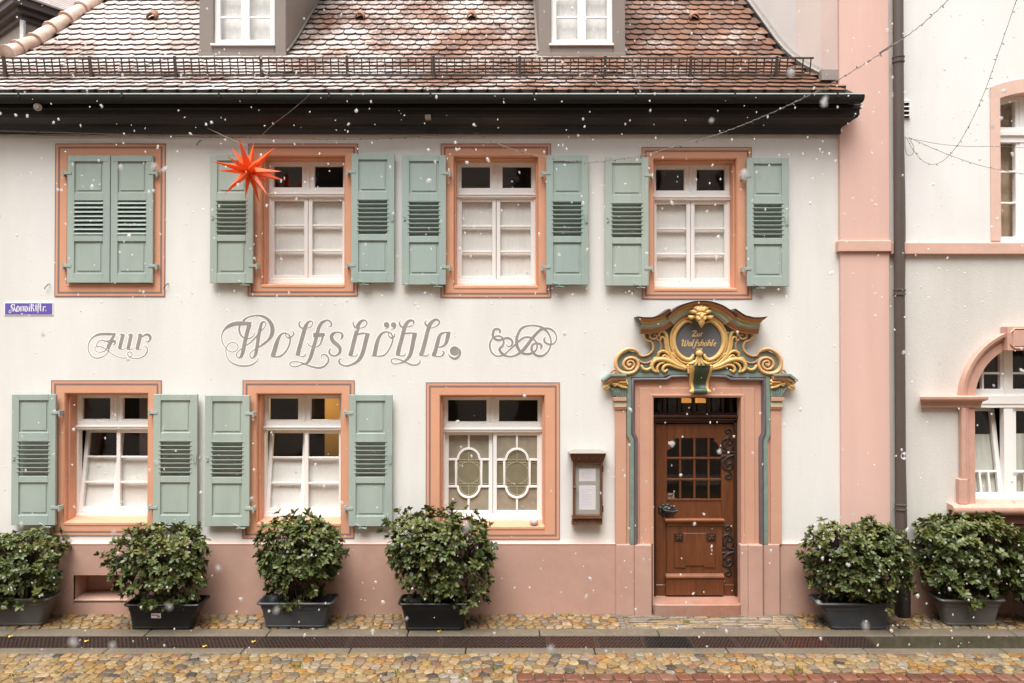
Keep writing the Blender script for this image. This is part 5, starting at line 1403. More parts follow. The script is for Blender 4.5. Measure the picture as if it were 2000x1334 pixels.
# sandstone step
x0, x1 = UX(1273.5, 1180), UX(1452, 1180, 0.07)
zt1 = UZ(1179, 0.07)
st = MB(); n = 8
pl_ = [(x0 + 0.012, -0.16), (x1 - 0.014, -0.16)]
out = [(x0 + 0.003, -0.15), (x0 + 0.003, 0.05), (x0 + 0.02, 0.085), (x0 + 0.06, 0.10), (x1 - 0.08, 0.10), (x1 - 0.03, 0.085), (x1 - 0.006, 0.05), (x1 - 0.006, -0.15)]
top = [(x, o, 0.172 if o < 0 else zt1) for x, o in out]
st.add([(x, o, -0.03) for x, o in out] + [(x, o, z - 0.012) for x, o, z in top] + [((x - XC) * 0.985 + XC, o - 0.012, z) for x, o, z in top],
       [(i, (i + 1) % 8, 8 + (i + 1) % 8, 8 + i) for i in range(8)] + [(8 + i, 8 + (i + 1) % 8, 16 + (i + 1) % 8, 16 + i) for i in range(8)] + [(16, 17, 22, 23), (17, 18, 19, 20, 21, 22)])
part('door_step', st, mat('worn_red_step', (0.36, 0.175, 0.12), 0.6, 0.1, 8, 0.4, 40, (0.30, 0.245, 0.21), 0.85, 2.0), house, 40)

# amber lantern seen through the light over the door
ln = holder('hall_lantern', house, (XC, -0.5, UZ(790, -0.5)))
for k, (pa, pb) in enumerate(((1331, 1352), (1358, 1380))):
    mb = MB(); a, b, c, d = UR(pa, 779, pb, 787, -0.45)
    mb.box(a + 0.01, b - 0.01, -0.60, -0.45, c, d)
    part('lantern_glass', mb, M['lamp_glow'], ln)
mb = MB(); a, b, c, d = UR(1329, 776, 1382, 806, -0.44); mb.box(a, b, -0.62, -0.43, d, d + 0.03); mb.box(a, b, -0.62, -0.43, c - 0.01, c)
for x in (a, (a + b) / 2, b): mb.box(x - 0.012, x + 0.012, -0.455, -0.43, c, d)
part('lantern_frame', mb, M['iron'], ln)
# small warm bulbs hanging in the dining room
for px, py, e in ((632, 770, -0.9), (952, 826, -1.6)):
    x, z = U(px, py, e)
    b = holder('pendant_bulb', house, (x, e, z))
    mb = MB().ball((x, e, z), 0.035, 8, 6); part('bulb', mb, M['lamp_glow'] if px != 632 else emit_mat('warm_bulb', (1.0, 0.62, 0.25), 1.5), b)
    mb = MB().tube([(x, e, z + 0.03), (x, e, 3.2)], 0.004, 5); part('bulb_cord', mb, M['black'], b)
pl_d = bpy.data.lights.new('dining_room_lamp', 'POINT'); pl_d.energy = 2.0; pl_d.color = (1.0, 0.68, 0.34); pl_d.shadow_soft_size = 0.15
plo = bpy.data.objects.new('dining_room_lamp', pl_d); plo.location = W3(UX(632, 770, -0.9) - 0.05, -0.75, UZ(790, -0.9)); COL.objects.link(plo)
# ------------------------------------------------------------------ things fixed to the inn
# street sign
sg_ = thing('street_sign', 'blue enamel street sign with white blackletter lettering on the cream wall', 'street sign', (UX(55, 602), 0, UZ(602)))
x0, x1, z0, z1 = UR(8, 590.5, 104, 616, 0.007)
part('sign_plate', MB().box(x0, x1, 0.0, 0.007, z0, z1), M['enamel'], sg_, bevel=0.001)
part('sign_field', MB().box(x0 + 0.012, x1 - 0.012, 0.006, 0.009, z0 + 0.011, z1 - 0.011), M['blue'], sg_)
mb = MB(); q = 1 / 16.67
FR = [[(350,470,30),(300,515,26),(270,480,24),(300,430,22),(380,420,24)], [(460,280,26),(420,235,34),(360,270,50),(350,330,50),(420,400,46),(400,470,40)], [(470,250,20),(440,330,30),(490,450,50),(540,470,20)],
      [(560,290,24),(530,350,46),(530,430,46),(570,470,26),(610,420,44),(605,340,44),(560,290,24)], [(650,300,24),(665,360,44),(660,470,40)], [(680,320,20),(720,300,34),(740,350,44),(735,460,40)],
      [(780,290,24),(800,350,44),(795,440,46),(830,470,26),(870,420,46),(865,340,44),(830,290,24)], [(930,300,30),(940,360,44),(930,470,40)], [(940,245,36),(955,262,36)],
      [(1020,210,26),(1000,270,44),(1005,470,44)], [(1010,300,24),(1060,240,30),(1075,290,30),(1040,340,26),(1080,400,40),(1085,470,36)], [(1160,230,26),(1150,330,46),(1160,460,42)], [(1120,300,18),(1200,300,18)],
      [(1260,205,30),(1225,260,44),(1220,420,44),(1215,525,22)], [(1300,200,36),(1290,330,50),(1310,460,44)], [(1260,300,16),(1350,300,16)], [(1390,310,26),(1390,380,46),(1385,470,40)], [(1395,340,22),(1440,310,36),(1470,330,30)], [(1460,440,50),(1485,442,50)]]
for i, st in enumerate(FR):
    mb.ribbon([U(x * q, 580 + y * q, 0.02) + (w * q * PX * 0.80,) for x, y, w in st], 0.0095 + i * 0.00005, 0.0002, 0, 0, 3)
part('sign_lettering', mb, M['enamel'], sg_)
# menu case
mcx, mcz = U(1148, 950)
mc_ = thing('menu_case', 'carved brown menu case with two white sheets beside the portal', 'menu case', (mcx, 0, mcz))
OM = 0.10
def mbox(mb, pa, ya, pb, yb, o0, o1): a, b, c, d = UR(pa, ya, pb, yb, o1); return mb.box(a, b, o0, o1, c, d)
mb = MB(); mbox(mb, 1119, 902, 1177, 1012, 0.0, 0.05); mbox(mb, 1119, 902, 1123.5, 1012, 0.05, OM); mbox(mb, 1172.5, 902, 1176.5, 1012, 0.05, OM); mbox(mb, 1123.5, 902, 1172.5, 907, 0.05, OM); mbox(mb, 1123.5, 1006, 1172.5, 1012, 0.05, OM)
part('case_frame', mb, M['menu_wood'], mc_, bevel=0.003)
mb = MB(); mbox(mb, 1123, 906, 1173, 1007, 0.05, 0.056); part('case_lining', mb, M['menu_back'], mc_)
mb = MB(); mbox(mb, 1131, 915.5, 1163.5, 940, 0.056, 0.0575); part('paper_sheet', mb, M['paper'], mc_)
mb = MB(); mbox(mb, 1131, 948, 1163.5, 995.5, 0.056, 0.0575); part('paper_sheet', mb, M['paper'], mc_)
mb = MB()
for y, a, b in [(919, 1139, 1156)] + [(922 + 2.6 * k, 1136, 1158 - (k % 3) * 3) for k in range(6)] + [(956 + 3.2 * k, 1136, 1158 - (k * 5 % 4) * 2) for k in range(11)]:
    mbox(mb, a, y, b, y + 0.5, 0.0575, 0.0580)
part('printed_line', mb, M['print'], mc_)
mb = MB(); mbox(mb, 1123.5, 907, 1172.5, 1006, 0.085, 0.088); part('case_glass', mb, M['clear_glass'], mc_)
mb = MB(); mbox(mb, 1117.5, 1010.5, 1177, 1013, 0.0, OM + 0.018); mbox(mb, 1118, 1013, 1176.5, 1023.5, 0.0, OM - 0.005); mbox(mb, 1117, 1022, 1176.5, 1024.5, 0.0, OM + 0.005)
for k in range(6):
    x, z = U(1122.5 + k * 9.8, 1018, OM); pts = [(x + 0.020 * math.cos(a * 0.7), z + 0.022 * math.sin(a * 0.7), 0.009) for a in range(10)]
    mb.relief(pts, OM - 0.006, 0.8, 0, 4, 1); mb.ball((x, OM - 0.003, z), 0.010, 6, 4)
part('case_foot', mb, M['menu_wood'], mc_, 40)
mb = MB()
a, b, c, d = UR(1112.5, 884, 1183, 902, OM)
mb.extx([(0, c), (OM + 0.005, c), (OM + 0.012, c + 0.01), (OM + 0.02, c + 0.03), (OM + 0.05, d - 0.02), (OM + 0.06, d), (0, d)], lambda o, z: a + 0.03 * (1 - (z - c) / (d - c)), lambda o, z: b - 0.03 * (1 - (z - c) / (d - c)))
for k in range(13):
    x = a + 0.05 + (b - a - 0.1) * k / 12; z = c + 0.05 + 0.012 * math.sin(k * 2.1)
    mb.relief([(x - 0.014, z - 0.018 * (-1) ** k, 0.008), (x, z + 0.006, 0.018), (x + 0.016, z + 0.02 * (-1) ** k, 0.008)], OM + 0.028, 0.7, 0, 4, 3)
part('carved_frieze', mb, M['menu_wood'], mc_, 40)
mb = MB(); e = UZ(878, 0.02)
mb.add([(a - 0.01, 0, d + 0.002), (b + 0.01, 0, d + 0.002), (b + 0.01, OM + 0.075, d + 0.002), (a - 0.01, OM + 0.075, d + 0.002), (a + 0.055, 0, e), (b - 0.055, 0, e)], [(0, 1, 2, 3), (3, 2, 5, 4), (0, 3, 4), (1, 5, 2)])
part('zinc_cover', mb, M['zinc'], mc_)
mb = MB(); x, z = U(1123, 952, OM); mb.ball((x, OM + 0.012, z), 0.017, 8, 6); mb.tube([(x, OM, z + 0.02), (x, OM + 0.004, z - 0.045)], 0.008, 6)
part('case_knob', mb, M['menu_wood'], mc_, 50)
mb = MB(); mbox(mb, 1175.5, 910, 1178.5, 922, 0.03, 0.08); mbox(mb, 1175.5, 989, 1178.5, 1000, 0.03, 0.08)
part('case_hinge', mb, M['iron'], mc_)
# ashtray on the sill
x, z = U(1043, 1027, -0.02)
zz = UR(*WIN['L3'][1])[2] + 0.018
t = thing('ashtray', 'small round grey ashtray on the sill of the leaded window', 'ashtray', (x, -0.03, zz))
mb = MB(); r, n = 0.050, 18; vs_, fs = [], []
for rr, h in ((0.8, 0.0), (1.0, 0.015), (1.0, 0.045), (0.86, 0.058), (0.70, 0.052), (0.62, 0.02)):
    vs_ += [(x + r * rr * math.cos(2 * math.pi * k / n), -0.035 + r * rr * math.sin(2 * math.pi * k / n), zz + h - (0.008 if h > 0.03 and k % 6 == 4 else 0)) for k in range(n)]
fs = [(j * n + k, j * n + (k + 1) % n, (j + 1) * n + (k + 1) % n, (j + 1) * n + k) for j in range(5) for k in range(n)] + [tuple(range(n)), tuple(5 * n + k for k in range(n))]
part('dish', MB().add(vs_, fs), M['ceramic'], t, 50)
part('ash_bed', MB().ball((x, -0.035, zz + 0.02), 0.03, 8, 4, 0, None, (1, 1, 0.2)), M['iron'], t)
# little fittings on the eaves
x, z = U(78, 212, 0.24)
t = thing('eaves_spotlight', 'small silver spotlight fixed under the gutter near the street corner', 'spotlight', (x, 0.24, z))
part('lamp_body', MB().tube([(x - 0.035, 0.25, z + 0.02), (x + 0.03, 0.33, z - 0.012), (x + 0.045, 0.345, z - 0.02)], [0.028, 0.040, 0.043], 12), M['ceramic'], t, 40)
part('lamp_lens', MB().ball((x + 0.045, 0.345, z - 0.02), 0.034, 10, 6, 0, None, (0.6, 0.4, 1)), M['zinc'], t, 40)
part('lamp_bracket', MB().box(x - 0.02, x + 0.01, 0.2, 0.27, z + 0.02, z + 0.05), M['iron'], t)
x, z = U(837, 230, 0.20)
t = thing('eaves_sensor', 'small beige sensor box hanging under the dark eaves', 'sensor', (x, 0.2, z))
part('sensor_box', MB().box(x - 0.035, x + 0.03, 0.19, 0.26, z - 0.03, z + 0.022), mat('beige_sensor_plastic', (0.42, 0.34, 0.27), 0.5, 0.05), t, bevel=0.006)
part('sensor_wire', MB().tube([(x + 0.005, 0.2, z + 0.02), (x + 0.002, 0.21, z + 0.09)], 0.004, 5), M['black'], t)
for px, py in ((393, 277), (97, 557), (329, 556)):
    x, z = U(px, py)
    mb = MB().tube([(x, 0, z + 0.012), (x, 0.03, z + 0.010), (x - 0.01, 0.034, z - 0.012), (x - 0.03, 0.03, z - 0.022), (x - 0.042, 0.03, z - 0.05)], 0.0045, 5)
    o = part('wall_hook', mb, M['iron']); tag(o, {393: 'small iron hook under the eaves between two upper windows', 97: 'small shutter hook just outside the closed window on its street sign side', 329: 'small shutter hook between the closed window and the star'}[px], 'hook')

# ------------------------------------------------------------------ the pale house next door
nb = thing('neighbour_house', 'pale rough-rendered house with pink corner pilaster and arched sandstone window', 'house', (5.5, 0, 0))
XW = UX(1741, 600)
ZT = 11.5
O_W = -0.004
# opening of the upper window and of the arched lower one
ua0, ua1, ub0, ub1 = UR(1953, 180, 2085, 470)
UC = (ua0 + ua1) / 2
la0, la1, lb0, lb1 = UR(1902, 672, 2118, 986)
LC = (la0 + la1) / 2; LR = (la1 - la0) / 2; zs2 = lb1 - LR
zsp = UZ(192)                                                  # springing of the segmental arch
mb = MB(); wall_grid(mb, X_END, 9.5, -0.05, ZT, [(ua0, ua1, ub0, ub1), (la0, la1, lb0, lb1), (20, 21, UZ(485), 30)], O_W)
arcL = [(LC + LR * math.cos(math.pi * k / 24), zs2 + LR * math.sin(math.pi * k / 24)) for k in range(25)]
sag = ub1 - zsp; hw = (ua1 - ua0) / 2; RR = (hw * hw + sag * sag) / (2 * sag)
def seg_arc(r_extra=0.0, n=12):
    a = math.asin(hw / RR); return [(UC + (RR + r_extra) * math.sin(-a + 2 * a * k / n), ub1 - RR + (RR + r_extra) * math.cos(-a + 2 * a * k / n)) for k in range(n + 1)]
def spandrel(mb, corner, arc): mb.add([(corner[0], O_W, corner[1])] + [(x, O_W, z) for x, z in arc], [(0, i + 1, i + 2) for i in range(len(arc) - 1)])
spandrel(mb, (la1, lb1), arcL[:13]); spandrel(mb, (la0, lb1), arcL[12:])
sa = seg_arc(); spandrel(mb, (ua0, ub1), sa[:7]); spandrel(mb, (ua1, ub1), sa[6:])
cz = UZ(485)
hi, lo = MB(), MB()
for f in mb.f:
    q = [mb.v[i] for i in f]
    (hi if sum(p[2] for p in q) / len(q) > cz else lo).add(q, [tuple(range(len(q)))])
part('upper_wall', hi, mat('smooth_pale_render', (0.775, 0.765, 0.745), 0.88, 0.04, 1.4, 0.35, 60, (0.66, 0.64, 0.61), 0.4, 0.8, (1.5, 1, 0.4)), nb)
part('lower_wall', lo, M['rough'], nb)
# flank above the inn's roof: the pilaster returns, a paler strip, then cream
mb = MB()
for a, b, mi in ((O_W, -0.50, 0), (-0.50, -1.30, 1), (-1.30, -9.0, 2)):
    mb.add([(XN, a, -0.05), (XN, b, -0.05), (XN, b, ZT), (XN, a, ZT)], [(0, 1, 2, 3)], mi)
part('flank_wall', mb, [mat('flank_pink', (0.88, 0.73, 0.665), 0.85, 0.04, 1.5, 0.2, 40), M['pink_pale'], mat('flank_cream', (0.86, 0.85, 0.83), 0.85, 0.03, 1.5, 0.2, 40)], nb)
mb = MB()
a, b, zc, zd = UR(1638, 469, 1742, 491.5, 0.085)
p0, p1 = UX(1640.5, 300, 0.05), UX(1737.5, 300, 0.05)
mb.box(p0, p1, O_W, 0.05, zd, ZT); mb.box(UX(1643.5, 800, .05), UX(1738.5, 800, .05), O_W, 0.05, -0.05, zc)
part('pilaster', mb, M['pink'], nb, bevel=0.006)
mb = MB().box(a, b, O_W, 0.085, zc, zd); part('pilaster_band', mb, M['sandstone'] if False else mat('salmon_band', (0.65, 0.41, 0.325), 0.8, 0.06, 5, 0.4, 50), nb, bevel=0.01)
mb = MB(); a, b, zc, zd = UR(1742, 473.5, 1800, 496.5, 0.05); mb.box(XW - 0.02, 9.5, O_W, 0.05, zc, zd)
part('string_course', mb, bpy.data.materials['salmon_band'], nb, bevel=0.008)
mb = MB(); mb.box(XW, 9.5, O_W, 0.03, -0.05, UZ(1095)); part('plinth', mb, M['plinth'], nb, bevel=0.006)
# upper window
uw = holder('window', nb, (UC, 0, ub0), 'upper window with brown curtain under a segmental arch')
mb = MB(); so_ = 0.115
mb.box(ua0 - so_, ua0, O_W, 0.012, ub0, zsp); mb.box(ua1, ua1 + so_, O_W, 0.012, ub0, zsp)
n = 12; a_in = seg_arc(); a_s = math.asin(hw / RR)
ro = RR + 0.16
outer = [(UC + (hw + so_) * (-1 + 2 * k / n), ub1 - RR + math.sqrt(max(0, ro ** 2 - ((hw + so_) * (-1 + 2 * k / n)) ** 2))) for k in range(n + 1)]
vs_ = []
for (xi, zi), (xo, zo) in zip(a_in, outer): vs_ += [(xi, O_W, zi), (xi, 0.012, zi), (xo, 0.012, zo), (xo, O_W, zo)]
fs = [(4 * i + j, 4 * i + (j + 1) % 4, 4 * i + 4 + (j + 1) % 4, 4 * i + 4 + j) for i in range(n) for j in range(4)] + [(0, 1, 2, 3), tuple(4 * n + j for j in range(4))]
mb.add(vs_, fs)
# the corner between the straight jamb's top and the arch's foot
mb.add([(ua0 - so_, 0.0115, zsp), (ua0, 0.0115, zsp), (outer[0][0], 0.0115, outer[0][1])], [(0, 1, 2)])
part('window_surround', mb, mat('peach_stone', (0.69, 0.48, 0.395), 0.8, 0.05, 6, 0.4, 50), uw)
mb = MB(); arcr = [(x, z) for x, z in a_in]
rv = [(ua0, ub0)] + arcr + [(ua1, ub0)]
v = []
for x, z in rv: v += [(x, O_W, z), (x, -0.28, z)]
mb.add(v, [(2 * i, 2 * i + 1, 2 * i + 3, 2 * i + 2) for i in range(len(rv) - 1)]); mb.add([(ua0, O_W, ub0), (ua1, O_W, ub0), (ua1, -.28, ub0), (ua0, -.28, ub0)], [(0, 1, 2, 3)])
part('reveal', mb, bpy.data.materials['peach_stone'], uw)
FN = -0.15
mb = MB(); f0 = FN - 0.07
v = []
inn = [(UC + (x - UC) * 0.93, z - 0.055) for x, z in arcr]
for (x, z), (xi, zi) in zip(arcr, inn): v += [(x, FN, z), (xi, FN, zi), (xi, f0, zi)]
mb.add(v, [(3 * i + j, 3 * i + j + 1, 3 * i + 4 + j, 3 * i + 3 + j) for i in range(len(arcr) - 1) for j in range(2)])
mb.box(ua0, ua0 + 0.055, f0, FN, ub0, zsp); mb.box(ua1 - 0.055, ua1, f0, FN, ub0, zsp); mb.box(ua0, ua1, f0, FN, ub0, ub0 + 0.07); mb.box(ua0, ua1, f0, FN + 0.02, ub0 - 0.0, ub0 + 0.03)
zt0, zt1 = UZ(279, FN), UZ(249, FN)
mb.box(ua0, ua1, f0, FN + 0.012, zt0, zt1); mb.box(ua0 + 0.002, ua1 - 0.002, f0, FN + 0.035, zt0 + 0.08, zt0 + 0.13)
mb.box(UC - 0.06, UC + 0.06, f0, FN + 0.004, ub0, ub1 - 0.04)
for y in (335, 396): z = UZ(y, FN); mb.box(ua0 + 0.03, ua1 - 0.03, f0 + 0.01, FN - 0.008, z - 0.012, z + 0.012)
for sx in (-1, 1): mb.box(UC + sx * 0.075 - 0.03, UC + sx * 0.075 + 0.03, f0, FN - 0.004, ub0 + 0.06, ub1 - 0.05)
part('window_frame', mb, M['white'], uw, bevel=0.004)
zl = [ub0 + 0.06, UZ(396, FN), UZ(335, FN), zt0]
for sx0, sx1 in ((ua0 + 0.05, UC - 0.06), (UC + 0.06, ua1 - 0.05)):
    for q0, q1 in list(zip(zl, zl[1:])) + [(zt1, ub1 - 0.03)]:
        part('pane', MB().box(sx0, sx1, FN - 0.04, FN - 0.036, q0, q1), M['glass'], uw)
v = []
for i in range(41):
    x = ua0 + (ua1 - ua0) * i / 40
    for z in (ub0, ub1): v.append((x, FN - 0.16 + 0.012 * math.sin(i * 1.3), z))
part('curtain', MB().add(v, [(2 * i, 2 * i + 2, 2 * i + 3, 2 * i + 1) for i in range(40)]), M['brown_curtain'], uw, 60)
mb = MB().box(ua0 - 0.4, ua1 + 0.4, -2.5, -0.5, ub0 - 0.3, ub1 + 0.3); part('room_shell', mb, M['room'], uw)
# arched lower window
lw_ = holder('arched_window', nb, (LC, 0, lb0), 'round-arched window in carved pink sandstone')
RO = 140 * PX
ring = [(LC - (LR + 0.0) * math.cos(math.pi * k / 32), zs2 + LR * math.sin(math.pi * k / 32)) for k in range(33)]
e = RO - LR
prof_a = [(0.0, -0.02), (0.0, 0.028), (-e * 0.53, 0.034), (-e * 0.535, -0.002), (-e * 0.60, -0.002), (-e * 0.605, 0.055), (-e * 0.74, 0.062), (-e * 0.745, 0.02), (-e * 0.80, 0.02), (-e * 0.805, 0.088), (-e, 0.095), (-e, O_W)]
mb = MB().sweep(ring, prof_a); part('arch_ring', mb, M['sandstone'], lw_, 30)
kx0, kx1, kz0, kz1 = UR(1969, 637, 2053, 685, 0.13)
mb = MB().box(kx0, kx1, O_W, 0.125, kz0, kz1)
mb.box(kx0 + 0.055, kx1 - 0.055, 0.12, 0.135, kz0 + 0.05, kz1 - 0.045)
q = 0.045
oc = [(kx0 + 0.03 + q, kz0 + 0.03), (kx1 - 0.03 - q, kz0 + 0.03), (kx1 - 0.03, kz0 + 0.03 + q), (kx1 - 0.03, kz1 - 0.03 - q), (kx1 - 0.03 - q, kz1 - 0.03), (kx0 + 0.03 + q, kz1 - 0.03), (kx0 + 0.03, kz1 - 0.03 - q), (kx0 + 0.03, kz0 + 0.03 + q)]
mb.sweep(oc, [(-0.01, 0.12), (-0.006, 0.14), (0.006, 0.14), (0.01, 0.12)], closed=True)
part('keystone', mb, M['sandstone'], lw_, bevel=0.006)
zi0, zi1 = UZ(797, 0.10), UZ(773, 0.10)
mb = MB()
pf = [(O_W, zi0), (0.05, zi0), (0.05, zi0 + 0.045), (0.062, zi0 + 0.05), (0.062, zi0 + 0.07), (0.085, zi0 + 0.08), (0.12, zi1 - 0.045), (0.125, zi1 - 0.01), (0.11, zi1), (O_W, zi1)]
xa = UX(1797, 785, 0.08)
mb.extx(pf, lambda o, z: xa + 0.06 - max(0, o) * 0.7, lambda o, z: la0 + 0.03 + max(0, o) * 0.55)
part('impost', mb, M['sandstone'], lw_, bevel=0.004)
mb = MB().extx(pf, lambda o, z: la1 - 0.03 - max(0, o) * 0.55, lambda o, z: la1 + 0.65); part('impost', mb, M['sandstone'], lw_, bevel=0.004)
for sg, xj in ((1, la0), (-1, la1)):
    mb = MB(); jw = 0.183
    def jb(u0, u1, o1, z0, z1, o0=O_W):
        lo, hi = sorted((xj - sg * u0, xj - sg * u1)); mb.box(lo, hi, o0, o1, z0, z1)
    zk = UZ(935, 0.05)
    jb(0, 0.085, 0.030, lb0 + 0.02, zi0); jb(0.0855, 0.125, 0.048, zk - 0.02, zi0); jb(0.1255, jw, 0.066, zk - 0.01, zi0)
    jb(0.0855, 0.118, 0.046, lb0 + 0.02, zk - 0.0205); jb(0.1185, jw + 0.035, 0.074, lb0 + 0.02, zk)
    part('jamb', mb, M['sandstone'], lw_, bevel=0.008)
zsl = UZ(986, 0.09)
mb = MB().extx([(O_W, zsl - 0.125), (0.09, zsl - 0.125), (0.125, zsl - 0.10), (0.14, zsl - 0.06), (0.13, zsl - 0.025), (0.10, zsl - 0.005), (-0.25, zsl + 0.03), (-0.25, zsl - 0.125)], UX(1860, 995, 0.1), la1 + 0.26)
part('sill', mb, M['sandstone'], lw_, 40)
mb = MB(); xs_ = UX(1878, 1010); mb.box(xs_, la1 + 0.2, O_W, 0.055, zsl - 0.24, zsl - 0.13); mb.box(xs_ + 0.05, la1 + 0.15, O_W, 0.035, zsl - 0.36, zsl - 0.241); mb.box(xs_ + 0.14, la1 + 0.1, O_W, 0.045, zsl - 0.75, zsl - 0.361)
part('sub_sill_panel', mb, mat('dark_red_panel', (0.165, 0.06, 0.04), 0.6, 0.1), lw_, bevel=0.008)
mb = MB(); v = []
rv = [(la0, lb0)] + [(x, z) for x, z in ring] + [(la1, lb0)]
for x, z in rv: v += [(x, 0.02, z), (x, -0.25, z)]
mb.add(v, [(2 * i, 2 * i + 1, 2 * i + 3, 2 * i + 2) for i in range(len(rv) - 1)]); part('reveal', mb, M['sandstone'], lw_)
FA = -0.14; f0 = FA - 0.07
mb = MB()
mb.sweep(ring, [(0.0, f0), (0.0, FA), (0.05, FA), (0.05, f0)])
mb.box(la0, la0 + 0.05, f0, FA, lb0 + 0.05, zs2); mb.box(la1 - 0.05, la1, f0, FA, lb0 + 0.05, zs2)
mxc = UX(1969, 850, FA)
zt0, zt1 = UZ(789, FA), UZ(772, FA)
zbm = UZ(980, FA)
mb.box(la0, la1, f0, FA + 0.03, zt0, zt1); mb.box(la0, la1, f0, FA + 0.005, zt1, zt1 + 0.075); mb.box(la0, la1, f0, FA + 0.02, zt0 - 0.045, zt0)
mb.box(mxc - 0.055, mxc + 0.055, f0, FA + 0.012, zbm, zs2 + LR * 0.93)
mb.box(2 * LC - mxc - 0.055, 2 * LC - mxc + 0.055, f0, FA + 0.012, zbm, zs2 + LR * 0.93)
mb.box(la0, la1, f0, FA + 0.01, zbm - 0.03, zbm + 0.055); mb.box(la0, la1, f0, FA + 0.035, zbm - 0.05, zbm)
part('window_frame', mb, M['white'], lw_, bevel=0.004)
mb = MB(); zq = UZ(729, FA)
for x0, x1 in ((la0, mxc), (mxc, la1)):
    mb.box(x0 + 0.03, x1 - 0.02, f0 + 0.01, FA - 0.01, zq - 0.013, zq + 0.013)
xq = UX(1921, 760, FA)
mb.box(xq - 0.012, xq + 0.012, f0 + 0.011, FA - 0.009, zt1 + 0.06, zs2 + math.sqrt(LR ** 2 - (xq - LC) ** 2) - 0.02)
xq2 = UX(1959, 700, FA); mb.box(xq2 - 0.03, xq2 + 0.02, f0 + 0.01, FA - 0.005, zt1 + 0.07, zs2 + LR * 0.86)
part('glazing_bar', mb, M['white'], lw_, bevel=0.004)
part('pane', MB().poly(arcL, FA - 0.045, FA - 0.041), M['glass'], lw_)
# casements: the near one leans inward
tf = tilt_fn(math.radians(9.0), zbm + 0.06, FA - 0.01)
for k, (x0, x1, t_) in enumerate(((la0 + 0.04, mxc - 0.045, tf), (mxc + 0.05, la1 - 0.05, None))):
    sm = MB(); z0, z1 = zbm + 0.06, zt0 - 0.045
    sm.frame(x0, x1, z0, z1, 0.055, FA - 0.06, FA - 0.01, 0, t_, wb=0.05, wt=0.04)
    zb1 = z0 + 0.30
    sm.box(x0 + 0.05, x1 - 0.05, FA - 0.055, FA - 0.012, zb1 - 0.013, zb1 + 0.013, 0, None, t_)
    nb_ = 2 if k == 0 else 4
    for q in range(1, nb_ + 1):
        xx = x0 + 0.05 + (x1 - x0 - 0.1) * q / (nb_ + 1); sm.box(xx - 0.012, xx + 0.012, FA - 0.054, FA - 0.013, z0 + 0.045, zb1, 0, None, t_)
    part('sash', sm, M['white'], lw_, bevel=0.004)
    pm_ = MB().box(x0 + 0.05, x1 - 0.05, FA - 0.035, FA - 0.031, z0 + 0.045, z1 - 0.035, 0, None, t_); part('pane', pm_, M['glass'], lw_)
    v = []
    for i in range(31):
        x = x0 + 0.03 + (x1 - x0 - 0.06) * i / 30
        for z in (z0 + 0.02, z0 + (z1 - z0) * 0.70):
            p = (x, FA - 0.085 + 0.006 * math.sin(i * 1.4), z); v.append(t_(p) if t_ else p)
    part('curtain', MB().add(v, [(2 * i, 2 * i + 2, 2 * i + 3, 2 * i + 1) for i in range(30)]), mat('sage_net_curtain', (0.60, 0.60, 0.54), 0.9, 0.04) if 'sage_net_curtain' not in bpy.data.materials else bpy.data.materials['sage_net_curtain'], lw_, 60)
mb = MB(); x0, x1, o0, o1, z0, z1 = la0 - 0.5, la1 + 0.5, -3.0, -0.26, lb0 - 0.4, lb1 + 0.4
mb.add([(x0, o0, z0), (x1, o0, z0), (x1, o1, z0), (x0, o1, z0), (x0, o0, z1), (x1, o0, z1), (x1, o1, z1), (x0, o1, z1)], [(0, 1, 2, 3), (4, 5, 6, 7), (0, 1, 5, 4), (0, 3, 7, 4), (1, 2, 6, 5)])
part('room_shell', mb, M['room'], lw_)
# vent grille on the neighbour's wall
x0, x1, z0, z1 = UR(1763, 196, 1778, 230, 0.02)
vg = thing('vent_grille', 'small white slatted vent grille beside the downpipe', 'vent', ((x0 + x1) / 2, 0, z0))
part('grille_back', MB().box(x0, x1 - 0.01, O_W, 0.004, z0 + 0.01, z1 - 0.01), M['black'], vg)
mb = MB().box(x1 - 0.012, x1, O_W, 0.025, z0, z1); mb.box(x0 - 0.05, x1 - 0.012, O_W, 0.025, z1 - 0.012, z1); part('grille_frame', mb, M['white'], vg)
for k in range(4):
    z = z0 + 0.014 + k * 0.052
    part('grille_slat', MB().extx([(0.004, z + 0.030), (0.03, z + 0.012), (0.03, z + 0.006), (0.004, z + 0.022)], x0 - 0.05, x1 - 0.012), M['white'], vg)
# downpipe
dpt = thing('downpipe', 'brown rainwater downpipe between the pink pilaster and the pale wall', 'downpipe', (UX(1752, 600, 0.1), 0.08, 0))
def dpx(py): return 1745.5 + (py / 990.0) * 14.5
pts = []
OPI = 0.085
X0_, X1_ = UX(1745.5, 0, OPI), UX(1758.5, 990, OPI)
xm = UX(1757, 600, OPI)
for z in (0.35, 2.0, 4.0, 6.0, 8.0, 10.5): pts.append((xm, OPI, z))
part('pipe', MB().tube(pts, 0.0575, 20), M['pipe'], dpt, 50)
for py in (117, 571, 990):
    z = UZ(py, OPI)
    mb = MB()
    for dz in (-0.028, 0.028): mb.tube([(xm, OPI, z + dz - 0.010), (xm, OPI, z + dz - 0.006), (xm, OPI, z + dz + 0.006), (xm, OPI, z + dz + 0.010)], [0.058, 0.068, 0.068, 0.058], 20)
    mb.tube([(xm, OPI, z - 0.03), (xm, OPI, z + 0.03)], 0.0615, 20); mb.tube([(xm + 0.06, OPI - 0.02, z), (xm + 0.095, -0.004, z)], 0.012, 6)
    part('pipe_collar', mb, M['pipe'], dpt, 40)
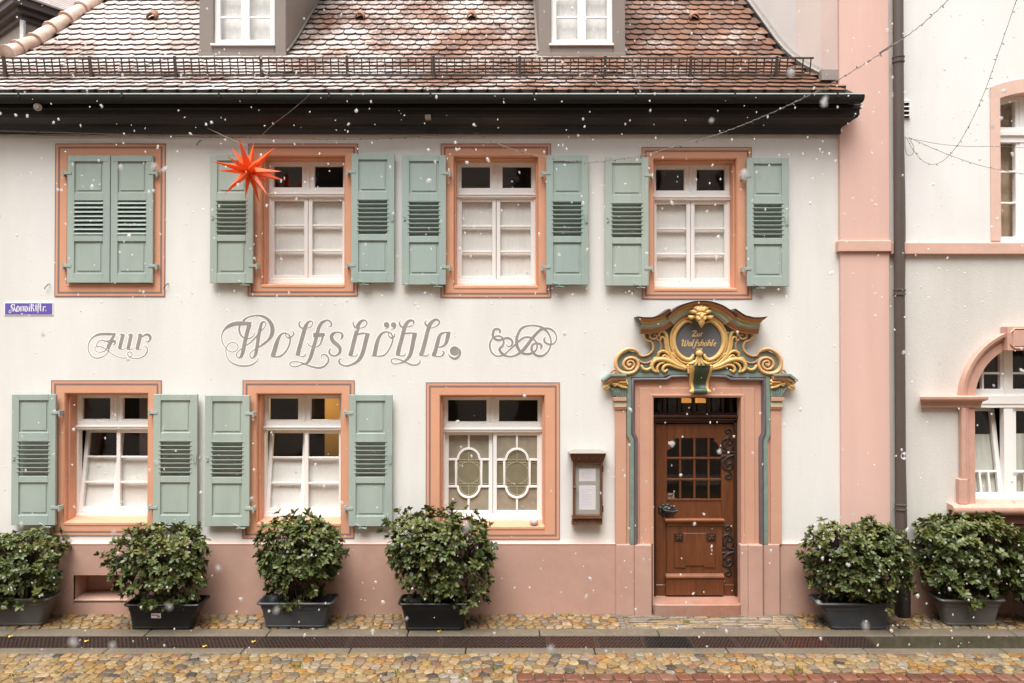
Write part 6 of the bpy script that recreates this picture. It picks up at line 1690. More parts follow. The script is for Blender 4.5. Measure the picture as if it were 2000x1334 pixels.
mb = MB().tube([(xm + 0.02, 0.10, -0.02), (xm + 0.02, 0.10, 0.44), (xm + 0.02, 0.10, 0.46)], [0.075, 0.075, 0.06], 18)
part('standpipe', mb, M['iron'], dpt, 40)
x, z = U(1762, 889, OPI)
mb = MB(); n = 18
arc_ = lambda a, r: (xm + 0.0595 * math.sin(a), OPI + 0.0595 * math.cos(a))
c_ = 0.06
vs_ = []
for i in range(n):
    t = 2 * math.pi * i / n; da = 0.045 * math.cos(t) / 0.0585; aa = 0.35 + da
    vs_.append((xm + 0.0588 * math.sin(aa), OPI + 0.0588 * math.cos(aa), z + 0.045 * math.sin(t)))
vs_.append((xm + 0.0590 * math.sin(0.35), OPI + 0.0590 * math.cos(0.35), z))
mb.add(vs_, [(i, (i + 1) % n, n) for i in range(n)])
part('sticker', mb, M['enamel'], dpt)
mb = MB()
for k in range(3):
    for (a0, b0, a1, b1) in ((-0.025 + k * 0.018, -0.012, -0.025 + k * 0.018, 0.012), (-0.025 + k * 0.018, 0.004, -0.014 + k * 0.018, -0.010)):
        q = []
        for a, b in ((a0, b0), (a1, b1)):
            aa = 0.35 + a / 0.0605; q.append((xm + 0.0605 * math.sin(aa), OPI + 0.0605 * math.cos(aa), z + b))
        mb.tube(q, 0.0018, 4)
part('sticker_print', mb, mat('slate_print', (0.16, 0.19, 0.27), 0.5, 0.05), dpt)
x = xm + 0.098
mb = MB().tube([(x + 0.012 * math.sin(z * 1.7), 0.012, z) for z in [0.4 + 0.35 * k for k in range(29)]], 0.0055, 5)
cb = part('wall_cable', mb, M['cable']); tag(cb, 'thin dark cable running up the wall beside the downpipe', 'cable')
mb = MB()
xx, zz_ = U(1768, 270, 0.02)
# ------------------------------------------------------------------ house behind the inn, past the corner
rh = thing('rear_house', 'distant grey house gable with dark eaves behind the corner ridge', 'house', (-9.5, -6, 0))
def rear(px, py, dist): return Vector(((px - 1000) * dist / F, D - dist, H + (HY - py) / F * dist))
cn = rear(43, 40, 13.4)
da, db = Vector((0.585, -0.811, 0)), Vector((-0.80, -0.60, 0))
zc = cn.z
def boxr(mb, base, la, lb, z0, z1, pa=0.0, mi=0):
    p = [base - da * pa - db * pa, base + da * la - db * pa, base + da * la + db * lb, base + db * lb - da * pa]
    v = [(q.x, q.y, z0) for q in p] + [(q.x, q.y, z1) for q in p]
    mb.add(v, [(0, 1, 2, 3), (4, 5, 6, 7), (0, 1, 5, 4), (1, 2, 6, 5), (2, 3, 7, 6), (3, 0, 4, 7)], mi)
mb = MB(); boxr(mb, cn, 3.0, 1.5, 0, zc); part('wall', mb, mat('distant_grey_render', (0.42, 0.36, 0.33), 0.85, 0.05), rh)
mb = MB(); boxr(mb, cn, 3.2, 1.6, zc + 0.001, zc + 0.10, 0.07); boxr(mb, cn, 3.2, 1.6, zc + 0.101, zc + 0.2, 0.16); boxr(mb, cn, 3.2, 1.6, zc + 0.201, zc + 0.33, 0.26)
part('eaves', mb, mat('distant_brown_eaves', (0.10, 0.075, 0.07), 0.6, 0.1), rh)
mb = MB(); boxr(mb, cn, 3.2, 1.7, zc + 0.331, zc + 0.36, 0.30); part('gutter', mb, M['zinc'], rh)
mb = MB(); zq = zc + 0.36
for k in range(12):
    t0, t1 = k * 0.11, (k + 1) * 0.11 + 0.01
    p = [cn - da * 0.3 - db * 0.28 + db * t0, cn + da * 3.2 - db * 0.28 + db * t0, cn + da * 3.2 - db * 0.28 + db * t1, cn - da * 0.3 - db * 0.28 + db * t1]
    zz0, zz1 = zq + k * 0.085 + 0.025, zq + (k + 1) * 0.085
    mb.add([(p[0].x, p[0].y, zz0), (p[1].x, p[1].y, zz0), (p[2].x, p[2].y, zz1), (p[3].x, p[3].y, zz1), (p[0].x, p[0].y, zz0 - 0.03), (p[1].x, p[1].y, zz0 - 0.03)], [(0, 1, 2, 3), (0, 1, 5, 4)])
part('tile_course', mb, mat('snowy_far_tiles', (0.62, 0.54, 0.52), 0.6, 0.1), rh)
p = cn + db * 0.1 - da * 0.02
mb = MB(); boxr(mb, cn + db * 0.25 - da * 0.03, 0.02, 0.35, zc - 1.2, zc - 0.35); part('gable_opening', mb, M['room'], rh)
mb = MB(); q = cn - da * 0.03 - db * 0.03; mb.tube([(q.x, q.y, zc - 3), (q.x, q.y, zc)], 0.05, 6); part('corner_post', mb, M['white'], rh)
# ------------------------------------------------------------------ the far side of the street (behind the photographer; seen in the panes)
oh = thing('opposite_house', 'house across the street that shows only as a reflection in the panes', 'house', (0, 9.5, 0))
mb = MB().box(-16, 16, 9.5, 9.9, -0.1, 8.8); part('wall', mb, M['opp_wall'], oh)
mb = MB()
for k in range(26):
    o0, z0 = 9.1 + k * 0.20, 8.7 + k * 0.22
    mb.add([(-16, o0, z0 + 0.05), (16, o0, z0 + 0.05), (16, o0 + 0.22, z0 + 0.24), (-16, o0 + 0.22, z0 + 0.24), (-16, o0, z0), (16, o0, z0)], [(0, 1, 2, 3), (0, 1, 5, 4)])
part('roof', mb, M['opp_roof'], oh)
mb = MB()
for k in range(10):
    for z in (0.9, 3.6, 6.4): x = -12.9 + k * 2.6; mb.box(x, x + 1.1, 9.47, 9.5, z, z + 1.6)
part('window', mb, M['room'], oh)
mb = MB()
for k in range(12): x = -13 + k * 2.2; mb.box(x, x + 0.16, 9.46, 9.5, 3.0, 8.7)
mb.box(-16, 16, 9.455, 9.5, 2.9, 3.1); mb.box(-16, 16, 9.1, 9.5, 8.5, 8.7); part('timber_frame', mb, M['timber'], oh)
# ------------------------------------------------------------------ street
def voro(pts, rng=0.5):
    "Voronoi cells by clipping against near neighbours"
    cells = []
    cs = rng; grid = {}
    for i, p in enumerate(pts): grid.setdefault((int(p[0] // cs), int(p[1] // cs)), []).append(i)
    for i, (x, y) in enumerate(pts):
        poly = [(x - rng, y - rng), (x + rng, y - rng), (x + rng, y + rng), (x - rng, y + rng)]
        gx, gy = int(x // cs), int(y // cs)
        nb_ = [j for a in (-1, 0, 1) for b in (-1, 0, 1) for j in grid.get((gx + a, gy + b), []) if j != i]
        nb_.sort(key=lambda j: (pts[j][0] - x) ** 2 + (pts[j][1] - y) ** 2)
        for j in nb_[:14]:
            mx, my = (pts[j][0] + x) / 2, (pts[j][1] + y) / 2; dx, dy = pts[j][0] - x, pts[j][1] - y
            out = []
            for k in range(len(poly)):
                a, b = poly[k], poly[(k + 1) % len(poly)]
                sa, sb = (a[0] - mx) * dx + (a[1] - my) * dy, (b[0] - mx) * dx + (b[1] - my) * dy
                if sa <= 0: out.append(a)
                if sa * sb < 0:
                    t = sa / (sa - sb); out.append((a[0] + (b[0] - a[0]) * t, a[1] + (b[1] - a[1]) * t))
            poly = out
            if len(poly) < 3: break
        cells.append(poly)
    return cells
def chaikin(p, n=1, q=0.25):
    for _ in range(n):
        o = []
        for a, b in zip(p, p[1:] + p[:1]):
            o += [(a[0] + (b[0] - a[0]) * q, a[1] + (b[1] - a[1]) * q), (a[0] + (b[0] - a[0]) * (1 - q), a[1] + (b[1] - a[1]) * (1 - q))]
        p = o
    return p
def stone(mb, poly, z, gap, dome, col, sides=0.03, tilt=(0, 0)):
    cx = sum(p[0] for p in poly) / len(poly); cy = sum(p[1] for p in poly) / len(poly)
    r = sum(math.hypot(p[0] - cx, p[1] - cy) for p in poly) / len(poly)
    n = len(poly); v = []
    for s, h in ((1 - gap / r, -sides), (1 - gap / r, dome * -0.15), ((1 - gap / r) * 0.93, dome * 0.45), ((1 - gap / r) * 0.68, dome * 0.92)):
        v += [(cx + (p[0] - cx) * s, cy + (p[1] - cy) * s, z + h + tilt[0] * (p[0] - cx) * s + tilt[1] * (p[1] - cy) * s) for p in poly]
    v.append((cx, cy, z + dome))
    f = [(j * n + k, j * n + (k + 1) % n, (j + 1) * n + (k + 1) % n, (j + 1) * n + k) for j in range(3) for k in range(n)] + [(3 * n + k, 3 * n + (k + 1) % n, 4 * n) for k in range(n)]
    mb.add(v, f, 0, col)
    return cx, cy, r
CC = [(0.49, 0.325, 0.15)] * 10 + [(0.54, 0.385, 0.205)] * 9 + [(0.48, 0.245, 0.065)] * 4 + [(0.48, 0.285, 0.105)] * 7 + [(0.34, 0.27, 0.185)] * 4 + [(0.22, 0.17, 0.12)] * 4 + [(0.33, 0.17, 0.11)] * 1 + [(0.10, 0.095, 0.085)] * 1 + [(0.44, 0.37, 0.28)] * 3
def ccol():
    c = R.choice(CC); f = R.uniform(0.62, 1.0); return tuple(min(1, q * f * 0.60 * R.uniform(0.95, 1.05)) for q in c)
Z_K1, Z_CH0, Z_CH1, Z_K2 = GO(1226.5), GO(1239.5), GO(1263), GO(1273.5)
OSET = GO(1312)
XE = (1700 - 1000) * H / (1250.0 - HY)                                           # where the covered channel ends
ground = tag(part('ground', MB().add([(-300, -300, -0.40), (300, -300, -0.40), (300, 300, -0.40), (-300, 300, -0.40)], [(0, 1, 2, 3)]), M['ground']), 'street ground under the paving', None, None, 'structure')
pav = holder('pavement', None, (0, 0.3, 0)); pav['kind'] = 'structure'
road = holder('road', None, (0, 3.0, 0)); road['kind'] = 'structure'
part('bedding', MB().box(-9, 10, -0.2, Z_K1, -0.35, -0.014), M['mortar'], pav)
part('bedding', MB().box(-9, 10, Z_K2, 7.8, -0.35, -0.016), M['mortar'], road)
def jit_grid(x0, x1, y0, y1, sx, sy, j=0.28, skew=0.0):
    pts = []; ny = max(1, round((y1 - y0) / sy)); dy = (y1 - y0) / ny
    for r in range(-1, ny + 1):
        off = (r % 2) * sx * 0.5 + R.uniform(-.2, .2) * sx
        x = x0 - sx * 2 + off
        while x < x1 + sx * 2:
            w = sx * R.uniform(0.72, 1.28)
            pts.append((x + w / 2 + (y0 + (r + .5) * dy) * skew, y0 + (r + 0.5) * dy + R.uniform(-j, j) * dy * 0.6)); x += w
    return pts
def lay(parent, name, pts, x0, x1, y0, y1, gap, dome, limit, order, mat_, round_=True, skip=None):
    cells = voro(pts); items = []
    for poly in cells:
        if len(poly) < 3: continue
        cx = sum(p[0] for p in poly) / len(poly); cy = sum(p[1] for p in poly) / len(poly)
        if not (x0 <= cx <= x1 and y0 <= cy <= y1): continue
        if skip and skip(cx, cy): continue
        poly = [(min(max(px, x0 - 0.02), x1 + 0.02), min(max(py, y0), y1)) for px, py in poly]
        poly = chaikin(chaikin(poly, 1, 0.2), 1, 0.25)
        items.append((order(cx, cy), poly))
    items.sort(key=lambda t: t[0])
    rest = MB()
    for i, (_, poly) in enumerate(items):
        if i < limit:
            mb = MB(); stone(mb, poly, R.uniform(-.004, .004), gap * R.uniform(0.6, 1.6), dome * R.uniform(.7, 1.2), ccol(), tilt=(R.gauss(0, .02), R.gauss(0, .03)))
            part(name, mb, mat_, parent, 50)
        else: stone(rest, poly, R.uniform(-.004, .004), gap * R.uniform(0.6, 1.6), dome * R.uniform(.7, 1.2), ccol(), tilt=(R.gauss(0, .02), R.gauss(0, .03)))
    if rest.v: part(name + '_field', rest, mat_, parent, 50, kind='stuff')
X_ST0, X_ST1 = UX(1209, 1210, 0.2), UX(1545, 1215, 0.2)
lay(pav, 'pavement_stone', jit_grid(-8, 8, 0.01, Z_K1 - 0.005, 0.108, 0.10, 0.4), -7.5, 8.0, 0.0, Z_K1 - 0.004, 0.004, 0.010, 300, lambda x, y: abs(x) * 0.3 - y, M['cobble'], skip=lambda x, y: X_ST0 - 0.05 < x < X_ST1 + 0.05)
# slabs of split stone on edge in front of the door
mb = MB(); y = 0.10; row = 0
while y < Z_K1 - 0.02:
    hgt = R.uniform(0.020, 0.040); x = X_ST0 + R.uniform(0, .1) + 0.09
    while x < X_ST1 - 0.05:
        L = R.uniform(0.14, 0.42); x1 = min(x + L, X_ST1 + R.uniform(-.02, .02))
        poly = chaikin([(x + .004, y + R.uniform(0, .008)), (x1 - .004, y + R.uniform(0, .008)), (x1 - .004, y + hgt - R.uniform(.002, .008)), (x + .004, y + hgt - R.uniform(.002, .008))], 1, 0.2)
        c = R.choice([(0.31, 0.25, 0.185), (0.25, 0.20, 0.15), (0.33, 0.215, 0.10), (0.20, 0.165, 0.14), (0.35, 0.28, 0.20)]); f = R.uniform(.7, 1.0)
        m2 = MB(); stone(m2, poly, R.uniform(-.008, .004), 0.001, 0.008, tuple(q * f for q in c))
        part('edge_stone', m2, M['cobble'], pav, 50)
        x = x1 + 0.004
    y += hgt + 0.003; row += 1
m2 = MB()
for k in range(5): m2.box(X_ST0 - 0.02, X_ST0 + 0.06, 0.08 + k * 0.075, 0.08 + k * 0.075 + 0.07, -0.03, 0.006 + R.uniform(0, .004)); m2.box(X_ST1 - 0.01, X_ST1 + 0.06, 0.08 + k * 0.075, 0.08 + k * 0.075 + 0.07, -0.03, 0.006 + R.uniform(0, .004))
part('edging_stone', m2, M['kerb'], pav, bevel=0.01)
m2 = MB().box(X_ST0 - 0.2, X_ST1 + 0.1, 0.0, 0.10, -0.02, 0.008); part('wall_foot_stone', m2, M['kerb'], pav, bevel=0.008)
# kerb stones either side of the channel
x = -7.9; k = 0
while x < 9:
    L = R.uniform(1.15, 1.55); x1 = x + L
    z1 = 0.004 + R.uniform(-.002, .002)
    part('kerb_stone', MB().box(x + 0.004, x1 - 0.004, Z_K1, Z_CH0 - (0.004 if x1 < XE else 0.0), -0.30, z1), M['kerb'] if x1 < XE + .3 else M['kerb'], pav, bevel=0.012, seg=2)
    x = x1
x = -8.2
while x < 9:
    L = R.uniform(1.1, 1.5); x1 = x + L
    part('kerb_stone', MB().box(x + 0.004, x1 - 0.004, Z_CH1, Z_K2, -0.30, 0.0 + R.uniform(-.002, .003)), M['kerb'], road, bevel=0.012, seg=2)
    x = x1
# open channel at the far end
mb = MB(); mb.add([(XE, Z_CH0 + 0.0025, -0.30), (9, Z_CH0 + 0.0025, -0.30), (9, Z_CH0 + 0.0025, -0.012), (XE, Z_CH0 + 0.0025, -0.012)], [(0, 1, 2, 3)])
mb.add([(XE, Z_CH0 + 0.0025, -0.16), (9, Z_CH0 + 0.0025, -0.16), (9, Z_CH1 - 0.002, -0.18), (XE, Z_CH1 - 0.002, -0.18)], [(0, 1, 2, 3)])
mb.add([(-9, Z_CH0, -0.2), (XE, Z_CH0, -0.2), (XE, Z_CH1, -0.2), (-9, Z_CH1, -0.2)], [(0, 1, 2, 3)])
tag(part('channel_bed', mb, M['moss']), 'mossy stone water channel beside the pavement', None, None, 'structure')
# drain grates
def grate_mesh(L, mat_, nx):
    mb = MB(); W_ = Z_CH1 - Z_CH0 - 0.012; b = 0.012
    mb.box(-L / 2 + .002, L / 2 - .002, -W_ / 2, -W_ / 2 + 0.022, -0.03, 0); mb.box(-L / 2 + .002, L / 2 - .002, W_ / 2 - 0.022, W_ / 2, -0.03, 0)
    mb.box(-L / 2 + .002, -L / 2 + 0.024, -W_ / 2 + .022, W_ / 2 - .022, -0.03, 0); mb.box(L / 2 - 0.024, L / 2 - .002, -W_ / 2 + .022, W_ / 2 - .022, -0.03, 0)
    rows = 7; y0, y1 = -W_ / 2 + .022, W_ / 2 - .022; dy = (y1 - y0) / rows; x0, x1 = -L / 2 + .024, L / 2 - .024; dx = (x1 - x0) / nx
    for r in range(1, rows): mb.box(x0, x1, y0 + r * dy - b * 0.6, y0 + r * dy + b * 0.6, -0.024, -0.001)
    for r in range(rows):
        for k in range(nx + (r % 2)):
            x = x0 + (k + (0 if r % 2 else 0.5)) * dx
            mb.box(max(x0, x - b * 0.8), min(x1, x + b * 0.8), y0 + r * dy + b * .6, y0 + (r + 1) * dy - b * .6, -0.024, -0.002)
    return mesh_of('drain_grate', mb, mat_, Vector((0, 0, 0)))[0]
yc = (Z_CH0 + Z_CH1) / 2
def gx(px): return UX(px, 1250, 1.2) if False else (px - 1000) * H / (1250.0 - HY)
GR = [(-220, -40), (-40, 141), (141, 322), (322, 502), (502, 683), (683, 862), (862, 1070)]
long_m = grate_mesh(1, M['grate'], 22)
lab = ['dull brown drain grate before the grey planter cut by the picture edge', 'dull brown drain grate before the black planter with a sticker', 'dull brown drain grate between the stickered planter and the slate one',
       'dull brown drain grate before the slate planter', 'dull brown drain grate between slate planter and tall black planter', 'dull brown drain grate before the tall black planter', 'dull brown drain grate between the tall shrub and the menu case']
for i, (a, b) in enumerate(GR):
    xa, xb = gx(a), gx(b)
    o = link_mesh('drain_grate', grate_mesh(xb - xa, M['grate'], 22), W3((xa + xb) / 2, yc, -0.006)); tag(o, lab[i], 'drain grate', 'grates over the gutter channel')
SM = [(1070, 1164, 'grate_red', 'short rust-flecked drain grate below the menu case'), (1164, 1257, 'grate', 'short brown drain grate just before the black one'), (1257, 1346, 'grate_dark', 'short black drain grate before the door step'),
      (1346, 1434, 'grate', 'short brown drain grate just after the black one'), (1434, 1524, 'grate', 'short brown drain grate before the wall right of the door'), (1524, 1612, 'grate_red', 'short red rusty drain grate before the dark slate planter'), (1612, 1700, 'grate', 'last short brown drain grate before the open channel')]
for a, b, m_, l_ in SM:
    xa, xb = gx(a), gx(b)
    o = link_mesh('drain_grate', grate_mesh(xb - xa, M[m_], 11), W3((xa + xb) / 2, yc, -0.006)); tag(o, l_, 'drain grate', 'grates over the gutter channel')
# cobbled gutter strip and the roadway
lay(road, 'cobblestone', jit_grid(-7, 7, Z_K2 + 0.004, 2.6, 0.100, 0.088, 0.62, 0.35), -7, 6.6, Z_K2 + 0.004, 2.6, 0.0016, 0.0062, 300, lambda x, y: 0 if False else (abs(y - 1.42) * 2 + (4 if abs(x) > 5.4 else 0)), M['cobble'],
    skip=lambda x, y: x > 0.02 and y > OSET - 0.02)
# red setts
mb_rest = MB(); sets = []
y = OSET + 0.01; row = 0
while y < 2.6:
    d = R.uniform(0.135, 0.165); x = 0.03 + R.uniform(0, .04) + (0.07 if row % 2 else 0)
    if row % 2: sets.append((0.03, y, 0.075, d))
    while x < 6.6:
        w = R.uniform(0.135, 0.185); sets.append((x, y, w, d)); x += w
    y += d; row += 1
sets.sort(key=lambda s: s[1] + (3 if s[0] > 5 else 0))
for i, (x, y, w, d) in enumerate(sets):
    g = R.uniform(.002, .0045)
    poly = [(x + g + R.uniform(0, .008), y + g), (x + w - g, y + g + R.uniform(0, .008)), (x + w - g - R.uniform(0, .008), y + d - g), (x + g, y + d - g - R.uniform(0, .008))]
    poly = chaikin([(a + (b - OSET) * 0.10, b) for a, b in poly], 1, 0.12)
    c = R.choice([(0.165, 0.060, 0.032), (0.14, 0.050, 0.029), (0.185, 0.072, 0.040), (0.115, 0.043, 0.027), (0.19, 0.088, 0.056)]); f = R.uniform(.75, 1.1); c = tuple(q * f for q in c)
    mb = MB() if i < 260 else mb_rest
    stone(mb, poly, R.uniform(-.004, .005), 0.002, 0.010, c, tilt=(R.gauss(0, .025), R.gauss(0, .03)))
    if i < 260: part('red_sett', mb, M['sett'], road, 50)
part('red_sett_field', mb_rest, M['sett'], road, 50, kind='stuff')
# little weeds in the joints and fallen yellow leaves
mb = MB()
for px, py in [(585, 1300), (780, 1312), (905, 1318), (970, 1305), (1000, 1310), (1115, 1203), (1342, 1215), (1470, 1303), (1545, 1318), (120, 1312), (245, 1325), (1560, 1306), (30, 1318), (690, 1322)]:
    o = GO(py); x = (px - 1000) * (D - o) / F
    for k in range(14):
        a = R.uniform(0, 6.28); l = R.uniform(.01, .03); dx, do = math.cos(a) * l, math.sin(a) * l
        bx, bo = x + R.gauss(0, .03), o + R.gauss(0, .02)
        mb.add([(bx - .003, bo, .0), (bx + .003, bo, .0), (bx + dx + .003, bo + do, .02 + R.uniform(0, .02)), (bx + dx - .004, bo + do, .022)], [(0, 1, 2, 3)], 0, (0.16 * R.uniform(.6, 1.2), 0.19 * R.uniform(.7, 1.2), 0.03))
w_ = part('joint_weeds', mb, M['leaf']); tag(w_, 'small green weeds in the joints between the cobbles', 'weeds', None, 'stuff')
for i, (px, py, l_) in enumerate([(24, 1243, 'orange-yellow leaf lying on the drain grate nearest the picture edge'), (172, 1252, 'thin yellow leaf on the grate before the stickered planter'), (402, 1262, 'yellow leaf on the near kerb between two planters'),
                                  (858, 1233, 'yellow leaf on the kerb at the foot of the tall black planter'), (497, 1253, 'small orange leaf on the grate before the slate planter')]):
    o = GO(py); x = (px - 1000) * (D - o) / F; z = 0.014
    mb = MB(); n = 8; s = 0.024
    mb.add([(x + s * math.cos(2 * math.pi * k / n) * (1 if k % 2 else .7), o + s * 0.8 * math.sin(2 * math.pi * k / n) * (1 if k % 2 else .7), z + 0.008 * math.sin(k * 2.0)) for k in range(n)] + [(x, o, z + 0.004)], [(k, (k + 1) % n, n) for k in range(n)])
    mb.tube([(x, o, z), (x + s * 1.4, o + 0.01, z + 0.006)], 0.0015, 4)
    lf = part('fallen_leaf', mb, M['yellow_leaf']); tag(lf, l_, 'leaf', 'fallen yellow leaves')
# ------------------------------------------------------------------ planters and shrubs
def planter(px0, px1, pyf, bx0, bx1, pyb, mat_, label, sticker=False, depth=0.25):
    of = GO(pyb); s = (D - of) / F
    X0b, X1b = (bx0 - 1000) * s, (bx1 - 1000) * s
    of_r = of + 0.05; sr = (D - of_r) / F
    zr = UZ(pyf, of_r)
    X0r, X1r = (px0 - 1000) * sr, (px1 - 1000) * sr
    ob, ob_r = of - depth + 0.10, of - depth
    pt = thing('planter', label, 'planter', ((X0b + X1b) / 2, (of + ob) / 2, 0), 'planters along the house fronts')
    def ring(x0, x1, o0, o1, z, r=0.05, n=4):
        p = []
        for cx, co, a0 in ((x1 - r, o1 - r, 0), (x0 + r, o1 - r, 90), (x0 + r, o0 + r, 180), (x1 - r, o0 + r, 270)):
            for k in range(n + 1):
                a = math.radians(a0 + 90 * k / n); p.append((cx + r * math.cos(a), co + r * math.sin(a), z))
        return p
    def lerp(t): return X0b + (X0r + .02 - X0b) * t, X1b + (X1r - .02 - X1b) * t, ob + (ob_r + .02 - ob) * t, of + (of_r - .02 - of) * t
    z0 = 0.016
    rings = []
    for t, off in ((0.0, 0), (0.06, 0.0), (0.07, -0.004), (0.70, 0.0), (0.715, 0.006), (0.90, 0.006)):
        a, b, c, d = lerp(t); rings.append(ring(a - off, b + off, c - off, d + off, z0 + (zr - z0) * t))
    a, b, c, d = X0r, X1r, ob_r, of_r
    for off, z in ((0.0, zr - 0.026), (0.010, zr - 0.018), (0.012, zr - 0.006), (0.006, zr + 0.003), (-0.012, zr + 0.003), (-0.022, zr - 0.008)):
        rings.append(ring(a - off, b + off, c - off, d + off, z))
    a, b, c, d = lerp(0.72); rings.append(ring(a + .02, b - .02, c + .02, d - .02, z0 + (zr - z0) * 0.72))
    m = len(rings[0]); mb = MB().add([p for r in rings for p in r], [(j * m + k, j * m + (k + 1) % m, (j + 1) * m + (k + 1) % m, (j + 1) * m + k) for j in range(len(rings) - 1) for k in range(m)] + [tuple(range(m))])
    part('pot', mb, mat_, pt, 35)
    a, b, c, d = lerp(0.74); part('soil', MB().add(ring(a + .015, b - .015, c + .015, d - .015, z0 + (zr - z0) * 0.74), [tuple(range(m))]), M['soil'], pt)
    for fx in (X0b + 0.08, X1b - 0.20): part('foot', MB().box(fx, fx + 0.12, ob + .03, of - 0.01, 0.0, z0), mat_, pt)
    if sticker:
        x = (309 - 1000) * s; z = UZ(1201, of); t = (z - z0) / (zr - z0); od = lerp(t)[3] + 0.006
        part('sticker', MB().box(x - 0.052, x + 0.052, od - 0.01, od + 0.002, z - 0.026, z + 0.026), M['enamel'], pt)
        part('sticker_print', MB().box(x - 0.046, x + 0.036, od, od + 0.003, z + 0.0, z + 0.009).box(x + 0.012, x + 0.046, od, od + 0.0032, z - 0.018, z - 0.004), M['red_print'], pt)
    return (X0r + X1r) / 2, (of_r + ob_r) / 2, z0 + (zr - z0) * 0.74
LEAFS = []
def leaf_mesh(col, w, curl):
    L = 1.0; T = [0, .12, .34, .60, .83, 1.0]; Wd = [0.03, .13, .21, .245, .19, 0.015]
    v, f, c = [], [], []
    for t, ww in zip(T, Wd):
        z = 0.12 * t - curl * t * t
        v += [(-ww * w, t, z + 0.16 * ww), (0, t, z), (ww * w, t, z + 0.16 * ww)]
        e = 1.0 + 0.12 * (R.random() - .5)
        c += [tuple(q * e for q in col), tuple(min(1, q * 1.35 + 0.01) for q in col), tuple(q * e for q in col)]
    for i in range(5):
        f += [(3 * i, 3 * i + 1, 3 * i + 4, 3 * i + 3), (3 * i + 1, 3 * i + 2, 3 * i + 5, 3 * i + 4)]
    return v, f, c
for col in [(0.066, 0.088, 0.020), (0.048, 0.069, 0.017), (0.086, 0.105, 0.025), (0.034, 0.050, 0.014), (0.110, 0.124, 0.031), (0.057, 0.080, 0.022), (0.094, 0.096, 0.020), (0.135, 0.142, 0.038)]:
    v, f, c = leaf_mesh(col, R.uniform(.85, 1.12), R.uniform(.15, .45)); LEAFS.append((v, f, c))
LMESH = []
for v, f, c in LEAFS:
    me = bpy.data.meshes.new('leaf'); me.from_pydata(v, [], f); me.materials.append(M['leaf'])
    me.polygons.foreach_set('use_smooth', [True] * len(f))
    ca = me.color_attributes.new('Col', 'FLOAT_COLOR', 'POINT'); ca.data.foreach_set('color', [q for cc in c for q in cc + (1.0,)])
    LMESH.append(me)
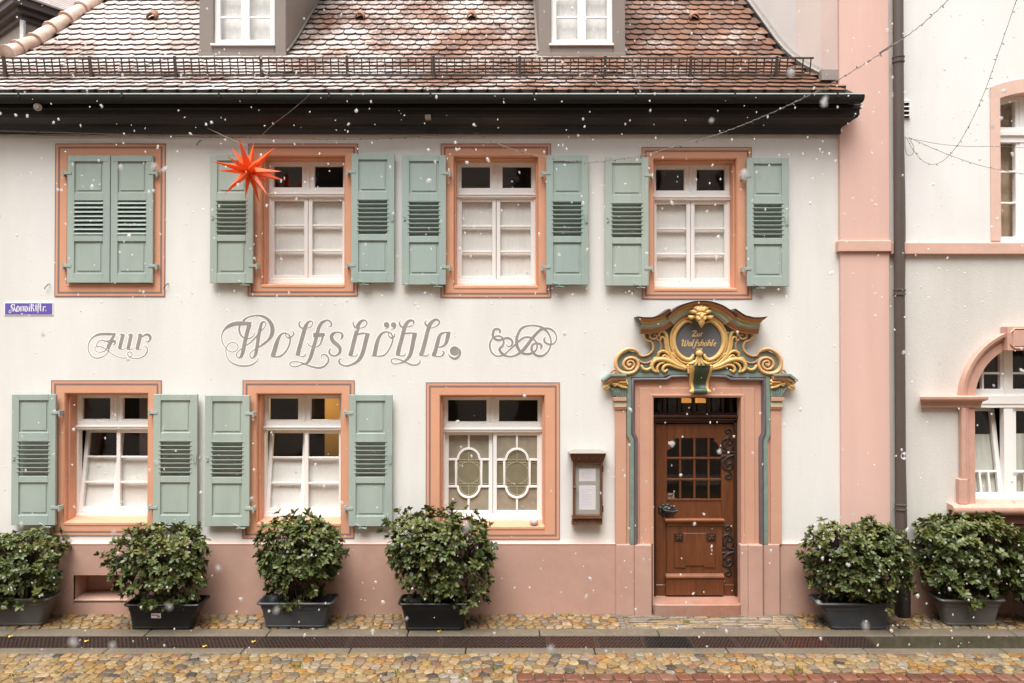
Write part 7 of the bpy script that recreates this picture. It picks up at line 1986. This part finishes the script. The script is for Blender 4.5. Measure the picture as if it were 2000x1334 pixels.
def shrub(px0, px1, py0, py1, base, label, seed, ncl=175, nobj=300, lsize=0.073, hollow=0.10, red=0.03):
    rr = random.Random(seed)
    bx, bo, bz = base
    s = (D - bo) / F
    x0, x1 = (px0 - 1000) * s, (px1 - 1000) * s
    z1 = UZ(py0, bo); z0 = bz - 0.02
    cx, cz = (x0 + x1) / 2, (z0 + z1) / 2; rx, rz, ro = (x1 - x0) / 2 - 0.09, (z1 - z0) / 2 - 0.05, 0.30
    sh = thing('shrub', label, 'shrub', (bx, bo, bz), 'evergreen shrubs in the planters')
    wob = rr.uniform(-.09, .09); ee = rr.uniform(2.3, 4.8)
    lobes = [(rr.uniform(-1, 1), rr.uniform(-1, 1), rr.uniform(-1, 1), rr.uniform(0.75, 1.08)) for _ in range(16)]
    leaves = []; br = MB(); mains = []
    for k in range(9):
        tx, tz = cx + rr.uniform(-.6, .6) * rx, cz + rr.uniform(-.1, .6) * rz; to = bo + rr.uniform(-.5, .5) * ro
        sx = bx + (tx - bx) * 0.35 + rr.uniform(-.08, .08); so = bo + rr.uniform(-.1, .1)
        p = [(sx, so, bz - 0.02), (sx + (tx - sx) * .35 + rr.uniform(-.04, .04), so + (to - so) * .3, bz + (tz - bz) * .45), (tx, to, tz)]
        br.tube(p, [0.013, 0.010, 0.006], 5); mains.append(p)
    n = 0; tries = 0
    while n < ncl * 1.4 and tries < 20000:
        tries += 1
        d = Vector((rr.gauss(0, 1), rr.gauss(0, 1), rr.gauss(0, 1))).normalized()
        if d.z < -0.5 and rr.random() < 0.35: continue
        rad = rr.uniform(0.80, 1.02) if rr.random() < 0.80 else rr.uniform(0.45, 0.8)
        lob = sum(l[3] * max(0, d.dot(Vector(l[:3]).normalized())) ** 6 for l in lobes); rad *= 0.76 + 0.29 * min(1.0, lob)
        if rr.random() < (0.14 if d.z > 0.1 else 0.07): rad *= rr.uniform(1.06, 1.20)
        e = ee; q = (abs(d.x) ** e + abs(d.y) ** e + abs(d.z) ** e) ** (-1 / e)
        p = Vector((cx + wob * (d.z - .2) + d.x * q * rx * rad * (0.80 + 0.20 * min(1.0, (d.z * q + 1.0) / 1.1)), bo + d.y * q * ro * rad, cz + d.z * q * rz * rad))
        if p.z < bz + 0.0 or p.y < 0.03: continue
        if d.z < -0.25 and abs(p.x - cx) < rx * 0.75 and rr.random() < hollow * 1.6: continue
        n += 1
        ax = Vector((d.x * .8, d.y * .8, d.z * .5 + 0.55)) + Vector((rr.gauss(0, .25), rr.gauss(0, .25), rr.gauss(0, .2))); ax.normalize()
        m_ = min(mains, key=lambda m: (Vector(m[2]) - p).length)
        a = Vector(m_[1]).lerp(Vector(m_[2]), rr.uniform(.3, 1)); br.tube([a, a.lerp(p, .6) + Vector((0, 0, .03)), p + ax * 0.03], [0.005, 0.0038, 0.0022], 3, cap=False)
        u = ax.orthogonal().normalized(); w = ax.cross(u); k_ = rr.randint(9, 13); ph = rr.uniform(0, 6.28)
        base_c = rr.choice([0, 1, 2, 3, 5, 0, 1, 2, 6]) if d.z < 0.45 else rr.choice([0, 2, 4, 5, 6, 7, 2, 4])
        for k in range(k_):
            az = ph + k * 2.4; el = math.radians(rr.uniform(12, 62)) if k > 1 else math.radians(rr.uniform(50, 85))
            dl = (u * math.cos(az) + w * math.sin(az)) * math.cos(el) + ax * math.sin(el)
            dl = (dl + Vector((0, 0, -0.22))).normalized()
            up = (ax - dl * ax.dot(dl)); up = up.normalized() if up.length > 1e-4 else Vector((0, 0, 1))
            up = (up + Vector((rr.gauss(0, .25), rr.gauss(0, .25), rr.gauss(0, .25)))); up = (up - dl * up.dot(dl)).normalized()
            L = lsize * rr.uniform(.62, 1.12) * (0.7 if k < 2 else 1)
            ci = base_c if rr.random() < .65 else rr.randrange(8)
            leaves.append((p + ax * (0.012 * k / k_), dl, up, L, ci))
    part('branches', br, M['bark'], sh, 60)
    leaves.sort(key=lambda l: -l[0].y)
    rest = MB(); b = wloc(sh)
    for i, (p, dl, up, L, ci) in enumerate(leaves):
        P, Y, Z = Vector((p.x, -p.y, p.z)), Vector((dl.x, -dl.y, dl.z)), Vector((up.x, -up.y, up.z))
        X = Y.cross(Z)
        mx = Matrix(((X.x * L, Y.x * L, Z.x * L, P.x), (X.y * L, Y.y * L, Z.y * L, P.y), (X.z * L, Y.z * L, Z.z * L, P.z), (0, 0, 0, 1)))
        if i < nobj:
            o = bpy.data.objects.new('leaf', LMESH[ci]); COL.objects.link(o); o.parent = sh; o.matrix_basis = Matrix.Translation(-b) @ mx
        else:
            v, f, c = LEAFS[ci]; base_i = len(rest.v)
            rest.v += [(q.x, -q.y, q.z) for q in (mx @ Vector(t) for t in v)]; rest.f += [tuple(base_i + j for j in t) for t in f]; rest.m += [0] * len(f); rest.c += c
    if rest.v:
        o = part('leaf_mass', rest, M['leaf'], sh, 80, kind='stuff')
    return sh
PL = [((-70, 97, 1170, -55, 85, 1222, M['grey_plastic'], 'grey planter cut by the picture edge with a rounded rim'), (-75, 132, 1043, 1170), 'loose shrub in the grey planter at the picture edge', 310, 230),
      ((244, 391, 1181, 257, 375, 1229, M['black'], 'black planter with a red and white sticker on its front', True), (214, 428, 1022, 1188), 'open shrub with drooping shoots in the stickered black planter', 300, 300),
      ((503, 650, 1178, 518, 637, 1226, M['slate_plastic'], 'scuffed slate-grey planter under the window with the yellow interior'), (484, 682, 1003, 1170), 'rounded shrub in the scuffed slate planter', 310, 300),
      ((779, 917, 1179, 792, 906, 1231, M['black'], 'plain black planter below the leaded window'), (750, 966, 993, 1190), 'tallest dense shrub in the plain black planter below the leaded window', 400, 300),
      ((1598, 1745, 1179, 1622, 1733, 1229, M['slate_plastic'], 'dark slate planter beside the foot of the downpipe'), (1566, 1778, 1018, 1205), 'wide dense shrub between the portal and the downpipe', 400, 300),
      ((1836, 1962, 1172, 1846, 1944, 1222, M['grey_plastic'], 'grey-brown planter with a thick rim under the arched window'), (1786, 1990, 1004, 1165), 'shrub hanging over the grey-brown planter under the arched window', 380, 300),
      ((2012, 2150, 1172, 2024, 2140, 1224, M['slate_plastic'], 'slate planter almost hidden at the picture edge under dark foliage'), (1950, 2130, 1035, 1212), 'dark shrub cut by the picture edge past the arched window', 280, 230)]
for i, (pa, box, lab_, ncl, nob) in enumerate(PL):
    base = planter(*pa)
    shrub(box[0], box[1], box[2], box[3], base, lab_, 40 + i, ncl, nob)
# ------------------------------------------------------------------ star lantern, cables, fairy lights
x, z = U(487, 334, 0.42)
sc_ = (D - 0.42) / F
star = thing('star_lantern', 'orange many-pointed paper star lantern hanging under the eaves', 'lantern', (x, 0.42, z))
rot = Euler((math.radians(8), math.radians(4), math.radians(14))).to_matrix()
mb = MB(); hubr = 0.060
dirs = []
for d in [(a, b, c) for a in (-1, 0, 1) for b in (-1, 0, 1) for c in (-1, 0, 1) if (a, b, c) != (0, 0, 0)]:
    dirs.append((Vector(d).normalized(), sum(abs(q) for q in d)))
part('lantern_core', MB().ball((x, 0.42, z), hubr * 1.04, 12, 8), M['star'], star)
for dv, kind_ in dirs:
    if kind_ == 3: continue
    L = {1: 0.41, 2: 0.40}[kind_]
    d = rot @ dv
    if abs(d.z) > 0.9: L = 0.335
    u = d.orthogonal().normalized(); w = d.cross(u); b = 0.047
    c = Vector((x, 0.42, z))
    p0 = c + d * hubr * 0.78
    a0 = 0.4
    sp = MB().add([tuple(p0 + (u * math.cos(a0 + math.pi / 2 * k) + w * math.sin(a0 + math.pi / 2 * k)) * b) for k in range(4)] + [tuple(c + d * L)], [(0, 1, 4), (1, 2, 4), (2, 3, 4), (3, 0, 4), (3, 2, 1, 0)])
    part('star_point', sp, M['star'], star)
def cable(pts, o, r, mat_, name, label, cat, sm=6, group=None, bulbs=0, bl=0.022, wind=False, seed=1):
    q = smooth([(*U(px, py, oo), oo) for px, py, oo in [(p[0], p[1], p[2] if len(p) > 2 else o) for p in pts]], sm)
    p3 = [(a, c, b) for a, b, c in q]
    t = thing(name, label, cat, p3[0], group)
    part('wire', MB().tube(p3, r, 5), mat_, t, 60)
    rr = random.Random(seed)
    if wind:
        n = len(p3); wv = []
        for i in range(n - 1):
            for j in range(4):
                f_ = j / 4; a = (i * 4 + j) * 1.3
                wv.append(tuple(p3[i][k] + (p3[i + 1][k] - p3[i][k]) * f_ + (0.007 * math.cos(a) if k == 1 else 0.007 * math.sin(a) if k == 2 else 0) for k in range(3)))
        part('light_wire', MB().tube(wv, 0.0018, 4), mat_, t, 60)
    if bulbs:
        mb = MB(); L = [0]
        for a, b in zip(p3, p3[1:]): L.append(L[-1] + (Vector(b) - Vector(a)).length)
        for k in range(bulbs):
            s = L[-1] * (k + rr.uniform(.2, .8)) / bulbs
            i = max(j for j in range(len(L)) if L[j] <= s); i = min(i, len(p3) - 2)
            p = Vector(p3[i]).lerp(Vector(p3[i + 1]), (s - L[i]) / max(1e-6, L[i + 1] - L[i]))
            d = Vector((rr.uniform(-1, 1), rr.uniform(-.4, .6), rr.uniform(-1.2, .5))).normalized() * bl * rr.uniform(.8, 1.3)
            mb.tube([p, p + d * 0.5, p + d], [0.0022, 0.0042, 0.0034], 5)
        part('bulb_string', mb, M['cable'], t, kind='stuff')
    return t
cable([(405, 250, 0.12), (430, 262, 0.30), (460, 276, 0.38), (480, 285, 0.42), (487, 289, 0.42)], 0.3, 0.0048, M['cable_pale'], 'star_cable', 'pale cable carrying the orange star from the eaves', 'cable')
cable([(606, 184, 0.41), (570, 215, 0.40), (528, 248, 0.42), (495, 282, 0.42)], 0.4, 0.0022, M['cable_pale'], 'guy_wire', 'thin slanting wire from the gutter down to the star', 'wire')
cable([(-20, 255, 0.10), (120, 259), (260, 263), (380, 267), (480, 268)], 0.10, 0.0062, M['cable_pale'], 'fairy_lights', 'frosted fairy lights along the eaves above the closed window', 'fairy lights', 6, 'fairy light strings', 24, 0.022, True, 3)
cable([(40, 262, 0.09), (130, 265), (220, 262), (300, 264)], 0.09, 0.0035, M['cable'], 'slack_cable', 'slack dark cable under the eaves near the street corner', 'cable')
cable([(480, 268, 0.10), (600, 272), (720, 272), (830, 265), (900, 262)], 0.10, 0.0030, M['cable_pale'], 'fairy_lights', 'faint fairy lights under the eaves between star and third window', 'fairy lights', 6, 'fairy light strings', 14, 0.02, False, 4)
cable([(925, 258, 0.10), (960, 275, 0.25), (1005, 293, 0.5), (1060, 307, 0.8), (1110, 315, 1.0), (1150, 317, 1.2), (1200, 312, 1.35), (1260, 302, 1.5), (1330, 283, 1.7), (1400, 263, 1.9), (1480, 232, 2.1), (1560, 196, 2.3), (1640, 154, 2.45), (1730, 98, 2.6), (1800, 48, 2.7), (1860, -8, 2.8)],
      0.5, 0.0024, M['cable_pale'], 'fairy_lights', 'long fairy light string sagging from the eaves across the portal window', 'fairy lights', 6, 'fairy light strings', 46, 0.026, True, 5)
cable([(1718, 104, 2.58), (1735, 93, 2.60), (1752, 82, 2.62)], 2.6, 0.009, M['cable'], 'cable_joint', 'thick taped joint on the long fairy light string', 'cable')
cable([(1771, 270, 0.06), (1782, 290, 0.12), (1800, 312, 0.2), (1822, 321, 0.3), (1846, 311, 0.4), (1872, 281, 0.55), (1900, 231, 0.7), (1925, 174, 0.85), (1950, 103, 1.0), (1975, 30, 1.1), (1992, -20, 1.2)],
      0.3, 0.0026, M['cable'], 'fairy_lights', 'fairy lights looping up the pale wall toward the upper window', 'fairy lights', 6, 'fairy light strings', 26, 0.028, False, 6)
cable([(1768, 269, 0.05), (1800, 275, 0.1), (1840, 282, 0.2), (1890, 286, 0.35), (1950, 286, 0.5), (2020, 290, 0.7)], 0.2, 0.0026, M['cable'], 'span_wire', 'dark span wire from the downpipe past the upper window', 'wire')
cable([(1775, 268, 0.05), (1830, 293, 0.2), (1900, 319, 0.4), (1960, 333, 0.6), (2020, 343, 0.8)], 0.2, 0.0032, M['cable_pale'], 'fairy_lights', 'pale fairy light string drooping below the span wire', 'fairy lights', 6, 'fairy light strings', 14, 0.022, False, 7)
cable([(1768, 266, 0.05), (1768, 290, 0.08), (1773, 303, 0.1), (1783, 300, 0.1), (1784, 286, 0.1), (1776, 272, 0.08)], 0.1, 0.0028, M['cable'], 'wire_loop', 'small loop of wire hanging beside the downpipe', 'wire')
cable([(500, 184, 0.42), (505, 170, 0.40), (518, 155, 0.36), (523, 140, 0.30)], 0.4, 0.0035, M['cable_pale'], 'roof_wire', 'pale wire from gutter to snow guard below the first dormer', 'wire')
cable([(1250, 182, 0.42), (1248, 165, 0.38), (1240, 145, 0.34), (1234, 120, 0.3)], 0.4, 0.0030, M['cable_pale'], 'roof_wire', 'pale wire from gutter to snow guard below the second dormer', 'wire')
# ------------------------------------------------------------------ falling snow
rr = random.Random(99)
mb = MB()
def flake(px, py, dist, r):
    o = D - dist
    t = dist / (math.cos(TILT) - 0)
    x, z = U(px, py, o)
    s = (rr.uniform(.7, 1.15), rr.uniform(.7, 1.0), rr.uniform(.9, 1.5)); a = rr.gauss(0, .35)
    b = MB().ball((0, 0, 0), r, 7, 5, 0, None, s)
    vs_ = []
    if r > 0.0055 and dist < 4:
        for _k in range(2): b.ball((rr.uniform(-.8, .8) * r, rr.uniform(-.5, .5) * r, rr.uniform(-1, 1) * r), r * rr.uniform(.4, .75), 6, 4, 0, None, s)
    for q in b.v:
        j = 1 + rr.uniform(-.28, .28)
        vx, vo, vz = q[0] * j, q[1] * j, q[2] * j
        vs_.append((x + vx * math.cos(a) - vz * math.sin(a), o + vo, z + vx * math.sin(a) + vz * math.cos(a)))
    mb.add(vs_, b.f)
for _ in range(1500):
    dist = rr.uniform(3.6, 8.2)
    r = rr.choice([0.0035, 0.0045, 0.005, 0.006, 0.007, 0.0085])
    flake(rr.uniform(-40, 2040), rr.uniform(-20, 1350) if rr.random() > .3 else rr.uniform(-20, 600), dist, r)
for _ in range(45):
    flake(rr.uniform(-20, 2020), rr.uniform(-20, 1350), rr.uniform(1.6, 3.4), rr.uniform(0.004, 0.0075))
for px, py, d, r in [(143, 1255, 1.15, .006), (219, 1262, 1.2, .005), (1075, 1268, 1.3, .006), (1545, 143, 1.5, .007), (1609, 201, 1.6, .008), (912, 1030, 1.3, .006), (300, 325, 1.7, .007), (236, 328, 2.0, .007), (1313, 866, 2.6, .008), (1405, 882, 2.6, .007), (1690, 1223, 1.3, .005), (330, 1185, 1.2, .004), (540, 1192, 1.3, .004), (305, 905, 1.8, .006)]:
    flake(px, py, d, r)
fs_ = part('falling_snow', mb, M['snow'], None, 180); tag(fs_, 'snowflakes falling through the air before the house front', 'snow', None, 'stuff')
